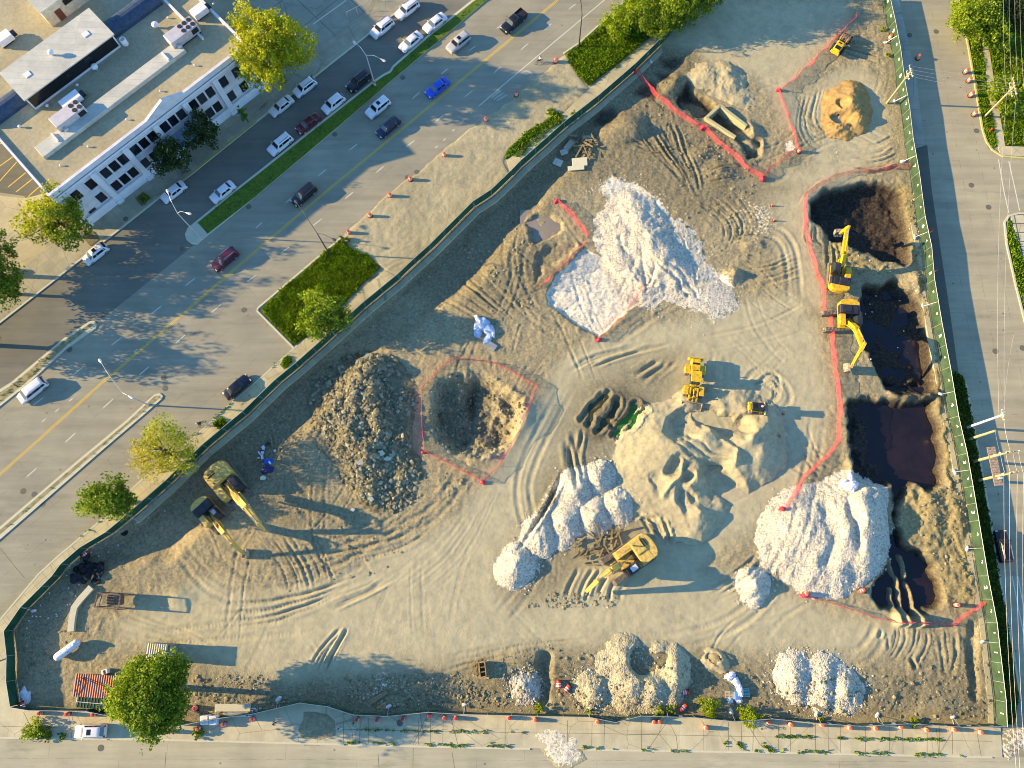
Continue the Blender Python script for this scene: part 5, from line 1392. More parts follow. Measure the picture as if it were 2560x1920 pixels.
# ------------------------------------------------------------------ orange and white traffic drums
M_ORANGE = paint('orange plastic', (.78, .16, .045), .5, dirt=.12)
M_RED = paint('red orange plastic', (.66, .06, .03), .5, dirt=.12)
M_REFL = paint('white reflective band', (.80, .78, .74), .4, dirt=.08)
M_RUBBER = paint('black rubber', (.02, .02, .021), .85, dirt=.3)
M_AMBER = paint('amber lamp', (.75, .30, .02), .3, dirt=.05)
def drum(name, body):
    root = empty(name, (0, 0, 0))
    m = MB(); pr = [(.29, .06), (.285, .32), (.27, .33), (.265, .60), (.25, .61), (.245, .84), (.225, .85), (.21, 1.02), (.12, 1.04)]
    m.lathe(pr, n=16); m.build('barrel', body, root, smooth=False)
    for z, r in ((.40, .274), (.70, .254)):
        MB().lathe([(r, z), (r - .003, z + .15)], n=16).build('reflective_band', M_REFL, root)
    MB().lathe([(.40, 0), (.40, .05), (.33, .08), (.29, .08)], n=14).build('rubber_base', M_RUBBER, root)
    MB().tube([(-.09, 0, 1.03), (-.07, 0, 1.13), (.07, 0, 1.13), (.09, 0, 1.03)], .022, 5).build('handle', body, root)
    return root
drumO = drum('traffic_drum', M_ORANGE); drumR = drum('traffic_drum', M_RED)
_used = set()
def put_drum(px, py, label, red=False, tilt=None, group=None, h=0.0):
    src = drumR if red else drumO
    o = src if red not in _used else copy_tree(src)
    _used.add(red)
    o.location = sat(px, py, h) if tilt is None else sat(px, py, .3)
    o.rotation_euler = (0, 0, random.uniform(0, 6)) if tilt is None else (D2R(84), 0, tilt)
    s = random.uniform(.97, 1.05); o.scale = (s * 1.12, s * 1.12, s * 1.05)
    return tag(o, label, 'traffic drum', group)
ORD = ['first', 'second', 'third', 'fourth', 'fifth', 'sixth', 'seventh', 'eighth', 'ninth', 'tenth', 'eleventh', 'twelfth', 'thirteenth', 'fourteenth', 'fifteenth', 'sixteenth', 'seventeenth', 'eighteenth', 'nineteenth', 'twentieth']
for k, (x, y) in enumerate(((873, 583), (926, 541), (976, 491), (1027, 450), (1111, 390), (1215, 302), (1291, 239), (1390, 155))):
    put_drum(x, y, f'orange and white drum at the dirt verge edge, {ORD[k]} from the lawn upwards', group='orange drums along the dirt verge')
for k, (x, y) in enumerate(((2412, 182), (2420, 204), (2425, 240), (2433, 288))):
    put_drum(x, y, f'orange drum at the right street kerb, {ORD[k]} from the top of its row', group='orange drums at the street kerb')
for k, (x, y) in enumerate(((106, 1781), (174, 1784), (239, 1785), (429, 1827), (500, 1819), (563, 1809), (634, 1796))):
    put_drum(x, y, f'red drum outside the lower left fence, {ORD[k]} from the left corner', True, group='red drums outside the south fence')
for k, (x, y) in enumerate(((895, 1797), (945, 1798), (1008, 1796), (1075, 1788), (1112, 1793), (1140, 1794), (1273, 1793))):
    put_drum(x, y, f'red drum on the weedy bottom pavement, {ORD[k]} from the dirt driveway rightwards', True, group='red drums on the bottom pavement')
for k, (x, y) in enumerate(((1338, 1798), (1493, 1803), (1633, 1803), (1646, 1803), (1763, 1818), (1918, 1804))):
    put_drum(x, y, f'orange drum on the bottom pavement, {ORD[k]} counted rightwards from the pale gravel spill', group='orange drums on the bottom pavement')
for k, (x, y) in enumerate(((1974, 1810), (2051, 1810), (2120, 1818), (2184, 1819), (2247, 1815), (2311, 1823), (2379, 1822), (2446, 1829))):
    put_drum(x, y, f'orange drum on the lower right pavement, {ORD[7 - k]} from the fence corner', group='orange drums at the lower right pavement')
put_drum(2293, 147, 'orange drum on the east pavement beside the top of the utility pole', h=0); put_drum(2223, 98, 'red and white drum inside the fence near the small roller')
put_drum(2013, 1484, 'orange drum wrapped in red net below the small gravel cone'); put_drum(2388, 1512, 'orange drum standing at the lower right rim of the dark channel'); put_drum(1996, 380, 'orange drum at the corner of the red nets near the white stones')
put_drum(1396, 1699, 'red striped drum lying beside the small grey gravel pile, upright one', True, tilt=.05); put_drum(1424, 1713, 'red striped drum lying tilted towards the round tan pile', True, tilt=-.7)
put_drum(1721, 1729, 'red striped drum lying right of the scooped tan pile', True, tilt=-1.45); put_drum(1715, 1762, 'red striped drum lying by the green bush at the south fence', True, tilt=-.9); put_drum(2160, 1475, 'orange drum lying at the left rim of the dark channel', tilt=-1.3)
put_drum(57, 1755, 'red striped drum lying in the lower left fence corner', True, tilt=.6); put_drum(208, 1391, 'red striped drum lying by the fence at the tyre dump', True, tilt=2.3); put_drum(491, 1769, 'orange drum lying on top of the pipes by the large tree', True)
put_drum(2322, 580, 'red drum outside the fence by the upper excavator', True); put_drum(2333, 678, 'red drum outside the fence between the two excavators', True)
for x, y, t in ((1929, 515, 'tiny orange cone, upper of two left of the first dark pit'), (1934, 552, 'tiny orange cone, lower of two left of the first dark pit'), (1948, 1090, 'tiny red cone in the shade of the grey sand heap'), (1958, 1035, 'tiny red cone right of the small dozer')):
    c = empty('traffic_cone', sat(x, y), 0, t, 'cone', 'small traffic cones on the dirt')
    MB().lathe([(.16, .03), (.12, .25), (.03, .7)], n=12).build('cone_body', M_ORANGE, c); MB().box((0, 0, .02), (.4, .4, .04)).build('base', M_RUBBER, c)
# ------------------------------------------------------------------ cars
def car_paint(name, col, rough=.32):
    if name in _mc: return _mc[name]
    t = NT(name); n = t.noise(t.coord(), 1.2, 4, .6)
    c = t.ramp(n, [(.3, tuple(c * .9 for c in col)), (.7, tuple(min(1, c * 1.05) for c in col))])
    t.b.inputs['Coat Weight'].default_value = .4; t.b.inputs['Coat Roughness'].default_value = .12
    _mc[name] = t.set(c, rough, 0, .5)
    return _mc[name]
def glass_mat(name, col, rough=.08):
    if name in _mc: return _mc[name]
    t = NT(name); _mc[name] = t.set((*col, 1), rough, 0, .6); return _mc[name]
M_GLASS = glass_mat('tinted glass', (.012, .016, .02)); M_GLASSL = glass_mat('pale windscreen', (.10, .13, .13), .06)
M_TRIM = paint('black trim', (.02, .02, .022), .6, dirt=.2); M_CHROME = paint('bright rim metal', (.55, .56, .57), .3, .7, dirt=.05)
M_HEAD = glass_mat('headlamp lens', (.70, .72, .72), .15); M_TAIL = glass_mat('tail lamp lens', (.45, .012, .012), .2)

def rrect(x0_, x1_, w0, w1, z, rad=.22, n=4):
    """rounded rectangle ring; w0 half width at x0_ (rear), w1 at x1_ (front)"""
    pts = []
    for cx, cy, a0, sx in ((x1_ - rad, w1 - rad, 0, 1), (x0_ + rad, w0 - rad, 90, 1), (x0_ + rad, -w0 + rad, 180, 1), (x1_ - rad, -w1 + rad, 270, 1)):
        for k in range(n):
            a = D2R(a0 + 90 * k / (n - 1)); pts.append(Vector((cx + rad * math.cos(a), cy + rad * math.sin(a), z)))
    return pts

CARS = {  # L, W, H, belt z, profile [(x fraction, deck z)], cabin base rear/front, roof rear/front, roof half width
    'sedan': (4.75, 1.82, 1.46, .93, [(-.5, .62), (-.485, .92), (-.45, 1.02), (-.30, 1.04), (.18, .99), (.34, .93), (.455, .80), (.49, .66), (.5, .5)], (-.36, .235), (-.215, .05), .60),
    'suv': (4.75, 1.90, 1.74, 1.05, [(-.5, .70), (-.49, 1.05), (-.46, 1.10), (-.3, 1.10), (.2, 1.10), (.36, 1.04), (.46, .92), (.49, .72), (.5, .55)], (-.485, .235), (-.43, .075), .66),
    'crossover': (4.5, 1.84, 1.64, 1.0, [(-.5, .68), (-.488, 1.0), (-.45, 1.06), (-.3, 1.06), (.2, 1.04), (.36, .97), (.46, .82), (.49, .68), (.5, .5)], (-.475, .255), (-.36, .08), .62),
    'minivan': (5.0, 1.96, 1.78, 1.02, [(-.5, .70), (-.49, 1.02), (-.46, 1.08), (-.3, 1.08), (.25, 1.05), (.36, 1.0), (.46, .84), (.49, .70), (.5, .5)], (-.487, .33), (-.44, .13), .70),
    'pickup': (5.4, 1.96, 1.82, 1.10, [(-.5, .75), (-.49, 1.05), (-.46, 1.10), (-.3, 1.10), (.2, 1.12), (.36, 1.08), (.46, .98), (.49, .8), (.5, .6)], (-.17, .21), (-.13, .09), .66),
}
def make_car(kind, pm, name, windscreen=None, rack=False, sunroof=False, roofmat=None):
    L, W, Hh, belt, prof, (cb0, cb1), (r0, r1), rw = CARS[kind]
    root = empty(name, (0, 0, 0)); w = W / 2
    m = MB(); rings = []
    for fx, z in prof:
        x = fx * L; e = abs(fx) / .5; k = 1 - .12 * max(0, (e - .8) / .2) ** 2 - .02 * e
        zb = .24 if e < .97 else .34; ww = w * k
        zs = zb + (z - zb) * .62
        rings.append([Vector((x, -ww * .93, zb)), Vector((x, -ww, zb + .12)), Vector((x, -ww, zs)), Vector((x, -ww * .95, z - .07)), Vector((x, -ww * .83, z)), Vector((x, -ww * .4, z + .02)),
                      Vector((x, ww * .4, z + .02)), Vector((x, ww * .83, z)), Vector((x, ww * .95, z - .07)), Vector((x, ww, zs)), Vector((x, ww, zb + .12)), Vector((x, ww * .93, zb))])
    m.loft(rings)
    # cabin
    base = rrect(cb0 * L, cb1 * L, w * .90, w * .88, belt - .02, .16); mid = rrect((cb0 * .3 + r0 * .7) * L, (cb1 * .3 + r1 * .7) * L, rw * 1.06, rw * 1.03, belt + (Hh - belt) * .82, .16)
    top = rrect((r0 + .015) * L, (r1 - .015) * L, rw * .95, rw * .92, Hh - .02, .18); cap = rrect((r0 + .06) * L, (r1 - .06) * L, rw * .7, rw * .66, Hh + .01, .2)
    m.loft([base, mid, top, cap])
    if kind == 'pickup':
        b = m
        for sy in (-1, 1): b.box((-.335 * L, sy * w * .86, 1.2), (.32 * L, .12, .22))
        b.box((-.49 * L, 0, 1.2), (.10, W * .86, .22))
    body = m.build('body', pm, root, smooth=False)
    me = body.data
    # smooth only gently curved parts
    me.polygons.foreach_set('use_smooth', [True] * len(me.polygons)); me.set_sharp_from_angle(angle=D2R(38))
    if kind == 'pickup': MB().box((-.33 * L, 0, 1.125), (.30 * L, W * .72, .02)).build('cargo_bed', M_TRIM, root)
    def pane(nm, a, b, c, d, mat, off):
        off = Vector(off); MB().add([a + off, b + off, c + off, d + off, a + off * .3, b + off * .3, c + off * .3, d + off * .3], [(0, 1, 2, 3), (4, 5, 1, 0), (5, 6, 2, 1), (6, 7, 3, 2), (7, 4, 0, 3)]).build(nm, mat, root)
    zt, zb = belt + (Hh - belt) * .80, belt + .05
    def X(f0, f1, t): return (f0 * (1 - t) + f1 * t) * L
    # windscreen and rear window (the cabin surface runs from base to mid ring)
    def cab(xf, t): return X(cb1, cb1 * .3 + r1 * .7, t / .82) if xf > 0 else X(cb0, cb0 * .3 + r0 * .7, t / .82)
    def cw(t): return w * .89 * (1 - t / .82) + rw * 1.045 * (t / .82)
    for sgn, nm, mt in ((1, 'windshield', windscreen or M_GLASS), (-1, 'rear_window', M_GLASS)):
        t0, t1 = .06, .78; z0, z1 = belt + (Hh - belt) * t0, belt + (Hh - belt) * t1
        xa, xb = cab(sgn, t0), cab(sgn, t1); ya, yb = cw(t0) * .86, cw(t1) * .84
        q = [Vector((xa, ya * sgn, z0)), Vector((xa, -ya * sgn, z0)), Vector((xb, -yb * sgn, z1)), Vector((xb, yb * sgn, z1))]
        pane(nm, q[1], q[0], q[3], q[2], mt, (sgn * .02, 0, .025))
    xs_ = [cab(-1, .2) + .18, (cb0 + cb1) / 2 * L - .22 * L * (1 if kind != 'sedan' else .1), (cb0 + cb1) / 2 * L + .10 * L, cab(1, .25) - .22]
    if kind in ('sedan', 'pickup'): xs_ = [cab(-1, .3) + .2, (r0 + r1) / 2 * L, cab(1, .3) - .25]
    for sy in (-1, 1):
        for a, b in zip(xs_, xs_[1:]):
            t0, t1 = .10, .74; z0, z1 = belt + (Hh - belt) * t0, belt + (Hh - belt) * t1
            y0_, y1_ = cw(t0) * sy, cw(t1) * sy
            ia = max(a + .05, cab(-1, t1) + .14); ib = min(b - .05, cab(1, t1) - .16)
            q = [Vector((a + .05, y0_, z0)), Vector((b - .05, y0_, z0)), Vector((ib, y1_, z1)), Vector((ia, y1_, z1))]
            if sy > 0: q = [q[1], q[0], q[3], q[2]]
            pane('side_window', *q, M_GLASS, (0, sy * .022, .004))
    for sx in (-.315, .31):
        for sy in (-1, 1):
            r = .335 if kind in ('sedan', 'crossover') else .37
            wh = MB().lathe([(r * .62, -.11), (r * .93, -.115), (r, -.07), (r, .07), (r * .93, .115), (r * .62, .11)], (0, 0, 0), 16, 'Y').build('wheel', M_RUBBER, root)
            wh.location = (sx * L, sy * (w - .12), r)
            MB().lathe([(r * .2, sy * .085), (r * .62, sy * .112)] if sy > 0 else [(r * .62, sy * .112), (r * .2, sy * .085)], (0, 0, 0), 12, 'Y').build('rim', M_CHROME, wh)
    zf = prof[-3][1]
    for sy in (-1, 1):
        MB().box((.468 * L, sy * w * .66, zf - .08), (.20, .34, .13), rz=-sy * .25).build('headlight', M_HEAD, root)
        MB().box((-.492 * L, sy * w * .76, .86 if kind == 'sedan' else .95), (.10, .26, .15 if kind == 'sedan' else .3)).build('taillight', M_TAIL, root)
        MB().box((cb1 * L - .28, sy * (w + .09), belt + .06), (.16, .20, .13), bevel=.04).build('mirror', pm, root)
    if rack:
        for sy in (-1, 1): MB().box(((r0 + r1) / 2 * L, sy * rw * .86, Hh + .045), ((r1 - r0) * L * .86, .05, .05)).build('roof_rail', M_TRIM if rack == 'dark' else M_CHROME, root)
    if sunroof: MB().box((r1 * L - .62, 0, Hh + .012), (.62, .78, .012)).build('sunroof', M_GLASS, root)
    return root

P_WHITE = car_paint('white car paint', (.70, .70, .69)); P_PEARL = car_paint('cream white car paint', (.62, .60, .55)); P_SILVER = car_paint('silver car paint', (.42, .42, .41), .28)
P_BLACK = car_paint('black car paint', (.010, .010, .012), .25); P_NAVY = car_paint('navy car paint', (.010, .013, .035), .25); P_BLUE = car_paint('blue car paint', (.008, .075, .55), .3)
P_RED = car_paint('dark red car paint', (.10, .007, .012), .3); P_MAROON = car_paint('maroon car paint', (.085, .008, .025), .3)
GP, GM = 'cars parked on the frontage road', 'cars driving on the avenue'
FLEET = [
    ('suv', P_WHITE, 1018, 23, 0, 'white SUV with roof rails parked on the frontage road, topmost at the building side kerb', GP, dict(rack='dark')),
    ('suv', P_WHITE, 955, 69, 0, 'white SUV with roof rails at the kerb before the fenced lot, second from the top', GP, dict(rack='dark')),
    ('sedan', P_WHITE, 1087, 56, 0, 'white sedan with pale windscreen, topmost beside the long grass median', GP, dict(windscreen=M_GLASSL)),
    ('sedan', P_WHITE, 1027, 103, 0, 'white sedan beside the long grass median, second from the top', GP, dict(windscreen=M_GLASSL)),
    ('crossover', P_WHITE, 762, 217, 0, 'white hatchback at the shop kerb below the large yellow green tree', GP, dict(rack='dark')),
    ('sedan', P_PEARL, 703, 264, 0, 'cream white sedan at the shop kerb with yellow kerb paint behind its bumper', GP, {}),
    ('suv', P_BLACK, 896, 203, 0, 'black SUV on the frontage road below the double arm lamp', GP, {}),
    ('crossover', P_WHITE, 833, 258, 0, 'white hatchback beside the median, between the black SUV and the dark red car', GP, {}),
    ('sedan', P_RED, 770, 308, 0, 'dark red sedan beside the grass median', GP, dict(windscreen=M_GLASSL)),
    ('suv', P_WHITE, 700, 360, 0, 'white SUV beside the median just below the dark red sedan', GP, dict(rack='dark')),
    ('sedan', P_WHITE, 433, 479, 0, 'white sedan under the lamp head in front of the white building', GP, {}),
    ('sedan', P_WHITE, 556, 479, 0, 'white sedan beside the lower end of the grass median', GP, dict(windscreen=M_GLASSL)),
    ('crossover', P_WHITE, 238, 634, 0, 'white hatchback alone in the sun at the kerb left of the building corner', GP, dict(windscreen=M_GLASSL, sunroof=True)),
    ('suv', P_SILVER, 1146, 106, 0, 'silver SUV with sunroof on the avenue casting a long shadow', GM, dict(sunroof=True)),
    ('pickup', P_BLACK, 1284, 54, 0, 'black pickup near the top edge of the avenue', GM, dict(windscreen=M_GLASSL)),
    ('sedan', P_BLUE, 1093, 218, 0, 'bright blue sedan beside the yellow centre line', GM, dict(windscreen=M_GLASSL)),
    ('suv', P_WHITE, 945, 268, 0, 'white SUV with dark sunroof on the avenue beside the median', GM, dict(sunroof=True)),
    ('sedan', P_NAVY, 970, 317, 0, 'dark navy sedan on the avenue just below the white SUV', GM, dict(windscreen=M_GLASSL)),
    ('suv', P_BLACK, 759, 487, 0, 'black SUV on the avenue under the dark lamp arm', GM, dict(windscreen=M_GLASSL)),
    ('suv', P_MAROON, 562, 648, 0, 'maroon SUV with silver roof rails next to the centre line', GM, dict(windscreen=M_GLASSL, rack=True)),
    ('minivan', P_WHITE, 80, 976, 0, 'white minivan at the left edge beside the narrow median', GM, dict(windscreen=M_GLASSL)),
    ('sedan', P_BLACK, 592, 967, 1, 'black sedan with red tail lamps driving away by the weed patch', GM, {}),
    ('suv', P_BLACK, 2508, 1366, 2, 'black SUV parked in the shade on the right street beside the grass strip', None, dict(rack=True)),
    ('crossover', P_WHITE, 226, 1828, 3, 'white car with sunroof parked on the bottom pavement left of the large tree', None, dict(sunroof=True, windscreen=M_GLASSL)),
]
_proto = {}
for kind, pm, px, py, d, lab, grp, kw in FLEET:
    nm = {'sedan': 'sedan_car', 'suv': 'suv_car', 'crossover': 'hatchback_car', 'minivan': 'minivan', 'pickup': 'pickup_truck'}[kind]
    key = (kind, pm.name, str(sorted((k, str(v)) for k, v in kw.items())))
    if key in _proto: c = copy_tree(_proto[key])
    else: c = _proto[key] = make_car(kind, pm, nm, **kw)
    p = at(px, py, .75)
    c.location = (p.x, p.y, .008 if d != 3 else .112)
    jit = ((px * 7 + py * 3) % 11 - 5) * .006
    c.rotation_euler = (0, 0, {0: AVE, 1: AVE + math.pi, 2: EAST + math.pi, 3: math.pi + .03}[d] + jit)
    tag(c, lab, {'minivan': 'minivan', 'pickup': 'pickup truck'}.get(kind, 'car'), grp)

# ------------------------------------------------------------------ construction machines
M_YEL = paint('machine yellow', (.66, .42, .018), .5, dirt=.17, dscale=2.6); M_YELD = paint('dusty machine yellow', (.60, .42, .10), .66, dirt=.18, dscale=3.2)
M_STEEL = paint('worn dusty steel', (.36, .30, .21), .75, .1, dirt=.3, dscale=2.2); M_TRACK = paint('track steel', (.20, .175, .13), .8, .1, dirt=.35, dscale=3)
M_DARK = paint('dark machine grey', (.025, .026, .032), .5, dirt=.2); M_HOSE = paint('hydraulic hose', (.012, .012, .012), .5); M_ROD = paint('chrome rod', (.6, .6, .6), .25, .8, dirt=.05)
M_CABW = paint('pale cab roof', (.62, .60, .54), .5, dirt=.1); M_DUST = paint('dusty grey deck', (.40, .365, .30), .85, dirt=.25, dscale=2.5)
M_DECAL = paint('black decal', (.012, .012, .012), .6)

def track_mesh(L, w, h, pads=True):
    m = MB(); r = h / 2; ring = []
    n = 7
    for k in range(n + 1):
        a = math.pi / 2 - math.pi * k / n; ring.append((L / 2 - r + r * math.cos(a), r + r * math.sin(a)))
    for k in range(n + 1):
        a = -math.pi / 2 - math.pi * k / n; ring.append((-L / 2 + r + r * math.cos(a), r + r * math.sin(a)))
    m.loft([[Vector((x, -w / 2, z)) for x, z in ring], [Vector((x, w / 2, z)) for x, z in ring]])
    k = int((L - h) / .21)
    for i in range(k + 1):
        x = -L / 2 + r + i * (L - h) / k
        m.box((x, 0, h + .015), (.09, w * .98, .05))
        m.box((x, 0, .0), (.09, w * .98, .04))
    for i in range(-2, 3):
        for sx in (1, -1):
            a = D2R(36 * i); c = Vector((sx * (L / 2 - r + (r + .015) * math.cos(a)), 0, r + (r + .015) * math.sin(a)))
            m.box(c, (.05, w * .98, .09), ry=-a if sx > 0 else a)
    return m

def bucket_mesh(w, s, teeth=True, mat=None):
    """open digging bucket: hinge at origin, cavity facing -x/-z, curved back"""
    m = MB(); prof = []
    for k in range(9):
        a = D2R(75 - 210 * k / 8); prof.append((.62 * s * math.cos(a) + .1 * s, -.55 * s + .62 * s * math.sin(a)))
    outer = prof; inner = [(x * .9 - .02, (z + .55 * s) * .9 - .55 * s) for x, z in prof]
    ring = outer + inner[::-1]
    n = len(ring)
    A = [Vector((x, -w / 2, z)) for x, z in ring]; B = [Vector((x, w / 2, z)) for x, z in ring]
    b = len(m.v); m.v.extend([tuple(v) for v in A + B])
    for i in range(n): m.f.append((b + i, b + (i + 1) % n, b + n + (i + 1) % n, b + n + i)); m.m.append(0)
    k = len(outer)
    for i in range(k - 1):
        for off, rev in ((0, False), (n, True)):
            q = (b + off + i, b + off + i + 1, b + off + n - 2 - i, b + off + n - 1 - i); m.f.append(q[::-1] if rev else q); m.m.append(0)
    # side cheeks
    for y in (-w / 2, w / 2 - .05):
        c0 = [Vector((x, y, z)) for x, z in outer]; c1 = [v + Vector((0, .05, 0)) for v in c0]
        m.loft([c0, c1])
    if teeth:
        x, z = outer[-1]
        for i in range(5):
            y = -w / 2 + w * (i + .5) / 5; m.beam((x, y, z), (x - .26 * s, y, z - .05 * s), .13 * s, .09 * s, .07 * s, .03 * s)
    m.beam((.05, -.18 * s, .1 * s), (.05, -.18 * s, -.1 * s), .08, .3 * s); m.beam((.05, .18 * s, .1 * s), (.05, .18 * s, -.1 * s), .08, .3 * s)
    return m

def excavator(px, py, up, tr, s, joints, label, dark_hood=True, cab_mat=None, yel=None, bucket=True, byaw=None, btilt=0.0, bflip=1, ground=None, decal=False, cab_roof=None, tl=4.6, toff=None):
    """joints: (px, py, z) of boom foot, boom bend, boom end, stick end"""
    yel = yel or M_YEL
    p = at(px, py, 1.2); base = Vector((p.x, p.y, ground_z(p.x, p.y) if ground is None else ground))
    root = empty('excavator', base, up, label, 'excavator', 'yellow excavators')
    Mi = Matrix.Rotation(-up, 3, 'Z')
    dz = base.z
    def loc(q): return Mi @ (at(*q) - base + Vector((0, 0, 0)))
    rel = tr - up
    for sy in (-1, 1):
        t = track_mesh(tl * s, .66 * s, .95 * s).build('track', M_TRACK, root); t.rotation_euler = (0, 0, rel)
        t.location = Matrix.Rotation(rel, 3, 'Z') @ Vector(((tl - 4.6) * .3 * s if toff is None else toff, sy * 1.36 * s, 0))
        MB().box((0, sy * 0, .5 * s), (3.0 * s, .5 * s, .35 * s)).build('track_frame', M_DARK, t)
    u = MB().box((0, 0, .62 * s), (2.2 * s, 2.1 * s, .5 * s)).lathe([(.85 * s, .8 * s), (.85 * s, 1.12 * s)], n=18).build('undercarriage', M_DARK, root); u.rotation_euler = (0, 0, rel)
    S = lambda *a: Vector(a) * s
    # turning deck with rounded counterweight
    W2 = 1.55
    m = MB(); m.prism([(1.5 * s, -W2 * s), (1.5 * s, W2 * s), (-2.3 * s, W2 * s), (-2.3 * s, -W2 * s)], 1.12 * s, 1.36 * s); m.build('deck', yel, root)
    cw = [(-2.05, W2), (-2.5, W2 * .97), (-2.85, W2 * .72), (-3.0, W2 * .35), (-3.02, 0), (-3.0, -W2 * .35), (-2.85, -W2 * .72), (-2.5, -W2 * .97), (-2.05, -W2)]
    m = MB(); r0_ = [Vector((x * s, y * s, 1.15 * s)) for x, y in cw]; r1_ = [Vector((x * s, y * s, 2.15 * s)) for x, y in cw]; r2_ = [Vector(((x * .96 - .08) * s, y * .94 * s, 2.28 * s)) for x, y in cw]
    m.loft([r0_, r1_, r2_]); m.build('counterweight', yel, root)
    m = MB(); m.box(S(-1.32, 0, 1.83), S(1.5, 3.04, .96), bevel=.06 * s); m.box(S(-1.3, -.55, 2.36), S(1.25, 1.6, .14), bevel=.05); m.build('engine_hood', M_DARK if dark_hood else yel, root)
    if dark_hood:
        for k in range(5): pass
        MB().box(S(-1.3, .62, 2.33), S(1.2, 1.0, .05), bevel=.02).build('hood_panel', M_DARK, root)
    else:
        MB().box(S(-1.9, -.6, 2.45), S(.16, 1.0, .04)).build('vent_slots', M_DECAL, root)
    m = MB(); m.box(S(.35, -1.08, 1.74), S(1.9, .9, .78), bevel=.06 * s); m.box(S(1.15, -1.08, 1.55), S(.5, .86, .4), bevel=.04); m.build('side_tank', yel, root)
    m = MB(); m.box(S(-.35, .55 * 0 + .1, 1.6), S(.5, 1.0, .5)); m.build('pump_bay', M_DECAL, root)
    m = MB(); m.tube([S(-.9, -.9, 2.4), S(-.9, -.9, 2.78)], .08 * s, 8).build('exhaust_pipe', M_DARK, root)
    # cab
    cm = cab_mat or M_DARK
    m = MB(); m.loft([rrect(-.15 * s, 1.72 * s, .5 * s, .5 * s, 0, .1, 3), rrect(-.15 * s, 1.75 * s, .5 * s, .5 * s, .9 * s, .1, 3), rrect(-.05 * s, 1.35 * s, .46 * s, .44 * s, 1.78 * s, .12, 3), rrect(.05 * s, 1.2 * s, .36 * s, .34 * s, 1.84 * s, .12, 3)])
    cab = m.build('cab', cm, root); cab.location = S(0, 1.03, 1.3)
    MB().box(S(.62, 0, 1.86), S(.8, .6, .03)).build('roof_hatch', cab_roof or cm, cab)
    q = [S(1.77, -.42, .75), S(1.77, .42, .75), S(1.40, .38, 1.70), S(1.40, -.38, 1.70)]
    MB().add(q + [v + Vector((-.02, 0, -.01)) for v in q], [(0, 1, 2, 3), (7, 6, 5, 4)]).build('windscreen', M_GLASSG, cab)
    for sy in (-1, 1):
        q = [S(.1, sy * .515, .85), S(1.6, sy * .515, .85), S(1.25, sy * .475, 1.65), S(.1, sy * .485, 1.65)]
        MB().add(q + [v - Vector((0, sy * .02, 0)) for v in q], [(0, 1, 2, 3), (7, 6, 5, 4)]).build('side_window', M_GLASSG, cab)
    MB().tube([S(1.5, 1.62, 1.4), S(1.5, 1.62, 2.3), S(.2, 1.6, 2.3)], .025 * s, 5).build('handrail', M_DARK, root)
    MB().tube([S(1.2, -1.6, 1.4), S(1.2, -1.6, 2.5), S(-.6, -1.6, 2.5), S(-.6, -1.6, 1.5)], .025 * s, 5).build('handrail', M_DARK, root)
    # boom
    j0, j1, j2, j3 = (loc(q) for q in joints)
    m = MB()
    n1 = 5
    m.beam(j0, j0.lerp(j1, .55), .62 * s, .55 * s, .66 * s, .8 * s); m.beam(j0.lerp(j1, .5), j1, .66 * s, .8 * s, .66 * s, .86 * s); m.beam(j1.lerp(j0, .1), j1.lerp(j2, .5), .66 * s, .86 * s, .6 * s, .66 * s); m.beam(j1.lerp(j2, .45), j2, .6 * s, .66 * s, .5 * s, .42 * s)
    m.tube([j2 + Vector((0, -.3 * s, 0)), j2 + Vector((0, .3 * s, 0))], .16 * s, 10)
    m.build('boom', yel, root)
    d = (j3 - j2).normalized(); back = j2 - d * .75 * s + Vector((0, 0, .25 * s))
    m = MB(); m.beam(back, j2, .36 * s, .38 * s, .46 * s, .62 * s); m.beam(j2 - d * .05, j3, .46 * s, .62 * s, .36 * s, .32 * s); m.build('stick', yel, root)
    side = (j2 - j0).cross(Vector((0, 0, 1))).normalized()
    for sg in (-1, 1):
        a = j0 + side * sg * .46 * s + (j1 - j0).normalized() * .2 * s - Vector((0, 0, .55 * s)); b = j0.lerp(j1, .95) + side * sg * .44 * s
        m = MB(); m.tube([a, a.lerp(b, .6)], .11 * s, 8); c = m.build('boom_cylinder', yel, root)
        MB().tube([a.lerp(b, .58), b], .06 * s, 8).build('rod', M_ROD, c)
    a = j1 + Vector((0, 0, .55 * s)); m = MB(); m.tube([a, a.lerp(back, .62)], .12 * s, 8); c = m.build('stick_cylinder', yel, root); MB().tube([a.lerp(back, .6), back], .065 * s, 8).build('rod', M_ROD, c)
    m = MB()
    for k in (-1.5, -.5, .5, 1.5):
        m.tube([Vector((-.4 * s, k * .16 * s + .05 * s, 1.75 * s)), j0 + Vector((0, 0, .55 * s)) + side * k * .13 * s, j0.lerp(j1, .6) + Vector((0, 0, .46 * s)) + side * k * .1 * s, j1 + Vector((0, 0, .47 * s)) + side * k * .09 * s], .035 * s, 5)
    m.build('hoses', M_HOSE if dark_hood else M_YELD, root)
    if bucket:
        w = 1.35 * s
        bk = bucket_mesh(w, s * 1.05).build('bucket', M_STEEL, root); bk.location = j3
        ya = math.atan2(d.y, d.x) if byaw is None else byaw - up
        bk.rotation_euler = (0, btilt, ya); bk.scale = (bflip, 1, 1)
        MB().tube([j2.lerp(j3, .25) + Vector((0, 0, .42 * s)), j3 - d * .35 * s + Vector((0, 0, .38 * s))], .09 * s, 8).build('bucket_cylinder', yel, root)
        MB().beam(j3 - d * .35 * s + Vector((0, 0, .38 * s)), j3 + Vector((0, 0, .12 * s)), .34 * s, .12 * s).build('linkage', M_STEEL, root)
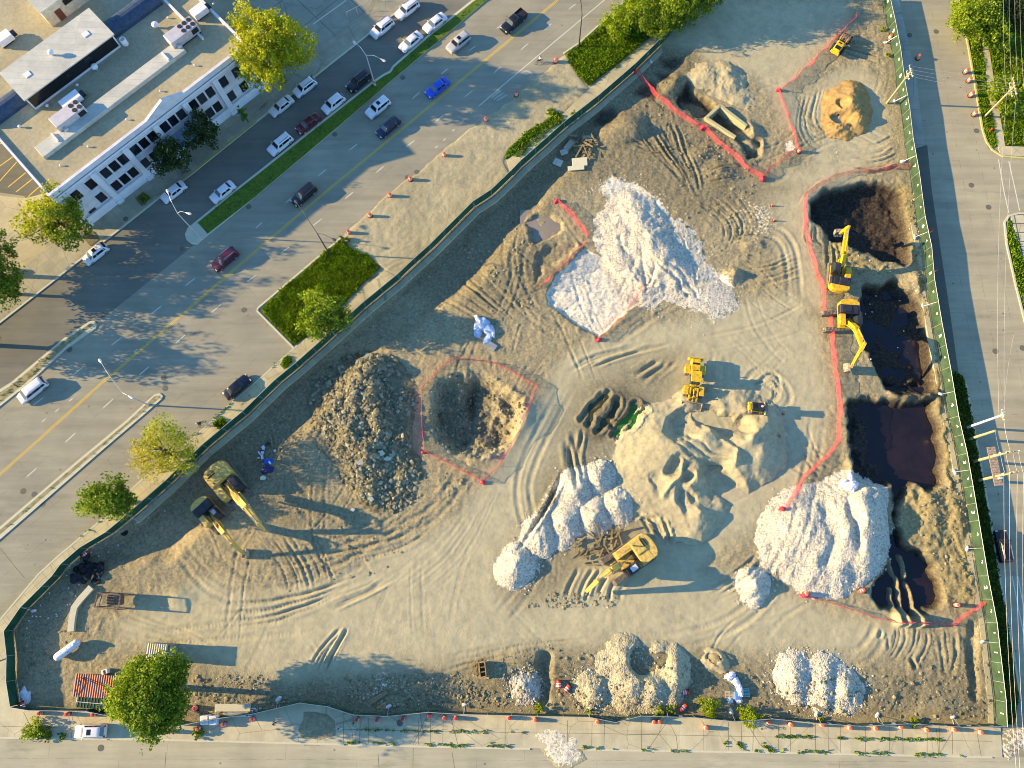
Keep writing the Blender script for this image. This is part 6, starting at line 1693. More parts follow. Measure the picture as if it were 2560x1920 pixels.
    if decal:
        MB().box(S(-2.25, -.55, 2.295), S(.10, .9, .012)).box(S(-2.45, -.55, 2.295), S(.05, .8, .012)).build('stripe_decal', M_DECAL, root)
    return root
M_GLASSG = glass_mat('cab glass', (.02, .045, .04), .08)

def yaw(a, b):
    d = at(*b) - at(*a); return math.atan2(d.y, d.x)
excavator(2098, 690, yaw((2098, 720), (2106, 650)), yaw((2066, 715), (2070, 650)), 1.0, [(2103, 668, 2.0), (2110, 632, 4.6), (2117, 572, 4.3), (2101, 584, 1.9)], 'yellow excavator reaching up between the two upper pits, bucket curled left', True, byaw=math.pi * .5, btilt=-.5)
excavator(2119, 799, yaw((2120, 750), (2122, 815)), 0.04, 1.03, [(2124, 806, 2.0), (2142, 824, 4.6), (2156, 868, 4.4), (2128, 918, 1.6)], 'yellow excavator left of the middle pit, boom hanging down to its bucket', True, byaw=math.pi, btilt=-.3, tl=5.0, toff=-1.3)
excavator(567, 1212, yaw((540, 1180), (625, 1285)), yaw((560, 1210), (615, 1285)), 1.28, [(585, 1235, 2.6), (617, 1270, 5.2), (648, 1310, 4.4), (661, 1326, 1.2)], 'larger yellow excavator in the shade without a bucket, boom pointing down right', False, yel=M_YELD, bucket=False, decal=True, tl=5.6)
excavator(522, 1286, yaw((490, 1260), (570, 1350)), yaw((500, 1270), (580, 1335)), .98, [(538, 1306, 2.2), (563, 1336, 4.4), (585, 1362, 3.9), (610, 1384, 1.2)], 'smaller yellow excavator with dark hood parked beside the larger one, bucket down', True, yel=M_YELD, byaw=yaw((570, 1340), (612, 1385)) + .9, btilt=.3, cab_roof=M_DUST, tl=5.4)
excavator(1576, 1394, yaw((1615, 1365), (1500, 1450)), yaw((1560, 1400), (1500, 1440)), 1.3, [(1548, 1412, 2.8), (1525, 1428, 5.4), (1490, 1455, 4.6), (1466, 1478, 1.4)], 'large yellow excavator without a bucket beside the timber pile, boom pointing down left', False, yel=M_YELD, bucket=False, decal=True, cab_roof=M_CABW, tl=5.8)

# wheel loader
def wheel_loader(px, py, rz, label):
    p = at(px, py, 1); root = empty('wheel_loader', (p.x, p.y, ground_z(p.x, p.y)), rz, label, 'loader')
    for sx in (-1.75, 1.65):
        for sy in (-1, 1):
            w_ = MB().lathe([(.45, -.32), (.72, -.34), (.86, -.26), (.88, 0), (.86, .26), (.72, .34), (.45, .32)], (0, 0, 0), 20, 'Y')
            for k in range(20):
                a = k * 2 * math.pi / 20; w_.box((.88 * math.cos(a), 0, .88 * math.sin(a)), (.10, .6, .09), ry=-a)
            w_ = w_.build('wheel', M_TRACK, root); w_.location = (sx, sy * 1.22, .88)
            MB().lathe([(.15, sy * .3), (.44, sy * .33)] if sy > 0 else [(.44, sy * .33), (.15, sy * .3)], (0, 0, 0), 12, 'Y').build('rim', M_YEL, w_)
            MB().box((sx + .1, sy * 1.2, 1.86), (1.5, .72, .08), bevel=.03).build('mudguard', M_YEL, root)
    m = MB(); m.box((-2.1, 0, 1.62), (2.6, 1.5, 1.1), bevel=.12); m.box((-3.5, 0, 1.35), (.5, 2.4, .8), bevel=.15); m.box((-1.8, 0, .95), (3, 1.1, .5)); m.build('rear_body', M_YEL, root)
    MB().box((-2.55, 0, 2.185), (.30, 1.05, .02)).build('hood_grille', M_DECAL, root)
    MB().tube([(-1.35, .2, 2.1), (-1.35, .2, 2.6)], .09, 8).tube([(-1.35, -.3, 2.1), (-1.35, -.3, 2.4)], .12, 8).build('exhaust_pipe', M_DARK, root)
    m = MB(); m.loft([rrect(-1.0, .75, .72, .72, 1.5, .1, 3), rrect(-1.0, .85, .72, .72, 2.3, .1, 3), rrect(-.9, .55, .68, .66, 3.15, .1, 3)]); m.build('cab', M_GLASSG, root)
    MB().box((-.2, 0, 3.22), (1.75, 1.62, .14), bevel=.05).build('cab_roof', M_YEL, root)
    MB().box((.95, 0, .95), (1.6, 1.0, .7), bevel=.1).box((1.5, 0, 1.5), (.5, .9, .9), bevel=.1).build('front_frame', M_YEL, root)
    for sy in (-1, 1):
        MB().beam((1.3, sy * .55, 1.95), (2.6, sy * .6, 1.45), .2, .42, .2, .46).beam((2.5, sy * .6, 1.5), (3.5, sy * .62, .55), .2, .46, .2, .3).build('lift_arm', M_YEL, root)
        c = MB().tube([(1.2, sy * .35, 1.1), (2.0, sy * .38, 1.2)], .09, 8).build('lift_cylinder', M_YEL, root); MB().tube([(2.0, sy * .38, 1.2), (2.7, sy * .5, 1.2)], .05, 8).build('rod', M_ROD, c)
    c = MB().tube([(1.5, 0, 1.9), (2.3, 0, 1.85)], .11, 8).build('tilt_cylinder', M_YEL, root); MB().tube([(2.3, 0, 1.85), (2.75, 0, 1.8)], .06, 8).build('rod', M_ROD, c)
    MB().beam((2.75, 0, 2.2), (2.75, 0, 1.1), .2, .2).beam((2.75, 0, 1.15), (3.4, 0, .9), .16, .2).build('tilt_lever', M_YEL, root)
    prof = [(4.45, .12), (3.9, .08), (3.5, .15), (3.3, .42), (3.28, .8), (3.42, 1.15), (3.55, 1.25)]
    inn = [(x + .06, z + .05) for x, z in prof[::-1]]; ring = prof + inn
    m = MB(); m.loft([[Vector((x, -1.6, z)) for x, z in ring], [Vector((x, 1.6, z)) for x, z in ring]])
    for y in (-1.6, 1.56): m.loft([[Vector((x, y, z)) for x, z in prof], [Vector((x, y + .05, z)) for x, z in prof]])
    m.box((4.5, 0, .12), (.18, 3.24, .06))
    m.build('bucket', M_STEEL, root)
    MB().beam((3.2, -.62, .55), (3.2, -.62, 1.1), .3, .12).beam((3.2, .62, .55), (3.2, .62, 1.1), .3, .12).beam((3.2, 0, .8), (3.2, 0, 1.1), .3, .12).build('bucket_ribs', M_STEEL, root)
    return root
wheel_loader(1734, 953, yaw((1738, 900), (1730, 1010)), 'yellow wheel loader with lowered wide bucket at the edge of the grey sand heap')

def small_dozer(px, py, rz, label):
    p = at(px, py, .8); root = empty('track_loader', (p.x, p.y, surf_z(p.x, p.y)), rz, label, 'loader')
    for sy in (-1, 1):
        t = track_mesh(2.3, .38, .62).build('track', M_TRACK, root); t.location = (-.1, sy * .72, 0)
        MB().box((-1.0, sy * .72, .85), (.6, .36, .3), bevel=.05).build('fender', M_YEL if sy > 0 else M_STEEL, root)
        MB().beam((-1.0, sy * .62, 1.35), (.9, sy * .64, .75), .12, .2).beam((.88, sy * .64, .78), (1.25, sy * .64, .3), .12, .18).build('lift_arm', M_YEL, root)
    MB().box((-.25, 0, .72), (2.1, 1.0, .7), bevel=.08).build('body', M_YEL, root)
    MB().loft([rrect(-.9, .75, .5, .5, 1.0, .08, 3), rrect(-.9, .7, .48, .46, 2.0, .08, 3)]).build('cab', M_GLASSG, root)
    MB().box((-.12, 0, 2.05), (1.75, 1.12, .09), bevel=.03).build('cab_roof', M_DARK, root)
    MB().lathe([(.19, 2.09), (.19, 2.16)], (.5, 0, 0), 14).build('beacon_plate', M_CABW, root); MB().box((-.55, 0, 2.11), (.5, .8, .03)).build('roof_hatch', M_HOSE, root)
    prof = [(1.85, .08), (1.45, .05), (1.22, .2), (1.2, .62), (1.3, .72)]; ring = prof + [(x + .05, z + .04) for x, z in prof[::-1]]
    m = MB(); m.loft([[Vector((x, -1.05, z)) for x, z in ring], [Vector((x, 1.05, z)) for x, z in ring]])
    for y in (-1.05, 1.01): m.loft([[Vector((x, y, z)) for x, z in prof], [Vector((x, y + .04, z)) for x, z in prof]])
    m.build('bucket', M_STEEL, root)
    return root
small_dozer(1886, 1024, -.06, 'small yellow track loader with dark roof facing right, below the wheel loader shadow')

def roller(px, py, rz, label):
    p = at(px, py, .8); root = empty('soil_compactor', (p.x, p.y, surf_z(p.x, p.y)), rz, label, 'compactor')
    m = MB(); m.lathe([(.3, -.85), (.72, -.85), (.72, .85), (.3, .85)], (1.35, 0, .72), 24, 'Y')
    for k in range(16):
        a = k * 2 * math.pi / 16
        for y in (-.6, -.2, .2, .6): m.box((1.35 + .73 * math.cos(a), y, .72 + .73 * math.sin(a)), (.1, .16, .12), ry=-a)
    m.build('drum', paint('rusty drum', (.20, .13, .085), .85, dirt=.35, dscale=3), root)
    MB().box((1.35, .98, .72), (1.7, .12, .3), bevel=.03).box((1.35, -.98, .72), (1.7, .12, .3), bevel=.03).box((.48, 0, .72), (.14, 2.0, .3), bevel=.03).box((2.22, 0, .72), (.14, 2.0, .3), bevel=.03).build('drum_frame', M_DARK, root)
    MB().box((-1.45, 0, 1.3), (2.1, 1.35, .9), bevel=.14).box((-2.5, 0, 1.0), (.35, 1.6, .6), bevel=.08).build('engine_hood', M_YEL, root)
    MB().box((-1.95, 0, 1.765), (.7, .95, .02)).box((-.95, .1, 1.765), (.25, .55, .02)).build('hood_grille', M_DECAL, root)
    MB().box((-.05, 0, .85), (.8, 1.3, .35), bevel=.05).build('platform', M_DARK, root)
    MB().box((-.2, 0, 1.35), (.5, .55, .3), bevel=.08).box((-.42, 0, 1.7), (.12, .5, .5), bevel=.05).build('seat', M_HOSE, root)
    MB().lathe([(.2, 0), (.2, .04)], (.2, 0, 1.65), 14).tube([(.3, 0, 1.0), (.2, 0, 1.65)], .04, 6).build('steering_wheel', M_DARK, root)
    for sy in (-1, 1):
        w_ = MB().lathe([(.3, -.22), (.62, -.24), (.70, -.15), (.70, .15), (.62, .24), (.3, .22)], (0, 0, 0), 18, 'Y').build('wheel', M_RUBBER, root); w_.location = (-1.35, sy * .86, .70)
        MB().tube([(-.5, sy * .6, .9), (-.5, sy * .6, 2.1), (.35, sy * .6, 2.1), (.35, sy * .6, .9)], .04, 6).build('roll_bar', M_YELD, root)
    return root
roller(2104, 108, yaw((2090, 125), (2118, 86)), 'small yellow soil compactor with a rusty drum at the top right by the red net')
# ------------------------------------------------------------------ white two storey building
BA, BB = at(222, 562), at(612, 257)
bt = (BB - BA).normalized(); bn = Vector((-bt.y, bt.x, 0)); BRZ = math.atan2(bt.y, bt.x)
bld = empty('white_building', BA, BRZ, 'long white two storey building with dark windows and a gabled parapet facing the frontage road', 'building')
def bl(px, py, z):
    """building-local coordinates of a plan point at height z"""
    q = at(px, py, z) - BA
    return Vector((q.dot(bt), q.dot(bn), z))
M_BW = paint('white painted brick', (.60, .61, .62), .75, dirt=.07, dscale=.8, spec=.2); M_BWT = paint('white trim', (.66, .67, .68), .7, dirt=.05, spec=.2)
M_ROOF = speckle('grey roof felt', [(.25, (.27, .235, .175)), (.55, (.37, .325, .25)), (.8, (.43, .385, .30))], 1.6, bump=.12, big=(.12, (.82, .8, .76), (1.08, 1.07, 1.05)))
M_ROOFL = concrete('pale roof sheet', ((.43, .42, .43), (.52, .505, .52)), -BRZ, (1.1, 30), .22, .03, False)
M_BRICKW = paint('cream wall', (.50, .45, .34), .85, dirt=.12)
M_BLUE = paint('dark blue barrel roof', (.035, .065, .11), .6, dirt=.2)
M_WING = glass_mat('dark window', (.010, .011, .013), .12)
M_AC = paint('air conditioner casing', (.52, .50, .49), .5, .2, dirt=.06); M_FAN = paint('fan black', (.015, .015, .016), .6)
L0, L1, HB, DEP = -.5, 39.0, 10.9, 60.0
# walls; facade as one wall mesh with window openings left as recesses
m = MB(); m.box(((L0 + L1) / 2, DEP / 2, 5.0), (L1 - L0, DEP, 10.0)); m.build('wall', M_BW, bld)
m = MB(); m.add([(L0 + .3, .35, 10.03), (L1 - .3, .35, 10.03), (L1 - .3, DEP, 10.03), (L0 + .3, DEP, 10.03)], [(0, 1, 2, 3)]); m.build('roof', M_ROOF, bld)
GP_ = [(L0, HB), (18.4, HB), (22.4, HB + 1.55), (25.9, HB), (L1, HB)]
m = MB(); m.loft([[Vector((x, y, 9.9)) for x, _ in GP_] + [Vector((x, y, z)) for x, z in GP_[::-1]] for y in (-.18, .30)]); m.build('front_parapet', M_BW, bld)
m = MB(); m.loft([[Vector((L0 - .15, y, 9.9)), Vector((L0 + .2, y, 9.9)), Vector((L0 + .2, y, 10.5)), Vector((L0 - .15, y, 10.5))] for y in (.3, DEP)]); m.build('side_parapet', M_BWT, bld)
m = MB(); m.loft([[Vector((L1 - .25, y, 9.9)), Vector((L1 + .15, y, 9.9)), Vector((L1 + .15, y, 10.6)), Vector((L1 - .25, y, 10.6))] for y in (.3, DEP)]); m.build('side_parapet', M_BWT, bld)
m = MB(); m.box(((L0 + L1) / 2, -.23, 9.55), (L1 - L0, .12, .35)); m.build('cornice', M_BWT, bld)
for x in (6.55, 12.9, 19.0, 25.0, 31.2, 37.6, 0.1):
    m = MB(); m.box((x, -.28, 4.75), (.95, .55, 9.3)); m.box((x, -.36, .5), (1.15, .75, 1.0)); m.box((x, -.30, 9.2), (1.05, .62, .3)); m.build('pilaster', M_BWT, bld)
UP = [2.41, 5.25, 8.19, 9.94, 11.67, 14.2, 15.95, 17.7, 20.24, 21.92, 23.62, 26.17, 27.91, 29.64, 32.49, 35.2]
LO = [4.82, 7.95, 9.67, 11.41, 13.92, 15.9, 17.6, 26.1, 27.7, 29.36, 32.4, 35.1]
WINS = [M_WING, M_WING, glass_mat('dark window with blind', (.035, .037, .04), .15), M_WING, glass_mat('smoky window', (.02, .024, .03), .1)]
def window(x, z, w=1.42, h=2.25):
    f = MB(); f.box((x, -.05, z + h / 2 + .06), (w + .24, .14, .12)); f.box((x, -.08, z - h / 2 - .07), (w + .34, .22, .14)); f.box((x - w / 2 - .06, -.05, z), (.12, .14, h)); f.box((x + w / 2 + .06, -.05, z), (.12, .14, h)); fr = f.build('window', M_BWT, bld)
    MB().box((x, -.02, z), (w, .06, h)).build('pane', WINS[int(x * 7 + z * 3) % 5], fr)
for x in UP: window(x, 7.3)
for x in LO: window(x, 3.5)
m = MB(); m.box((10, -.25, 1.0), (19, .4, 2.0)); m.box((32, -.25, 1.0), (14, .4, 2.0)); m.build('plinth', M_BWT, bld)
m = MB(); m.beam((19.8, -1.5, 4.7), (24.4, -1.5, 4.7), 3.0, .14); m.build('canopy', paint('blue grey canopy', (.26, .34, .40), .6), bld)
MB().box((2.2, -.08, 1.3), (1.3, .1, 2.5)).build('door', M_DARK, bld); MB().box((22.1, -.08, 1.4), (2.4, .1, 2.7)).build('door', M_DARK, bld)
# raised roof hall with dark clerestory, barrel roof, stair tower, internal parapet
def lbox(corners, z0, z1, name, mat, parent=bld):
    return MB().prism([(c.x, c.y) for c in corners], z0, z1).build(name, mat, parent)
pc = [bl(1, 181, 13), bl(57, 249, 13), bl(286, 86, 13), bl(227, 28, 13)]
x0h, x1h = min(pc[1].x, pc[0].x), max(pc[2].x, pc[3].x); y0h, y1h = min(pc[1].y, pc[2].y), max(pc[0].y, pc[3].y)
MB().box(((x0h + x1h) / 2, (y0h + y1h) / 2, 11.45), (x1h - x0h - .5, y1h - y0h - .5, 2.85)).build('roof_hall', M_BWT, bld)
MB().box(((x0h + x1h) / 2, y0h + .22, 11.65), (x1h - x0h - 1.0, .08, 2.2)).build('clerestory', M_WING, bld)
MB().box(((x0h + x1h) / 2, (y0h + y1h) / 2, 12.97), (x1h - x0h, y1h - y0h, .2)).build('hall_roof', M_ROOFL, bld)
yc = bl(360, 10, 10.6).y
for xa, xb in ((x0h - 12, x0h - .1), (x1h + .1, L1 - 5)):
    m = MB(); m.loft([[Vector((x, yc + 1.7 * math.cos(a * math.pi / 10), 10.04 + 1.7 * math.sin(a * math.pi / 10))) for a in range(11)] for x in (max(xa, L0 + .4), xb)]); m.build('barrel_roof', M_BLUE, bld)
tc = bl(132, 68, 10); MB().box((tc.x + 4.2, tc.y + 3.6, 11.7), (8.4, 7.2, 3.4)).build('stair_tower', M_BRICKW, bld)
MB().box((tc.x + 4.2, tc.y + 3.6, 13.48), (8.7, 7.5, .16)).build('tower_roof', M_ROOFL, bld); MB().box((tc.x + 2.3, tc.y - .03, 11.1), (1.15, .1, 2.1)).build('tower_door', paint('brown door', (.12, .035, .02), .6), bld)
MB().box((tc.x + 4.6, tc.y - .03, 12.4), (1.5, .1, 1.0)).build('tower_window', M_WING, bld)
a, b = bl(413, 2, 10.3), bl(514, 92, 10.3); MB().box((a.x, (a.y + b.y) / 2, 10.3), (.35, abs(a.y - b.y), .6)).build('inner_parapet', M_BWT, bld)
a, b = bl(80, 372, 10.8), bl(443, 113, 10.8); yd = (a.y + bl(104, 396, 10.8).y) / 2
MB().box(((a.x + b.x) / 2 + .4, yd, 10.42), (b.x - a.x, 2.5, .78), bevel=.06).build('roof_duct', M_ROOFL, bld)
for px, py in ((137, 343), (413, 140)):
    q = bl(px, py, 11); MB().box((q.x, q.y, 10.95), (.25, 1.9, .35)).build('duct_hood', M_BWT, bld)
for px, py in ((68, 185), (214, 84)):
    q = bl(px, py, 13.2); MB().box((q.x, q.y, 13.12), (1.0, 1.0, .16), bevel=.03).build('roof_hatch', M_BWT, bld)
# units and vents standing on the roof
def place(o, px, py, z):
    q = at(px, py, z); o.location = (q.x, q.y, z); o.rotation_euler = (0, 0, BRZ); return o
def ac_unit(px, py, fans, label, L=5.4):
    r = place(empty('rooftop_unit', (0, 0, 0)), px, py, 10.04)
    MB().box((0, 0, .15), (L - .2, 2.1, .3)).build('base_rail', M_DARK, r); MB().box((0, 0, 1.15), (L, 2.3, 1.7), bevel=.05).build('casing', M_AC, r)
    for i in range(fans // 2):
        for sy in (-1, 1): MB().lathe([(.38, 2.0), (.38, 2.08), (.30, 2.085)], (L / 2 - .55 - i * .92, sy * .55, 0), 14).build('fan', M_FAN, r)
    MB().box((L / 2 - .9, -1.165, 1.2), (1.2, .04, 1.0)).build('grille', M_FAN, r); MB().box((-L / 2 + .9, -1.45, .8), (.7, .6, .9), bevel=.04).build('duct_elbow', M_AC, r)
    return tag(r, label, 'air conditioner', 'units on the white building roof')
ac_unit(183, 300, 4, 'grey rooftop air conditioner with four fans at the lower end of the long duct'); ac_unit(463, 95, 6, 'grey rooftop air conditioner with six fans at the upper end of the long duct')
def small_unit(px, py, label, L=2.6):
    r = place(empty('rooftop_unit', (0, 0, 0)), px, py, 10.04)
    MB().box((0, 0, .95), (L, 1.7, 1.1), bevel=.05).build('casing', M_WHITE, r); MB().box((-.2, 0, .2), (L * .8, 1.2, .4)).build('stand', M_DARK, r); MB().box((L / 2 + .35, 0, .7), (.7, 1.0, .6), bevel=.05).build('duct_elbow', M_DARK, r)
    return tag(r, label, 'air conditioner', 'units on the white building roof')
small_unit(186, 260, 'white rooftop unit just above the four fan air conditioner', 3.4); small_unit(504, 38, 'white rooftop unit near the inner parapet by the big tree'); small_unit(20, 105, 'white rooftop unit at the left edge above the pale roofed hall')
def vent(px, py, z, label, kind=0, s=1.0):
    r = place(empty('roof_vent', (0, 0, 0)), px, py, z)
    MB().lathe([(.22 * s, 0), (.22 * s, .7 * s)], n=12).build('pipe', M_GALV, r)
    if kind == 0: MB().lathe([(.3 * s, .6 * s), (.55 * s, .75 * s), (.55 * s, 1.0 * s), (.3 * s, 1.25 * s), (.05, 1.3 * s)], n=14).build('cowl', M_WHITE, r)
    else: MB().lathe([(.5 * s, .5 * s), (.5 * s, 1.7 * s), (.42 * s, 1.72 * s), (.42 * s, 1.3 * s)], n=14).build('stack', M_WHITE, r)
    return tag(r, label, 'roof vent', 'vents on the white building roof')
vent(393, 70, 10.04, 'round white roof vent high on the roof near the dark barrel roof'); vent(243, 175, 10.04, 'round white roof vent in the shade beside the pale roofed hall'); vent(133, 138, 13.08, 'round white vent on top of the pale roofed hall', 0, .9); vent(318, 115, 10.04, 'open white cylinder stack beside the hall end', 1)
vent(121, 267, 10.04, 'tiny white vent left of the white rooftop unit', 0, .45); vent(52, 319, 10.04, 'tiny white vent near the left roof edge', 0, .45); vent(196, 216, 10.04, 'tiny white vent below the dark clerestory', 0, .45)
for i, (px, py) in enumerate(((153, 415), (222, 368), (318, 300), (402, 229), (488, 165), (421, 46), (535, 12))):
    vent(px, py, 10.04, f'thin roof pipe, {ORD[i]} counted from the lower left roof corner', 0, .3)
# ------------------------------------------------------------------ trees and bushes
M_BARK = speckle('bark', [(.3, (.07, .055, .04)), (.7, (.15, .12, .09))], 5, bump=.4)
LY = leaf_mat('yellow green leaves', (.27, .32, .012), (.46, .49, .02), (.60, .58, .04), .42)
LM = leaf_mat('mid green leaves', (.055, .12, .010), (.13, .22, .014), (.25, .34, .025), .34)
LG = leaf_mat('lime leaves', (.17, .26, .010), (.30, .41, .015), (.44, .52, .03), .4)
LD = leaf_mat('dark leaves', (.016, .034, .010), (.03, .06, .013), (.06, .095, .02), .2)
LO_ = leaf_mat('ochre leaves', (.38, .34, .025), (.54, .48, .04), (.62, .57, .06), .42)
def leaves(C, R, n, size, rs, flat=.6):
    """C centres (k,3), n leaf faces per centre scattered in a ball of radius R"""
    k = len(C); N = k * n
    c = np.repeat(C, n, 0)
    d = rs.normal(size=(N, 3)); d /= np.linalg.norm(d, axis=1, keepdims=True)
    p = c + d * (np.repeat(R, n)[:, None] * rs.uniform(.35, 1, (N, 1)) ** .6) * np.array([1, 1, .8])
    nr = d * .55 + rs.normal(size=(N, 3)) * .6 + np.array([0, 0, .45]); nr /= np.linalg.norm(nr, axis=1, keepdims=True)
    t = np.cross(nr, rs.normal(size=(N, 3))); t /= np.linalg.norm(t, axis=1, keepdims=True); b = np.cross(nr, t)
    s = (size * rs.uniform(.55, 1.3, N))[:, None]
    V = np.stack([p - t * s * .5, p + b * s * .34, p + t * s * .5, p - b * s * .34], 1)
    return V
def tree(px, py, zc, rx, rz, mat, label, seed=1, dens=1.0, sparse=0.0, size=.42, cat='tree', name='tree', trunk=True, group=None, lumps=1.0, ry=None, extra=None):
    lumps *= 1.45; size *= .88
    """crown centre pixel at height zc; horizontal radius rx, vertical radius rz"""
    rs = np.random.RandomState(seed); rr = random.Random(seed)
    q = at(px, py, zc); g = ground_z(q.x, q.y)
    root = empty(name, (q.x, q.y, g), 0, label, cat, group)
    zc = zc - g; ry = ry or rx
    k = int(26 * rx * ry * .50 * dens) + 8
    d = rs.normal(size=(k, 3)); d /= np.linalg.norm(d, axis=1, keepdims=True)
    rad = rs.uniform(.45, 1.0, k) ** .55
    # uneven outline: radius varies with direction
    ang = np.arctan2(d[:, 1], d[:, 0])
    out = 1 + lumps * (.16 * np.sin(3 * ang + seed) + .11 * np.sin(5 * ang + 2 * seed) + .08 * np.sin(9 * ang + seed * .7) + .10 * np.sin(4 * d[:, 2] * 2 + ang))
    C = d * rad[:, None] * out[:, None] * np.array([rx, ry, rz]) * .88
    C[:, 2] = np.maximum(C[:, 2], -rz * .55) + zc
    if sparse:
        keep_ = rs.rand(k) > sparse; C = C[keep_]
    R = rs.uniform(.55, 1.15, len(C)) * min(1.0, rx * .28)
    V = leaves(C, R, max(6, int(30 * (1 - .55 * (sparse > 0)))), size, rs)
    if extra is not None:  # sunlit and shaded side of the crown put into the leaf colour
        sp = (V[:, 0, 0] * extra[1] + V[:, 0, 1] * extra[2]) > rs.uniform(-.5, .9, len(V)) * rx
        quads_mesh('crown_lit_or_shaded', V[sp], extra[0], root); V = V[~sp]
    quads_mesh('crown', V, mat, root)
    if trunk:
        m = MB(); h = zc - rz * .35; r0 = .055 * rx + .06
        m.tube([(0, 0, -.15), (.05, .04, h * .5), (.02, -.03, h), (0, 0, zc)], [r0 * 1.25, r0, r0 * .8, r0 * .5], 9)
        m.build('trunk', M_BARK, root)
        m = MB()
        for i in rr.sample(range(len(C)), min(len(C), 18 if sparse else 14)):
            e = Vector(C[i]); s0 = Vector((0, 0, zc - rz * rr.uniform(.15, .6)))
            m.tube([s0, s0.lerp(e, .5) + Vector((rr.uniform(-.2, .2), rr.uniform(-.2, .2), .15)), e], [r0 * .42, r0 * .25, .02], 5)
        m.build('limbs', M_BARK, root)
    return root
tree(668, 113, 9.6, 6.5, 5.8, LY, 'largest yellow green tree at the right end of the white building', 1, ry=7.2, size=.46, dens=1.2)
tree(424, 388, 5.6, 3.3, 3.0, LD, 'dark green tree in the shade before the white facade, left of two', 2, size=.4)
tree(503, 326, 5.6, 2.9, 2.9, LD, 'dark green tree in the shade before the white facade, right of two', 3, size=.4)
tree(140, 548, 6.6, 5.4, 4.6, LY, 'yellow green tree at the lower left corner of the white building', 4, ry=4.8, extra=(LM, .8, -.5))
tree(-2, 706, 5.5, 3.6, 3.6, LM, 'green tree cut by the left edge above the parked white hatchback', 5)
tree(-75, 640, 8, 5.5, 5, LM, 'tall tree beyond the left edge shading the frontage road', 6); tree(-95, 830, 7, 5, 4.5, LM, 'tree beyond the left edge shading the narrow median', 16)
tree(608, 284, 2.6, 1.0, 1.3, LM, 'young slender street tree in a pavement pit before the facade', 7, size=.28)
tree(808, 786, 4.6, 4.2, 3.6, LM, 'bushy green tree overhanging the fence on the lawn', 8, ry=3.8, dens=1.25, extra=(LG, -.7, .6))
tree(408, 1124, 5.4, 5.2, 3.9, LO_, 'sparse yellow tree with bare branches beside the fence', 9, ry=4.8, sparse=.12, size=.34, dens=1.7, lumps=.8, extra=(LG, .8, .75))
tree(268, 1247, 4.4, 4.3, 3.2, LM, 'compact green tree leaning over the fence left of the two parked excavators', 10, ry=3.1, dens=1.3, extra=(LG, -.6, -.5))
tree(378, 1738, 8.2, 5.7, 4.9, LM, 'largest green tree at the bottom left covering the red roofed shed', 11, ry=6.1, dens=1.6, lumps=.55, extra=(LG, -.8, .3), size=.44)
GT = 'bushes and trees along the upper fence'
tree(1545, 52, 2.4, 2.9, 2.2, LG, 'yellowish bush at the left end of the upper grass thicket', 12, group=GT, cat='bush', name='bush', trunk=True, size=.36)
tree(1602, 26, 3.6, 3.6, 3.2, LG, 'tall light green bush in the upper grass beside the avenue', 13, group=GT, cat='bush', name='bush', size=.36, extra=(LM, .7, -.6))
tree(1655, 48, 3.4, 3.4, 3.0, LM, 'mid green bush nearest the fence in the upper thicket', 14, group=GT, cat='bush', name='bush', size=.36, extra=(LG, -.7, .3))
tree(1700, 14, 5.0, 3.6, 4.4, LM, 'darker green tree at the top edge against the upper fence', 15, group=GT, extra=(LG, -.7, .3))
tree(1755, -45, 6.0, 4.6, 5.0, LM, 'tall tree above the top edge shading the paved lot', 17, group=GT); tree(1690, -60, 6.5, 4.6, 5.2, LM, 'tall tree above the top edge beside the avenue', 18, group=GT)
GR = 'trees and bushes on the upper right lawn'
tree(2428, 34, 4.4, 3.8, 3.6, LG, 'light green tree at the street kerb in the upper right corner', 21, group=GR, extra=(LM, .6, -.6)); tree(2470, 62, 4.0, 3.4, 3.4, LM, 'green tree overlapping the light green one in the upper right corner', 22, group=GR, extra=(LG, -.6, -.2))
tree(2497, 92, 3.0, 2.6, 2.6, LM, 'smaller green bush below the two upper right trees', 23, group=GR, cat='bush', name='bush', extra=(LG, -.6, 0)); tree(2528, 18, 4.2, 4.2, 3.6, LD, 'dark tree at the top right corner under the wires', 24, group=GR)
tree(2526, 236, 1.8, 3.6, 1.9, LM, 'wide low bush at the foot of the right utility pole', 25, group=GR, cat='bush', name='bush', trunk=False, extra=(LG, -.6, 0))
GB = 'green bushes at the bottom fence'
for i, (x, y, r, lab) in enumerate(((1346, 1771, .8, 'tiny green bush below the small grey gravel pile'), (1473, 1777, .5, 'tiny weed clump below the round tan pile'), (1648, 1778, 1.0, 'pale green bush below the scooped tan pile'), (1676, 1774, .8, 'small green bush touching the pale bush below the tan pile'), (1772, 1768, 1.5, 'bright green bush left of the wrapped pallets'), (1872, 1790, 1.5, 'bright yellow green bush on the fence right of the wrapped pallets'), (2288, 1805, .8, 'small green bush on the lower right fence'), (2052, 1800, .5, 'tiny yellow green weed below the merged gravel loads'))):
    tree(x, y, r * .6, r, r * .8, LG, lab, 40 + i, cat='bush', name='bush', trunk=False, size=.24, group=GB, dens=2)
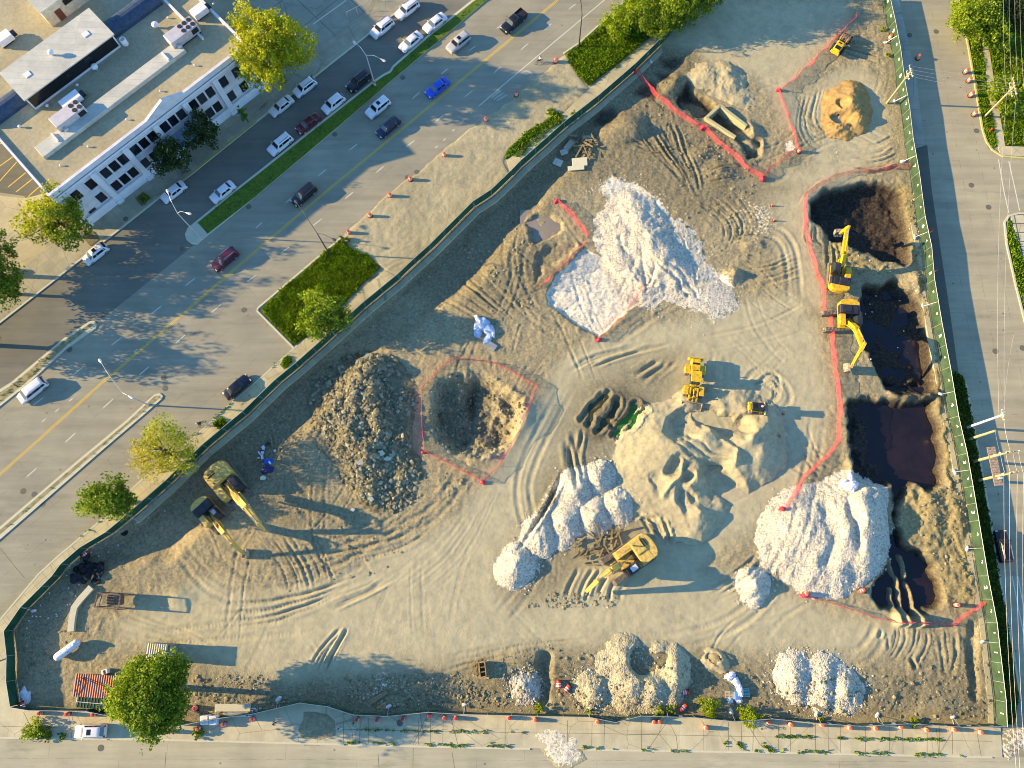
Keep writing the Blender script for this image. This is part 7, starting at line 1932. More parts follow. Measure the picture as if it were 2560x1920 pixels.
for i, (x, y, r, lab) in enumerate(((84, 1826, 1.5, 'leafy flowering shrub at the bottom left kerb'), (112, 1838, 1.0, 'smaller shrub with red blossom right of the flowering shrub'), (155, 1838, .6, 'small dark shrub left of the parked white car'), (357, 496, .9, 'dark shrub in a square pavement pit by the facade'), (494, 1832, .9, 'ragged shrub at the kerb right of the largest tree'), (1398, 302, .9, 'small green shrub at the tip of the verge grass'), (1435, 285, .6, 'tiny shrub against the upper fence'), (1378, 278, .8, 'thin pale shrub on the dirt verge'), (2208, 74, .5, 'tiny yellow weed beside the compactor'), (2222, 137, .5, 'tiny yellow weed at the fence below the red drum'), (862, 602, .9, 'weed clump at the upper corner of the lawn'), (2290, 462, .5, 'small weed at the fence by the first dark pit'))):
    tree(x, y, r * .6, r, r * .7, LM if i not in (0, 7, 8, 9) else LG, lab, 60 + i, cat='shrub', name='shrub', trunk=False, size=.24, dens=2)
# ------------------------------------------------------------------ street lamps, poles and wires
M_LAMP = paint('silver lamp steel', (.60, .60, .58), .45, .4, dirt=.06); M_LAMPD = paint('dark lamp steel', (.05, .05, .05), .55, .2)
M_WOOD = speckle('weathered pole wood', [(.3, (.30, .245, .14)), (.7, (.46, .385, .24))], 3, bump=.2, stretch=(4, 4, .5))
M_LENS = paint('lamp glass', (.75, .75, .72), .3, dirt=.03)
M_WIRE = paint('bare aluminium wire', (.46, .45, .42), .5, .2); M_INS = paint('porcelain insulator', (.60, .58, .53), .4)
def lamp(base, zt, heads, label, dark=False, group='street lamps'):
    b = at(base[0], base[1]); g = .12; M_ = M_LAMPD if dark else M_LAMP
    root = empty('street_lamp', (b.x, b.y, g), 0, label, 'street lamp', group); o = Vector(root.location)
    MB().tube([(0, 0, 0), (0, 0, zt - g)], [.13, .07], 10).lathe([(.26, 0), (.2, .35), (.13, .5)], n=10).build('pole', M_, root)
    for hx, hy in heads:
        h = at(hx, hy, zt + 1.1) - o; top = Vector((0, 0, zt - g - .1))
        mid = top.lerp(h, .5) + Vector((0, 0, .55))
        MB().tube([top, top.lerp(mid, .6), mid, mid.lerp(h, .6) + Vector((0, 0, .06)), h], [.05, .045, .04, .035, .03], 7).build('arm', M_, root)
        d = (h - mid); d.z = 0; d.normalize(); a = math.atan2(d.y, d.x)
        hd = MB().loft([[Vector((x, w * math.cos(k * math.pi / 4), z + .12 * s * math.sin(k * math.pi / 4))) for k in range(8)] for x, w, z, s in ((-.1, .05, 0, .5), (.1, .12, 0, 1), (.45, .24, 0, 1.2), (.75, .2, 0, 1), (.85, .05, 0, .4))]).build('lamp_head', M_ if not dark else M_LAMPD, root)
        hd.location = h; hd.rotation_euler = (0, 0, a)
        MB().box((.48, 0, -.13), (.4, .3, .06), bevel=.02).build('lens', M_LENS, hd)
    return root
lamp((938, 214), 8.2, [(891, 110), (953, 148)], 'silver street lamp with two arms on the long grass median by the black SUV')
lamp((497, 590), 8.4, [(421, 484), (466, 532)], 'silver street lamp at the lower nose of the grass median')
lamp((372, 1013), 8.4, [(254, 908), (322, 990)], 'silver street lamp on the weedy lower median')
lamp((824, 636), 8.2, [(744, 510), (829, 596)], 'dark street lamp at the upper corner of the lawn', True)
lamp((1447, 117), 8.2, [(1449, -4), (1452, 2)], 'dark street lamp at the left tip of the upper grass', True)
def dir2(a, b): d = b - a; d.z = 0; return d.normalized()
def utility_pole(base, zt, label, mat, r=.16, arms=(), lean=None, group='utility poles', can=False):
    b = at(*base); g = ground_z(b.x, b.y); root = empty('utility_pole', (b.x, b.y, g), 0, label, 'utility pole', group)
    top = Vector((0, 0, zt - g)) + (Vector(lean) if lean else Vector())
    MB().tube([(0, 0, -.3), top], [r * 1.15, r * .8], 10).build('pole', mat, root)
    for z, ang, L in arms:
        c = top * (z / zt); d = Vector((math.cos(ang), math.sin(ang), 0))
        a = MB().beam(c - d * L / 2, c + d * L / 2, .11, .12).beam(c - d * L * .3, c - Vector((0, 0, .8)), .05, .05).beam(c + d * L * .3, c - Vector((0, 0, .8)), .05, .05).build('crossarm', M_WOOD, root)
        for k in (-.46, -.16, .16, .46): MB().lathe([(.05, 0), (.09, .08), (.05, .14), (.08, .2), (.03, .28)], c + d * L * k + Vector((0, 0, .05)), 8).build('insulator', M_INS, a)
    return root, top + Vector((b.x, b.y, g))
U1, T1 = utility_pole((2217, 258), 9.0, 'tall wooden utility pole inside the east fence by the brown sand heap', M_WOOD, arms=((8.7, EAST + .1, 2.2), (7.6, EAST + .1, 1.6)))
U2, T2 = utility_pole((2461, 292), 8.8, 'tall wooden utility pole on the right street kerb with many wires', M_WOOD, arms=((8.5, EAST, 3.2), (7.5, EAST, 2.6)))
U3, T3 = utility_pole((2417, 1069), 9.6, 'white topped utility pole, uppermost of four beside the right grass strip', paint('white pole', (.68, .66, .62), .6), .18, arms=((9.3, EAST, 1.6),))
U4, T4 = utility_pole((2423, 1098), 6.9, 'bare wooden pole, second of four beside the right grass strip', M_WOOD, .2)
U5, T5 = utility_pole((2434, 1154), 9.4, 'wooden pole at the upper end of the plank transformer platform', M_WOOD, .2, arms=((9.0, 0.1, 3.0),))
U6, T6 = utility_pole((2446, 1201), 9.2, 'wooden pole at the lower end of the plank transformer platform', M_WOOD, .2, arms=((8.8, 0.1, 3.4),))
# plank platform carried between the last two poles
a, b = at(2477, 1117, 4.6), at(2497, 1214, 4.6); c = (a + b) / 2; rz_ = math.atan2((b - a).y, (b - a).x)
pf = empty('pole_platform', c, rz_, 'plank platform hung between two wooden poles above the right street', 'platform')
n = 15; L = (b - a).length
for k in range(n): MB().box((-L / 2 + L * (k + .5) / n, 0, 0), (L / n - .05, 1.25, .06)).build('plank', paint('platform plank', (.36, .27, .19), .85, dirt=.25, dscale=3), pf)
for sy in (-.45, .45): MB().box((0, sy, -.12), (L, .14, .18)).build('beam', M_WOOD, pf)
for s_ in (-.25, .3): MB().box((L * s_, .25, .3), (.5, .5, .55), bevel=.05).build('junction_box', M_INS, pf)
def wire(a, b, sag, label, r=.016):
    m = MB(); P = [a.lerp(b, t / 14) - Vector((0, 0, sag * 4 * (t / 14) * (1 - t / 14))) for t in range(15)]
    m.tube(P, r, 5); o = m.build('power_wire', M_WIRE); tag(o, label, 'wire', 'power wires over the right street'); return o
e = Vector((math.cos(EAST), math.sin(EAST), 0)); WL = 'power wire crossing from the pole inside the fence to the right street pole'
for k in (-1.0, -.3, .4, 1.0): wire(T1 + e * k - Vector((0, 0, .25)), T2 + e * k * 1.4 - Vector((0, 0, .3)), .35, WL)
far = at(2545, -60, 8.4)
for k in (-1.4, -.4, .6, 1.5): wire(T2 + Vector((k, 0, -.3)), far + Vector((k * .9, 6, 0)), .5, 'power wire running up from the right street pole to the top edge')
for k in (-1.0, .6): wire(T2 + Vector((k, 0, -.6)), T3 + Vector((k * .5, 0, -.3)), 1.2, 'long power wire between the upper pole and the white topped pole on the right')
for k in (-1.3, -.5, .5, 1.3): wire(T5 + Vector((k, 0, -.3)), T6 + Vector((k, 0, -.3)), .1, 'short wire between the two platform poles')
for k in (-1.4, -.6, .5, 1.4): wire(T6 + Vector((k, 0, -.3)), at(2560, 1960, 9) + Vector((k * .6, 0, 0)), .8, 'power wire running down the right street from the platform poles')
wire(T4, T5 + Vector((-1.3, 0, -.4)), .1, 'guy wire from the bare pole to the platform pole'); wire(T3, T5, .3, 'guy wire from the white topped pole to the platform pole')
wire(T3, at(2512, 900, 5) + Vector((0, 3, 3)), .4, 'thin wire leading up from the white topped pole')

# ------------------------------------------------------------------ manholes
M_IRON = speckle('cast iron', [(.3, (.08, .076, .07)), (.7, (.17, .16, .145))], 8, bump=.2)
mh0 = None
for px, py in ((2274, 88), (2340, 79), (2441, 327), (2428, 463), (2471, 518), (2488, 878), (2556, 870), (256, 787), (610, 775), (409, 944), (174, 874), (456, 622), (622, 517), (413, 971), (58, 1228), (86, 1236), (106, 1259), (837, 336), (1007, 194), (1042, 430), (1018, 444), (925, 92), (252, 1870), (1000, 1807), (315, 548)):
    q = at(px, py); z = .125 if (px, py) in ((1000, 1807), (315, 548)) else .012
    if mh0 is None: mh0 = o = MB().lathe([(.46, 0), (.46, .012), (.40, .014), (.38, .008), (.1, .012)], n=18).build('manhole_cover', M_IRON)
    else: o = mh0.copy(); COL.objects.link(o)
    o.location = (q.x, q.y, z); tag(o, 'round dark iron manhole cover set in the pavement', 'manhole cover', 'manhole covers in the streets')

# ------------------------------------------------------------------ things standing on the site
M_CONT = paint('grey green container', (.16, .19, .16), .65, dirt=.2); M_BEIGE = paint('beige sheet roof', (.50, .43, .27), .65, dirt=.12, dscale=1)
M_REDR = paint('red corrugated roof', (.40, .13, .075), .6, dirt=.18, dscale=.8); M_LUM = stone_mat('weathered lumber', (.10, .075, .05), (.36, .29, .19)); M_LUMR = paint('fresh timber', (.42, .29, .12), .8, dirt=.2)
M_SHEET = paint('white plastic sheet', (.68, .70, .73), .4, dirt=.06, spec=.4); M_SHEETB = paint('bluish plastic film', (.40, .52, .66), .35, dirt=.1)
def corrug(m, L, W, z, pitch=.3, h=.07, slope=0.0):
    """ridged sheet: ribs across x"""
    n = int(L / pitch) * 2; top = []; 
    xs_ = [-L / 2 + L * k / n for k in range(n + 1)]
    A = [Vector((x, -W / 2, z + (h if k % 2 else 0) + slope)) for k, x in enumerate(xs_)]; B = [Vector((x, W / 2, z + (h if k % 2 else 0))) for k, x in enumerate(xs_)]
    A2 = [v - Vector((0, 0, .12)) for v in A]; B2 = [v - Vector((0, 0, .12)) for v in B]
    b = len(m.v); m.v.extend([tuple(v) for v in A + B + A2 + B2]); N = n + 1
    for k in range(n):
        m.f += [(b + k, b + k + 1, b + N + k + 1, b + N + k), (b + 2 * N + k + 1, b + 2 * N + k, b + 3 * N + k, b + 3 * N + k + 1), (b + k + 1, b + k, b + 2 * N + k, b + 2 * N + k + 1), (b + N + k, b + N + k + 1, b + 3 * N + k + 1, b + 3 * N + k)]; m.m += [0] * 4
    m.f += [(b, b + N, b + 3 * N, b + 2 * N), (b + n, b + 2 * N + n, b + 3 * N + n, b + N + n)]; m.m += [0, 0]
    return m
def site_obj(name, px, py, rz, label, cat, z=0, dz=0.0):
    q = at(px, py, z); g = surf_z(q.x, q.y); return empty(name, (q.x, q.y, g + dz), rz, label, cat)
r = site_obj('storage_shed', 243, 1716, -.055, 'long shed with red corrugated roof half hidden under the largest tree', 'shed', 2.6)
MB().box((0, 0, 1.2), (6.2, 2.5, 2.4)).build('wall', M_CONT, r); corrug(MB(), 6.8, 3.1, 2.55, .33, .08, -.18).build('roof', M_REDR, r); MB().box((-2, 1.27, 1.1), (1, .05, 2)).build('door', M_DARK, r)
MB().tube([(-2.9, .9, 2.75), (-2.7, 1.1, 2.78), (-2.4, .3, 2.75), (-2.8, -.6, 2.7), (-3.1, -1.3, 2.6)], .05, 6).tube([(-2.7, 1.1, 2.8), (.8, .2, 2.75), (3.2, -.4, 2.72)], .05, 6).build('cable', M_HOSE, r)
r = site_obj('skip_container', 228, 1757, -.08, 'dark green ribbed container just below the red roofed shed', 'container', 1.2)
MB().box((0, 0, .65), (4.2, 1.5, 1.25), bevel=.05).build('body', M_GREEN, r); MB().box((0, 0, 1.31), (4.0, .06, .06)).build('lid_bar', M_WHITE, r); MB().box((-2.25, .2, .8), (.12, .6, .5)).build('handle', M_WHITE, r)
for k in range(9): MB().box((-1.9 + k * .475, 0, 1.30), (.06, 1.45, .05)).build('rib', M_CONT, r)
r = site_obj('site_container', 391, 1634, -.05, 'grey container with beige ribbed roof above the largest tree', 'container', 2.9)
MB().box((.1, 0, 1.4), (3.6, 2.5, 2.8)).build('wall', M_CONT, r); corrug(MB(), 2.9, 2.7, 2.9, .32, .08).build('roof', M_BEIGE, r); MB().box((1.91, 0, 1.2), (.04, 1.0, 2.1)).build('door', M_CONT, r)
r = site_obj('propane_tank', 169, 1625, yaw((142, 1645), (200, 1603)), 'white cylindrical gas tank lying in the left corner of the site', 'tank', .8)
pr = [(.05, -2.05), (.35, -1.98), (.55, -1.75), (.6, -1.45), (.6, 1.45), (.55, 1.75), (.35, 1.98), (.05, 2.05)]
o = MB().lathe(pr, (0, 0, .95), 20, 'X').build('vessel', M_WHITE, r, smooth=True)
for x in (-1.2, 1.2): MB().box((x, 0, .25), (.2, .9, .5)).build('saddle', M_DARK, r)
MB().lathe([(.2, 1.53), (.2, 1.66), (.12, 1.7)], (1.4, 0, 0), 10).build('valve_cover', M_WHITE, r); MB().box((.2, -.43, 1.38), (.22, .02, .22), rx=.8, ry=0, rz=.78 * 0).build('hazard_label', M_DECAL, r)
for x in (-.7, .2, .9): MB().box((x, .12, 1.57), (.12, .06, .08)).build('lifting_lug', M_GALV, r)
r = site_obj('cooling_unit', 261, 1680, .35, 'small white unit standing above the red roofed shed', 'unit', .8); MB().box((0, 0, .4), (.9, .7, .8), bevel=.05).build('casing', M_WHITE, r); MB().box((0, 0, .81), (.3, .5, .02)).build('grille', M_DARK, r)
# steel frame wreck
r = site_obj('steel_wreck', 286, 1502, -.1, 'rusty steel frame with a ribbed side panel standing near the low concrete wall', 'frame', 1.0)
M_RUST = paint('rusty steel', (.16, .10, .065), .85, dirt=.35, dscale=3)
for x in (-1.7, 1.7):
    for y in (-1.0, 1.0): MB().beam((x, y, 0), (x, y, 2.9), .14, .14).build('post', M_RUST, r)
for y in (-1, 1): MB().beam((-1.75, y, 2.9), (1.75, y, 2.9), .16, .16).build('beam', M_RUST, r)
for x in (-1.75, 1.75): MB().beam((x, -1, 2.9), (x, 1, 2.9), .16, .16).build('beam', M_RUST, r)
m = MB()
for k in range(5): m.box((-1.5 + .06 * 0, -.8 + k * .4, 2.2 - k * .02), (.12, .3, 1.6), ry=.5)
m.build('ribbed_panel', M_TRACK, r); MB().box((.4, .2, 1.5), (2.2, 1.6, 1.2), bevel=.2, rz=.2).build('tank_box', M_RUST, r)
o = ribbon('low_wall', [[(181, 1578), (184, 1548), (190, 1518), (205, 1498), (232, 1468)]], .95, 0, M_KERB, None, h=.55); tag(o, 'low bent concrete wall beside the tyre dump', 'wall')
# tyres
ty = None; rs_ = random.Random(8)
for k in range(34):
    px, py = rs_.gauss(222, 20), rs_.gauss(1424, 15)
    if k in (0, 1): px, py = ((245, 1454), (312, 1332))[k]
    p = sat(px, py)
    if ty is None:
        ty = MB().lathe([(.30, .03), (.44, 0), (.5, .08), (.5, .17), (.44, .25), (.30, .22)], n=16)
        n_ = 16; o = ty.build('tyre', M_RUBBER); ty = o
    else: o = ty.copy(); COL.objects.link(o)
    o.location = p + Vector((0, 0, rs_.uniform(.0, .5) if k > 10 else 0)); o.rotation_euler = (rs_.uniform(-.7, .7), rs_.uniform(-.7, .7), rs_.uniform(0, 6))
    s = rs_.uniform(.8, 1.25); o.scale = (s, s, s); tag(o, 'black tyre in the dump at the lower left fence', 'tyre', 'tyres dumped beside the fence')
# timber heaps
def timber(cx, cy, n, spread, label, mat, seed, zs=.9, lmin=1.2, lmax=3.2):
    rs = random.Random(seed); p = sat(cx, cy); r = empty('timber_pile', p, 0, label, 'timber pile')
    for k in range(n):
        a = rs.uniform(0, math.pi); q = Vector((rs.gauss(0, spread), rs.gauss(0, spread * .75), rs.uniform(.05, zs) * math.exp(-((k % 5) * .1)))); d = Vector((math.cos(a), math.sin(a), rs.uniform(-.22, .22))); L = rs.uniform(lmin, lmax) / 2
        q.z = max(q.z, L * abs(d.z) + .08)
        MB().beam(q - d * L, q + d * L, rs.uniform(.12, .28), rs.uniform(.08, .2)).build('timber', mat, r)
    return r
timber(1466, 368, 46, 1.3, 'dark heap of splintered boards in the upper part of the site', M_LUM, 5, 1.3); timber(1497, 1368, 44, 1.8, 'loose pile of brown timbers between the gravel cones and the largest excavator', M_LUM, 6, .9)
timber(1532, 1345, 8, .6, 'short stack of split beams behind the timber pile', M_LUM, 9, .5, 1.5, 2.2)
for px, py, sx, sy, rz, lab in ((1449, 407, 2.6, 1.5, .05, 'flat tan concrete slab in front of the splintered boards'), (1440, 422, 2.8, .8, .05, 'narrow slab below the flat tan slab'), (1395, 408, 1.6, 1.2, -.5, 'grey broken slab left of the flat tan slab'), (1424, 365, 2.2, 1.2, .9, 'large grey plate leaning at the splintered boards'), (1470, 345, 2.0, .6, 0, 'pale board on top of the splintered heap'), (1410, 382, 1.3, 1.0, .3, 'small bluish plate by the splintered boards')):
    p = sat(px, py, .25); o = MB().box((0, 0, 0), (sx, sy, .25), bevel=.04).build('concrete_plate', M_SLAB if sx < 2 else M_KERB); o.location = p; o.rotation_euler = (.12, -.08, rz); tag(o, lab, 'slab', 'slabs around the splintered boards')
for (a, b), w, lab in ((((920, 1756), (966, 1727)), .3, 'long brown plank lying on grey gravel, upper of two'), (((925, 1760), (969, 1731)), .3, 'long brown plank lying on grey gravel, lower of two'), (((1464, 1412), (1494, 1413)), .22, 'short yellow plank below the timber pile'), (((2032, 1762), (2060, 1775)), .4, 'pale plank under the merged gravel loads'), (((2336, 1204), (2364, 1222)), .25, 'white plank at the lower right corner of the water pit'), (((648, 1155), (684, 1143)), .12, 'thin pale pole among the blue rubbish'), (((676, 1085), (683, 1118)), .3, 'grey post lying above the blue rubbish'), (((905, 1020), (918, 1000)), .2, 'stick on the upper rubble heap')):
    o = MB().beam(sat(*a, .16), sat(*b, .16), w, .14).build('plank', M_LUM); tag(o, lab, 'plank')
# concrete culvert box
r = site_obj('culvert_box', 1818, 292, 0, 'open concrete box half buried beside the upper trench', 'concrete box'); r.location.z = .15; o0 = Vector(r.location)
cc = [at(1764, 296, .5) - o0, at(1799, 265, .5) - o0, at(1866, 316, .5) - o0, at(1838, 344, .5) - o0]
for k in range(4):
    a, b = cc[k], cc[(k + 1) % 4]
    if k == 2: continue
    MB().beam((a.x, a.y, -.55), (b.x, b.y, -.55), .5, 2.3).build('wall', speckle('old concrete', [(.3, (.34, .29, .18)), (.7, (.52, .45, .30))], 3, bump=.2), r)
# plastic wrapped goods
def crumple(cx, cy, parts, mat, label, name='plastic_sheet', cat='plastic sheet', seed=1):
    rs = np.random.RandomState(seed); p = sat(cx, cy); m = MB()
    for px, py, rx, ry, h, rz in parts:
        q = at(px, py) - at(cx, cy); n1_, n2_ = 18, 7
        rings = []
        for i in range(n2_ + 1):
            t = i / n2_; rad = math.cos(t * math.pi / 2) ** .7; z = h * math.sin(t * math.pi / 2)
            ring = []
            for k in range(n1_):
                a = 2 * math.pi * k / n1_; j = 1 + .22 * math.sin(3 * a + seed + i) + rs.uniform(-.13, .13)
                x, y = rx * rad * j * math.cos(a), ry * rad * j * math.sin(a)
                ring.append(Vector((q.x + x * math.cos(rz) - y * math.sin(rz), q.y + x * math.sin(rz) + y * math.cos(rz), z + rs.uniform(-.06, .06) * h)))
            rings.append(ring)
        m.loft(rings)
    o = m.build(name, mat); o.location = p; return tag(o, label, cat)
crumple(1212, 820, [(1203, 812, 1.3, 1.0, .9, .8), (1220, 824, 1.1, .8, .7, -.5), (1225, 838, 1.2, .5, .4, 1.2), (1218, 850, .8, .5, .35, .9), (1195, 828, .6, 1.1, .35, 0)], M_SHEETB, 'crumpled bluish white plastic sheeting on shaded ground', seed=3)
crumple(1203, 808, [(1198, 804, 1.2, .35, .95, -.9), (1232, 830, .3, .9, .5, .2)], M_SHEET, 'white fold of plastic on top of the bluish sheeting', seed=5)
p = sat(1230, 866, .12); o = MB().box((0, 0, 0), (1.5, 1.1, .22), bevel=.03).build('grey_pallet', paint('grey pallet', (.22, .25, .27), .7)); o.location = p; o.rotation_euler = (0, 0, -.6); tag(o, 'flat grey pallet below the bluish plastic sheeting', 'pallet')
crumple(2122, 1213, [(2126, 1216, 1.1, .9, 1.1, .3), (2106, 1210, .8, .5, .7, .9), (2124, 1195, .35, .8, .8, 0)], M_SHEET, 'white bulk bag at the top of the largest gravel heap', 'bulk_bag', 'bag', 4)
crumple(1840, 1715, [(1824, 1690, .8, .5, .9, .5), (1838, 1704, .5, .9, .8, .5), (1848, 1725, .45, 1.1, .9, .1), (1847, 1752, .5, .35, .4, 0), (1825, 1752, .4, .4, .3, 0)], M_SHEET, 'white plastic film draped over pallets at the bottom', seed=6)
def pallet(px, py, mat, label, rz=0, z=.15):
    r = empty('pallet', sat(px, py), rz, label, 'pallet', 'pallets by the white plastic film')
    for k in range(6): MB().box((0, -.5 + k * .2, .16), (1.25, .13, .05)).build('deck_board', mat, r)
    for x in (-.55, 0, .55): MB().box((x, 0, .07), (.12, 1.1, .13)).build('runner', mat, r)
    return r
pallet(1823, 1737, M_BEIGE, 'pale wooden pallet left of the white plastic film'); pallet(1862, 1731, paint('green plastic pallet', (.20, .42, .36), .6), 'greenish pallet right of the white plastic film'); pallet(1831, 1718, M_CONT, 'dark pallet above the pale wooden pallet', .4)
o = MB().box((0, 0, .3), (.75, 1.1, .6), bevel=.05).build('blue_package', paint('blue package', (.10, .25, .60), .5)); o.location = sat(1841, 1738); tag(o, 'blue package between the two pallets', 'package')
# wooden crate, bulk tanks, pipes
r = empty('timber_crate', sat(1207, 1672), .12, 'open wooden crate on the dirt left of the bottom gravel piles', 'crate')
for x in (-.42, .42): MB().box((x, 0, .55), (.1, 2.0, 1.1)).build('side', M_LUMR, r)
for y in (-1, -.33, .33, 1): MB().box((0, y, .55), (.8, .1, 1.0)).build('divider', M_LUMR, r)
for k in range(4): MB().beam((-1.3 + k * .22, -.9 + k * .1, .06), (-1.5 + k * .3, 1.3, .08), .08, .06).build('rod', M_LUM, r)
for k, (px, lab) in enumerate(((519, 'square white water tank, left of two by the lower fence'), (542, 'square white water tank, right of two by the lower fence'))):
    r = empty('water_tank', sat(px, 1797), .02, lab, 'water tank'); MB().box((0, 0, .75), (1.2, 1.2, 1.15), bevel=.12).build('tank', M_WHITE, r); MB().box((0, 0, .09), (1.25, 1.25, .16)).build('base_pallet', M_LUM, r)
    MB().lathe([(.15, 1.3), (.15, 1.37)], n=10).build('cap', M_GALV, r)
for k in range(4):
    q = sat(487 + k * 4 - 6, 1784 + k * 7 - 8); d = Vector((.92, -.38, 0)); o = MB().tube([q - d * 1.35 + Vector((0, 0, .3)), q + d * 1.35 + Vector((0, 0, .3))], .3, 12).build('rolled_mat', paint('brown erosion roll', (.22, .18, .11), .9, dirt=.3, dscale=4)); tag(o, f'brown rolled mat by the largest tree, {ORD[k]} of four from the top', 'roll', 'rolled mats by the lower fence')
for k in range(5):
    a, b = sat(560, 1774 + k * 3), sat(640, 1771 + k * 5); o = MB().tube([a + Vector((0, 0, .15 + .12 * (k % 2))), b + Vector((0, 0, .15 + .12 * (k % 2)))], .11, 8).build('pipe', M_GALV); tag(o, f'long grey pipe lying at the lower fence, {ORD[k]} from the top', 'pipe', 'pipes along the lower fence')
o = MB().beam(sat(540, 1768, .3), sat(628, 1768, .3), 1.0, .35).build('concrete_barrier', M_KERB); tag(o, 'pale concrete barrier block above the pipes', 'barrier')
for k, (px, py) in enumerate(((623, 1784), (641, 1777))):
    r = empty('steel_barrel', sat(px, py), 0, f'grey open steel barrel by the pipes, {("left", "right")[k]} one', 'barrel'); MB().lathe([(.29, 0), (.3, .3), (.29, .6), (.29, .88), (.25, .88), (.25, .5)], n=16).build('shell', M_GALV, r)
# blue rubbish heap and white scraps
rs_ = random.Random(12)
for k in range(16):
    p = sat(rs_.gauss(664, 10), rs_.gauss(1130, 14)); o = MB().box((0, 0, .2), (rs_.uniform(.3, .9), rs_.uniform(.2, .6), rs_.uniform(.1, .4)), rz=rs_.uniform(0, 6), rx=rs_.uniform(-.4, .4), bevel=.03).build('rubbish_scrap', (M_WHITE, M_DARK, M_LUM, M_SHEET)[k % 4]); o.location = p; tag(o, 'scrap of rubbish in the heap above the larger parked excavator', 'rubbish', 'rubbish scraps in the shade')
o = crumple(671, 1156, [(671, 1156, .8, .6, .5, .4)], paint('blue tarpaulin', (.015, .10, .48), .5), 'bright blue tarpaulin in the rubbish heap', 'tarpaulin', 'tarpaulin', 7); o = crumple(669, 1174, [(669, 1174, .9, .7, .5, .2)], paint('navy tarpaulin', (.010, .018, .09), .5), 'navy tarpaulin below the bright blue one', 'tarpaulin', 'tarpaulin', 8)
crumple(64, 1742, [(62, 1735, .6, .9, .5, .3), (70, 1745, .4, .8, .4, -.2)], M_SHEET, 'white plastic scrap in the lower left fence corner', seed=9)
rs_ = random.Random(15); M_SCRAP = M_WHITE
for k in range(60):
    px, py = rs_.choice(((rs_.uniform(200, 420), 0), (rs_.uniform(60, 250), 1), (rs_.uniform(2130, 2330), 2)))
    py = {0: 1560 - px * .72 - 40 + rs_.uniform(-10, 60), 1: 1640 - px * 1.0 + rs_.uniform(-40, 60), 2: rs_.uniform(520, 900)}[py]
    p = sat(px, py); 
    if k == 0: sc0 = o = MB().box((0, 0, .06), (.22, .16, .08), bevel=.02).build('litter_scrap', M_SCRAP)
    else: o = sc0.copy(); COL.objects.link(o)
    o.location = p; o.rotation_euler = (0, 0, rs_.uniform(0, 6)); tag(o, 'small white scrap of litter on the ground', 'litter', 'white litter on the dirt')
# small street things
r = empty('fire_hydrant', at(2475, 327), 0, 'small red hydrant on the corner grass at the right', 'hydrant'); MB().lathe([(.16, 0), (.13, .1), (.13, .5), (.17, .55), (.1, .7), (.03, .75)], n=12).build('body', M_RED, r); MB().tube([(-.24, 0, .42), (.24, 0, .42)], .06, 8).build('nozzles', M_RED, r)
r = empty('road_sign', at(936, 214, .14), AVE, 'orange and white sign board at the foot of the median lamp', 'sign'); MB().box((0, 0, 1.0), (.05, .7, .7)).build('board', M_ORANGE, r); MB().box((.03, 0, .45), (.03, .6, .25)).build('lower_board', M_REFL, r); MB().tube([(0, 0, 0), (0, 0, 1.4)], .03, 6).build('post', M_GALV, r)
r = empty('bike_rack', at(661, 268, .13), AVE, 'wavy dark bicycle rack on the shop pavement', 'bike rack'); MB().tube([(-1.0 + .1 * k, 0, .45 + .35 * math.sin(k * 1.25)) for k in range(21)], .04, 6).build('wave_tube', M_DARK, r)
def chain_fence(pts, label, h=2.2):
    P = resample_len(ats(pts), 2.6); r = empty('chain_link_fence', (P[0].x, P[0].y, 0), 0, label, 'fence')
    for i, p in enumerate(P):
        q = p - P[0]; MB().tube([(q.x, q.y, 0), (q.x, q.y, h)], .04, 6).build('post', M_GALV, r)
        if i:
            a = P[i - 1] - P[0]; MB().tube([(a.x, a.y, h), (q.x, q.y, h)], .03, 6).build('rail', M_GALV, r)
            m = MB(); m.add([(a.x, a.y, .05), (q.x, q.y, .05), (q.x, q.y, h), (a.x, a.y, h)], [(0, 1, 2, 3)]); m.build('mesh_panel', M_CHAIN, r)
    return r
def chain_mat():
    t = NT('chain link'); t.set((.35, .36, .36, 1), .5, .5); tr = t.n('ShaderNodeBsdfTransparent'); mx = t.n('ShaderNodeMixShader'); mx.inputs[0].default_value = .8
    t.l(t.b.outputs[0], mx.inputs[1]); t.l(tr.outputs[0], mx.inputs[2]); t.l(mx.outputs[0], t.out.inputs['Surface']); return t.m
M_CHAIN = chain_mat()
chain_fence([(872, 52), (920, 28), (965, -20)], 'chain link fence along the pavement at the top of the cracked lot'); chain_fence([(752, 135), (800, 105)], 'short chain link fence behind the largest yellow green tree')
r = empty('planter_box', at(357, 497, .13), AVE, 'square dark planting pit in the pavement before the facade', 'planter'); MB().box((0, 0, .05), (1.9, 1.9, .1)).build('soil', M_JOINT, r)
r = empty('planter_box', at(230, 597, .13), AVE, 'square dark planting pit by the parked white hatchback', 'planter'); MB().box((0, 0, .05), (1.9, 1.9, .1)).build('soil', M_JOINT, r)
r = empty('street_bin', at(39, 680, .02), AVE, 'square bin with white lid at the left edge', 'bin'); MB().box((0, 0, .5), (.8, .8, 1.0), bevel=.05).build('bin_body', M_DARK, r); MB().box((0, 0, 1.04), (.6, .6, .08), bevel=.02).build('lid', M_WHITE, r)

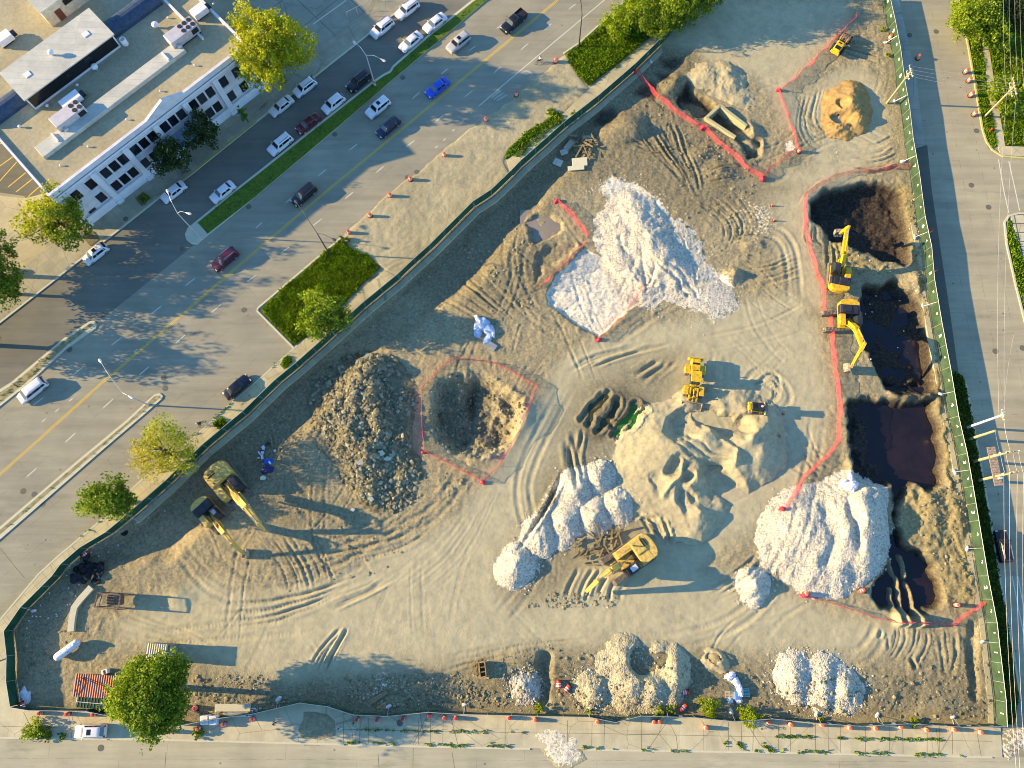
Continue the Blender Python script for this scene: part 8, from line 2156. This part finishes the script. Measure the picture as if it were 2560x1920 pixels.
# ------------------------------------------------------------------ people
M_SKIN = paint('skin', (.40, .24, .16), .6, dirt=.05); M_HAIR = paint('dark hair', (.02, .015, .012), .7)
def body_part(name, joints, edges, mat, parent, root_i=0, sub=1):
    me = bpy.data.meshes.new(name); me.from_pydata([j[:3] for j in joints], edges, []); o = bpy.data.objects.new(name, me); COL.objects.link(o); o.parent = parent
    md = o.modifiers.new('skin', 'SKIN'); 
    for i, j in enumerate(joints): me.skin_vertices[0].data[i].radius = (j[3], j[3] * (j[4] if len(j) > 4 else 1))
    me.skin_vertices[0].data[root_i].use_root = True
    s = o.modifiers.new('sub', 'SUBSURF'); s.levels = sub; s.render_levels = sub
    me.materials.append(mat); return o
def hand(J, E, wrist, d, side):
    """five short finger chains growing out of a palm"""
    n = len(J); w = Vector(wrist); d = Vector(d).normalized(); s = Vector(side).normalized()
    J.append((*(w + d * .07), .032)); palm = n
    for k in range(4):
        b = w + d * .10 + s * (.028 * (k - 1.5)); t = b + d * (.075 - abs(k - 1.3) * .012) + Vector((0, 0, -.012))
        i = len(J); J.append((*b, .011)); J.append((*t, .008)); E.append((palm, i)); E.append((i, i + 1))
    i = len(J); b = w + d * .04 - s * .05; J.append((*b, .012)); J.append((*(b + d * .05 - s * .02), .009)); E.append((palm, i)); E.append((i, i + 1))
    return palm
def person(loc, rz, shirt, trousers, label, pose='walk', hat=None):
    r = empty('person', loc, rz, label, 'person')
    st = .16 if pose == 'walk' else 0
    if pose == 'ride':
        hipz, lean = .95, .28; legs = [((0, .1, .95), (.32, .12, .72), (.12, .12, .34)), ((0, -.1, .95), (.30, -.12, .88), (.18, -.12, .52))]; sh = (.30, 0, 1.42); hands = [((.28, .19, 1.38), (.50, .24, 1.15), (.64, .24, 1.05)), ((.28, -.19, 1.38), (.50, -.24, 1.15), (.64, -.24, 1.05))]
    else:
        hipz, lean = .92, 0; legs = [((0, .09, .92), (st + .05, .1, .5), (st, .1, .08)), ((0, -.09, .92), (-st + .05, -.1, .5), (-st - .05, -.1, .08))]; sh = (.02, 0, 1.42); hands = [((0, .2, 1.40), (-st * .6, .25, 1.12), (st * .3, .26, .88)), ((0, -.2, 1.40), (st * .6, -.25, 1.12), (st * 1.2, -.25, .90))]
    J = [(0, 0, hipz, .13), (sh[0] * .6, 0, hipz + .25, .125), (sh[0], 0, sh[2] - .04, .13), (sh[0] + .03, 0, sh[2] + .08, .055), (sh[0] + .05, 0, sh[2] + .20, .095), (sh[0] + .06, 0, sh[2] + .28, .085)]; E = [(0, 1), (1, 2), (2, 3), (3, 4), (4, 5)]
    for a, k, f in legs:
        i = len(J); J += [(*a, .085), (*k, .06), (*f, .04), (f[0] + .15, f[1], f[2] - .04, .035)]; E += [(0, i), (i, i + 1), (i + 1, i + 2), (i + 2, i + 3)]
    for s_, e_, h_ in hands:
        i = len(J); J += [(*s_, .055), (*e_, .042), (*h_, .03)]; E += [(2, i), (i, i + 1), (i + 1, i + 2)]
        p_ = hand(J, E, h_, Vector(h_) - Vector(e_), (1, 0, 0) if pose != 'ride' else (0, 1, 0)); E.append((i + 2, p_))
    body_part('body', J, E, M_SKIN, r)
    Js = [(0, 0, hipz + .06, .145), (sh[0] * .6, 0, hipz + .25, .145), (sh[0], 0, sh[2] - .04, .15)]; Es = [(0, 1), (1, 2)]
    for s_, e_, h_ in hands:
        i = len(Js); m_ = Vector(s_).lerp(Vector(e_), .7); Js += [(*s_, .075), (*m_, .06)]; Es += [(2, i), (i, i + 1)]
    body_part('shirt', Js, Es, shirt, r)
    Jt = [(0, 0, hipz, .145)]; Et = []
    for a, k, f in legs:
        i = len(Jt); m_ = Vector(k).lerp(Vector(f), .85); Jt += [(*a, .10), (*k, .075), (*m_, .06)]; Et += [(0, i), (i, i + 1), (i + 1, i + 2)]
    body_part('trousers', Jt, Et, trousers, r)
    c = (sh[0] + .05, 0, sh[2] + .24)
    MB().lathe([(.105, -.02), (.11, .03), (.085, .09), (.03, .115)], c, 12).build('hair' if hat is None else 'hat', M_HAIR if hat is None else hat, r, smooth=True)
    return r
def bicycle(loc, rz, label, mat):
    r = empty('bicycle', loc, rz, label, 'bicycle')
    for x in (-.5, .52):
        w = MB(); n = 20
        for k in range(n):
            a, b = 2 * math.pi * k / n, 2 * math.pi * (k + 1) / n; w.tube([(x + .33 * math.cos(a), 0, .34 + .33 * math.sin(a)), (x + .33 * math.cos(b), 0, .34 + .33 * math.sin(b))], .025, 5)
        w = w.build('wheel', M_RUBBER, r); m = MB()
        for k in range(8): a = math.pi * k / 8; m.tube([(x - .32 * math.cos(a), 0, .34 - .32 * math.sin(a)), (x + .32 * math.cos(a), 0, .34 + .32 * math.sin(a))], .005, 4)
        m.build('spokes', M_GALV, w)
    MB().tube([(-.5, 0, .34), (-.05, 0, .30), (-.2, 0, .85), (-.5, 0, .34)], .025, 6).tube([(-.05, 0, .30), (.38, 0, .8), (-.17, 0, .78)], .025, 6).tube([(.52, 0, .34), (.38, 0, .8), (.36, 0, .98)], .022, 6).build('frame', mat, r)
    MB().tube([(.5, -.26, 1.02), (.38, -.1, 1.0), (.36, 0, .98), (.38, .1, 1.0), (.5, .26, 1.02)], .02, 6).build('handlebar', M_DARK, r); MB().box((-.22, 0, .9), (.26, .14, .06), bevel=.02).build('saddle', M_DARK, r); MB().tube([(-.05, -.14, .30), (-.05, .14, .30)], .03, 6).build('pedals', M_DARK, r)
    return r
q = at(1347, 158, .0); bicycle((q.x, q.y, .01), AVE + math.pi * .9, 'bicycle ridden on the avenue beside the orange drum', M_DARK)
person((q.x, q.y, .01), AVE + math.pi * .9, M_WHITE, M_DARK, 'person in a white shirt riding a bicycle on the avenue beside an orange drum', 'ride')
q = at(506, 1060); bicycle((q.x, q.y, .01), AVE, 'dark bicycle ridden on the avenue near the weed square', M_DARK)
person((q.x, q.y, .01), AVE, M_DARK, M_DARK, 'person in dark clothes and a white helmet riding near the weed square', 'ride', M_WHITE)
q = at(691, 1806); person((q.x, q.y, .11), .2, M_WHITE, M_DARK, 'person in a white shirt walking on the bottom pavement near the dirt driveway')
q = at(853, 1818); person((q.x, q.y, .11), 2.2, paint('cyan shirt', (.05, .35, .60), .7), M_SHEET, 'person in a blue shirt at the left end of the weedy bottom pavement')
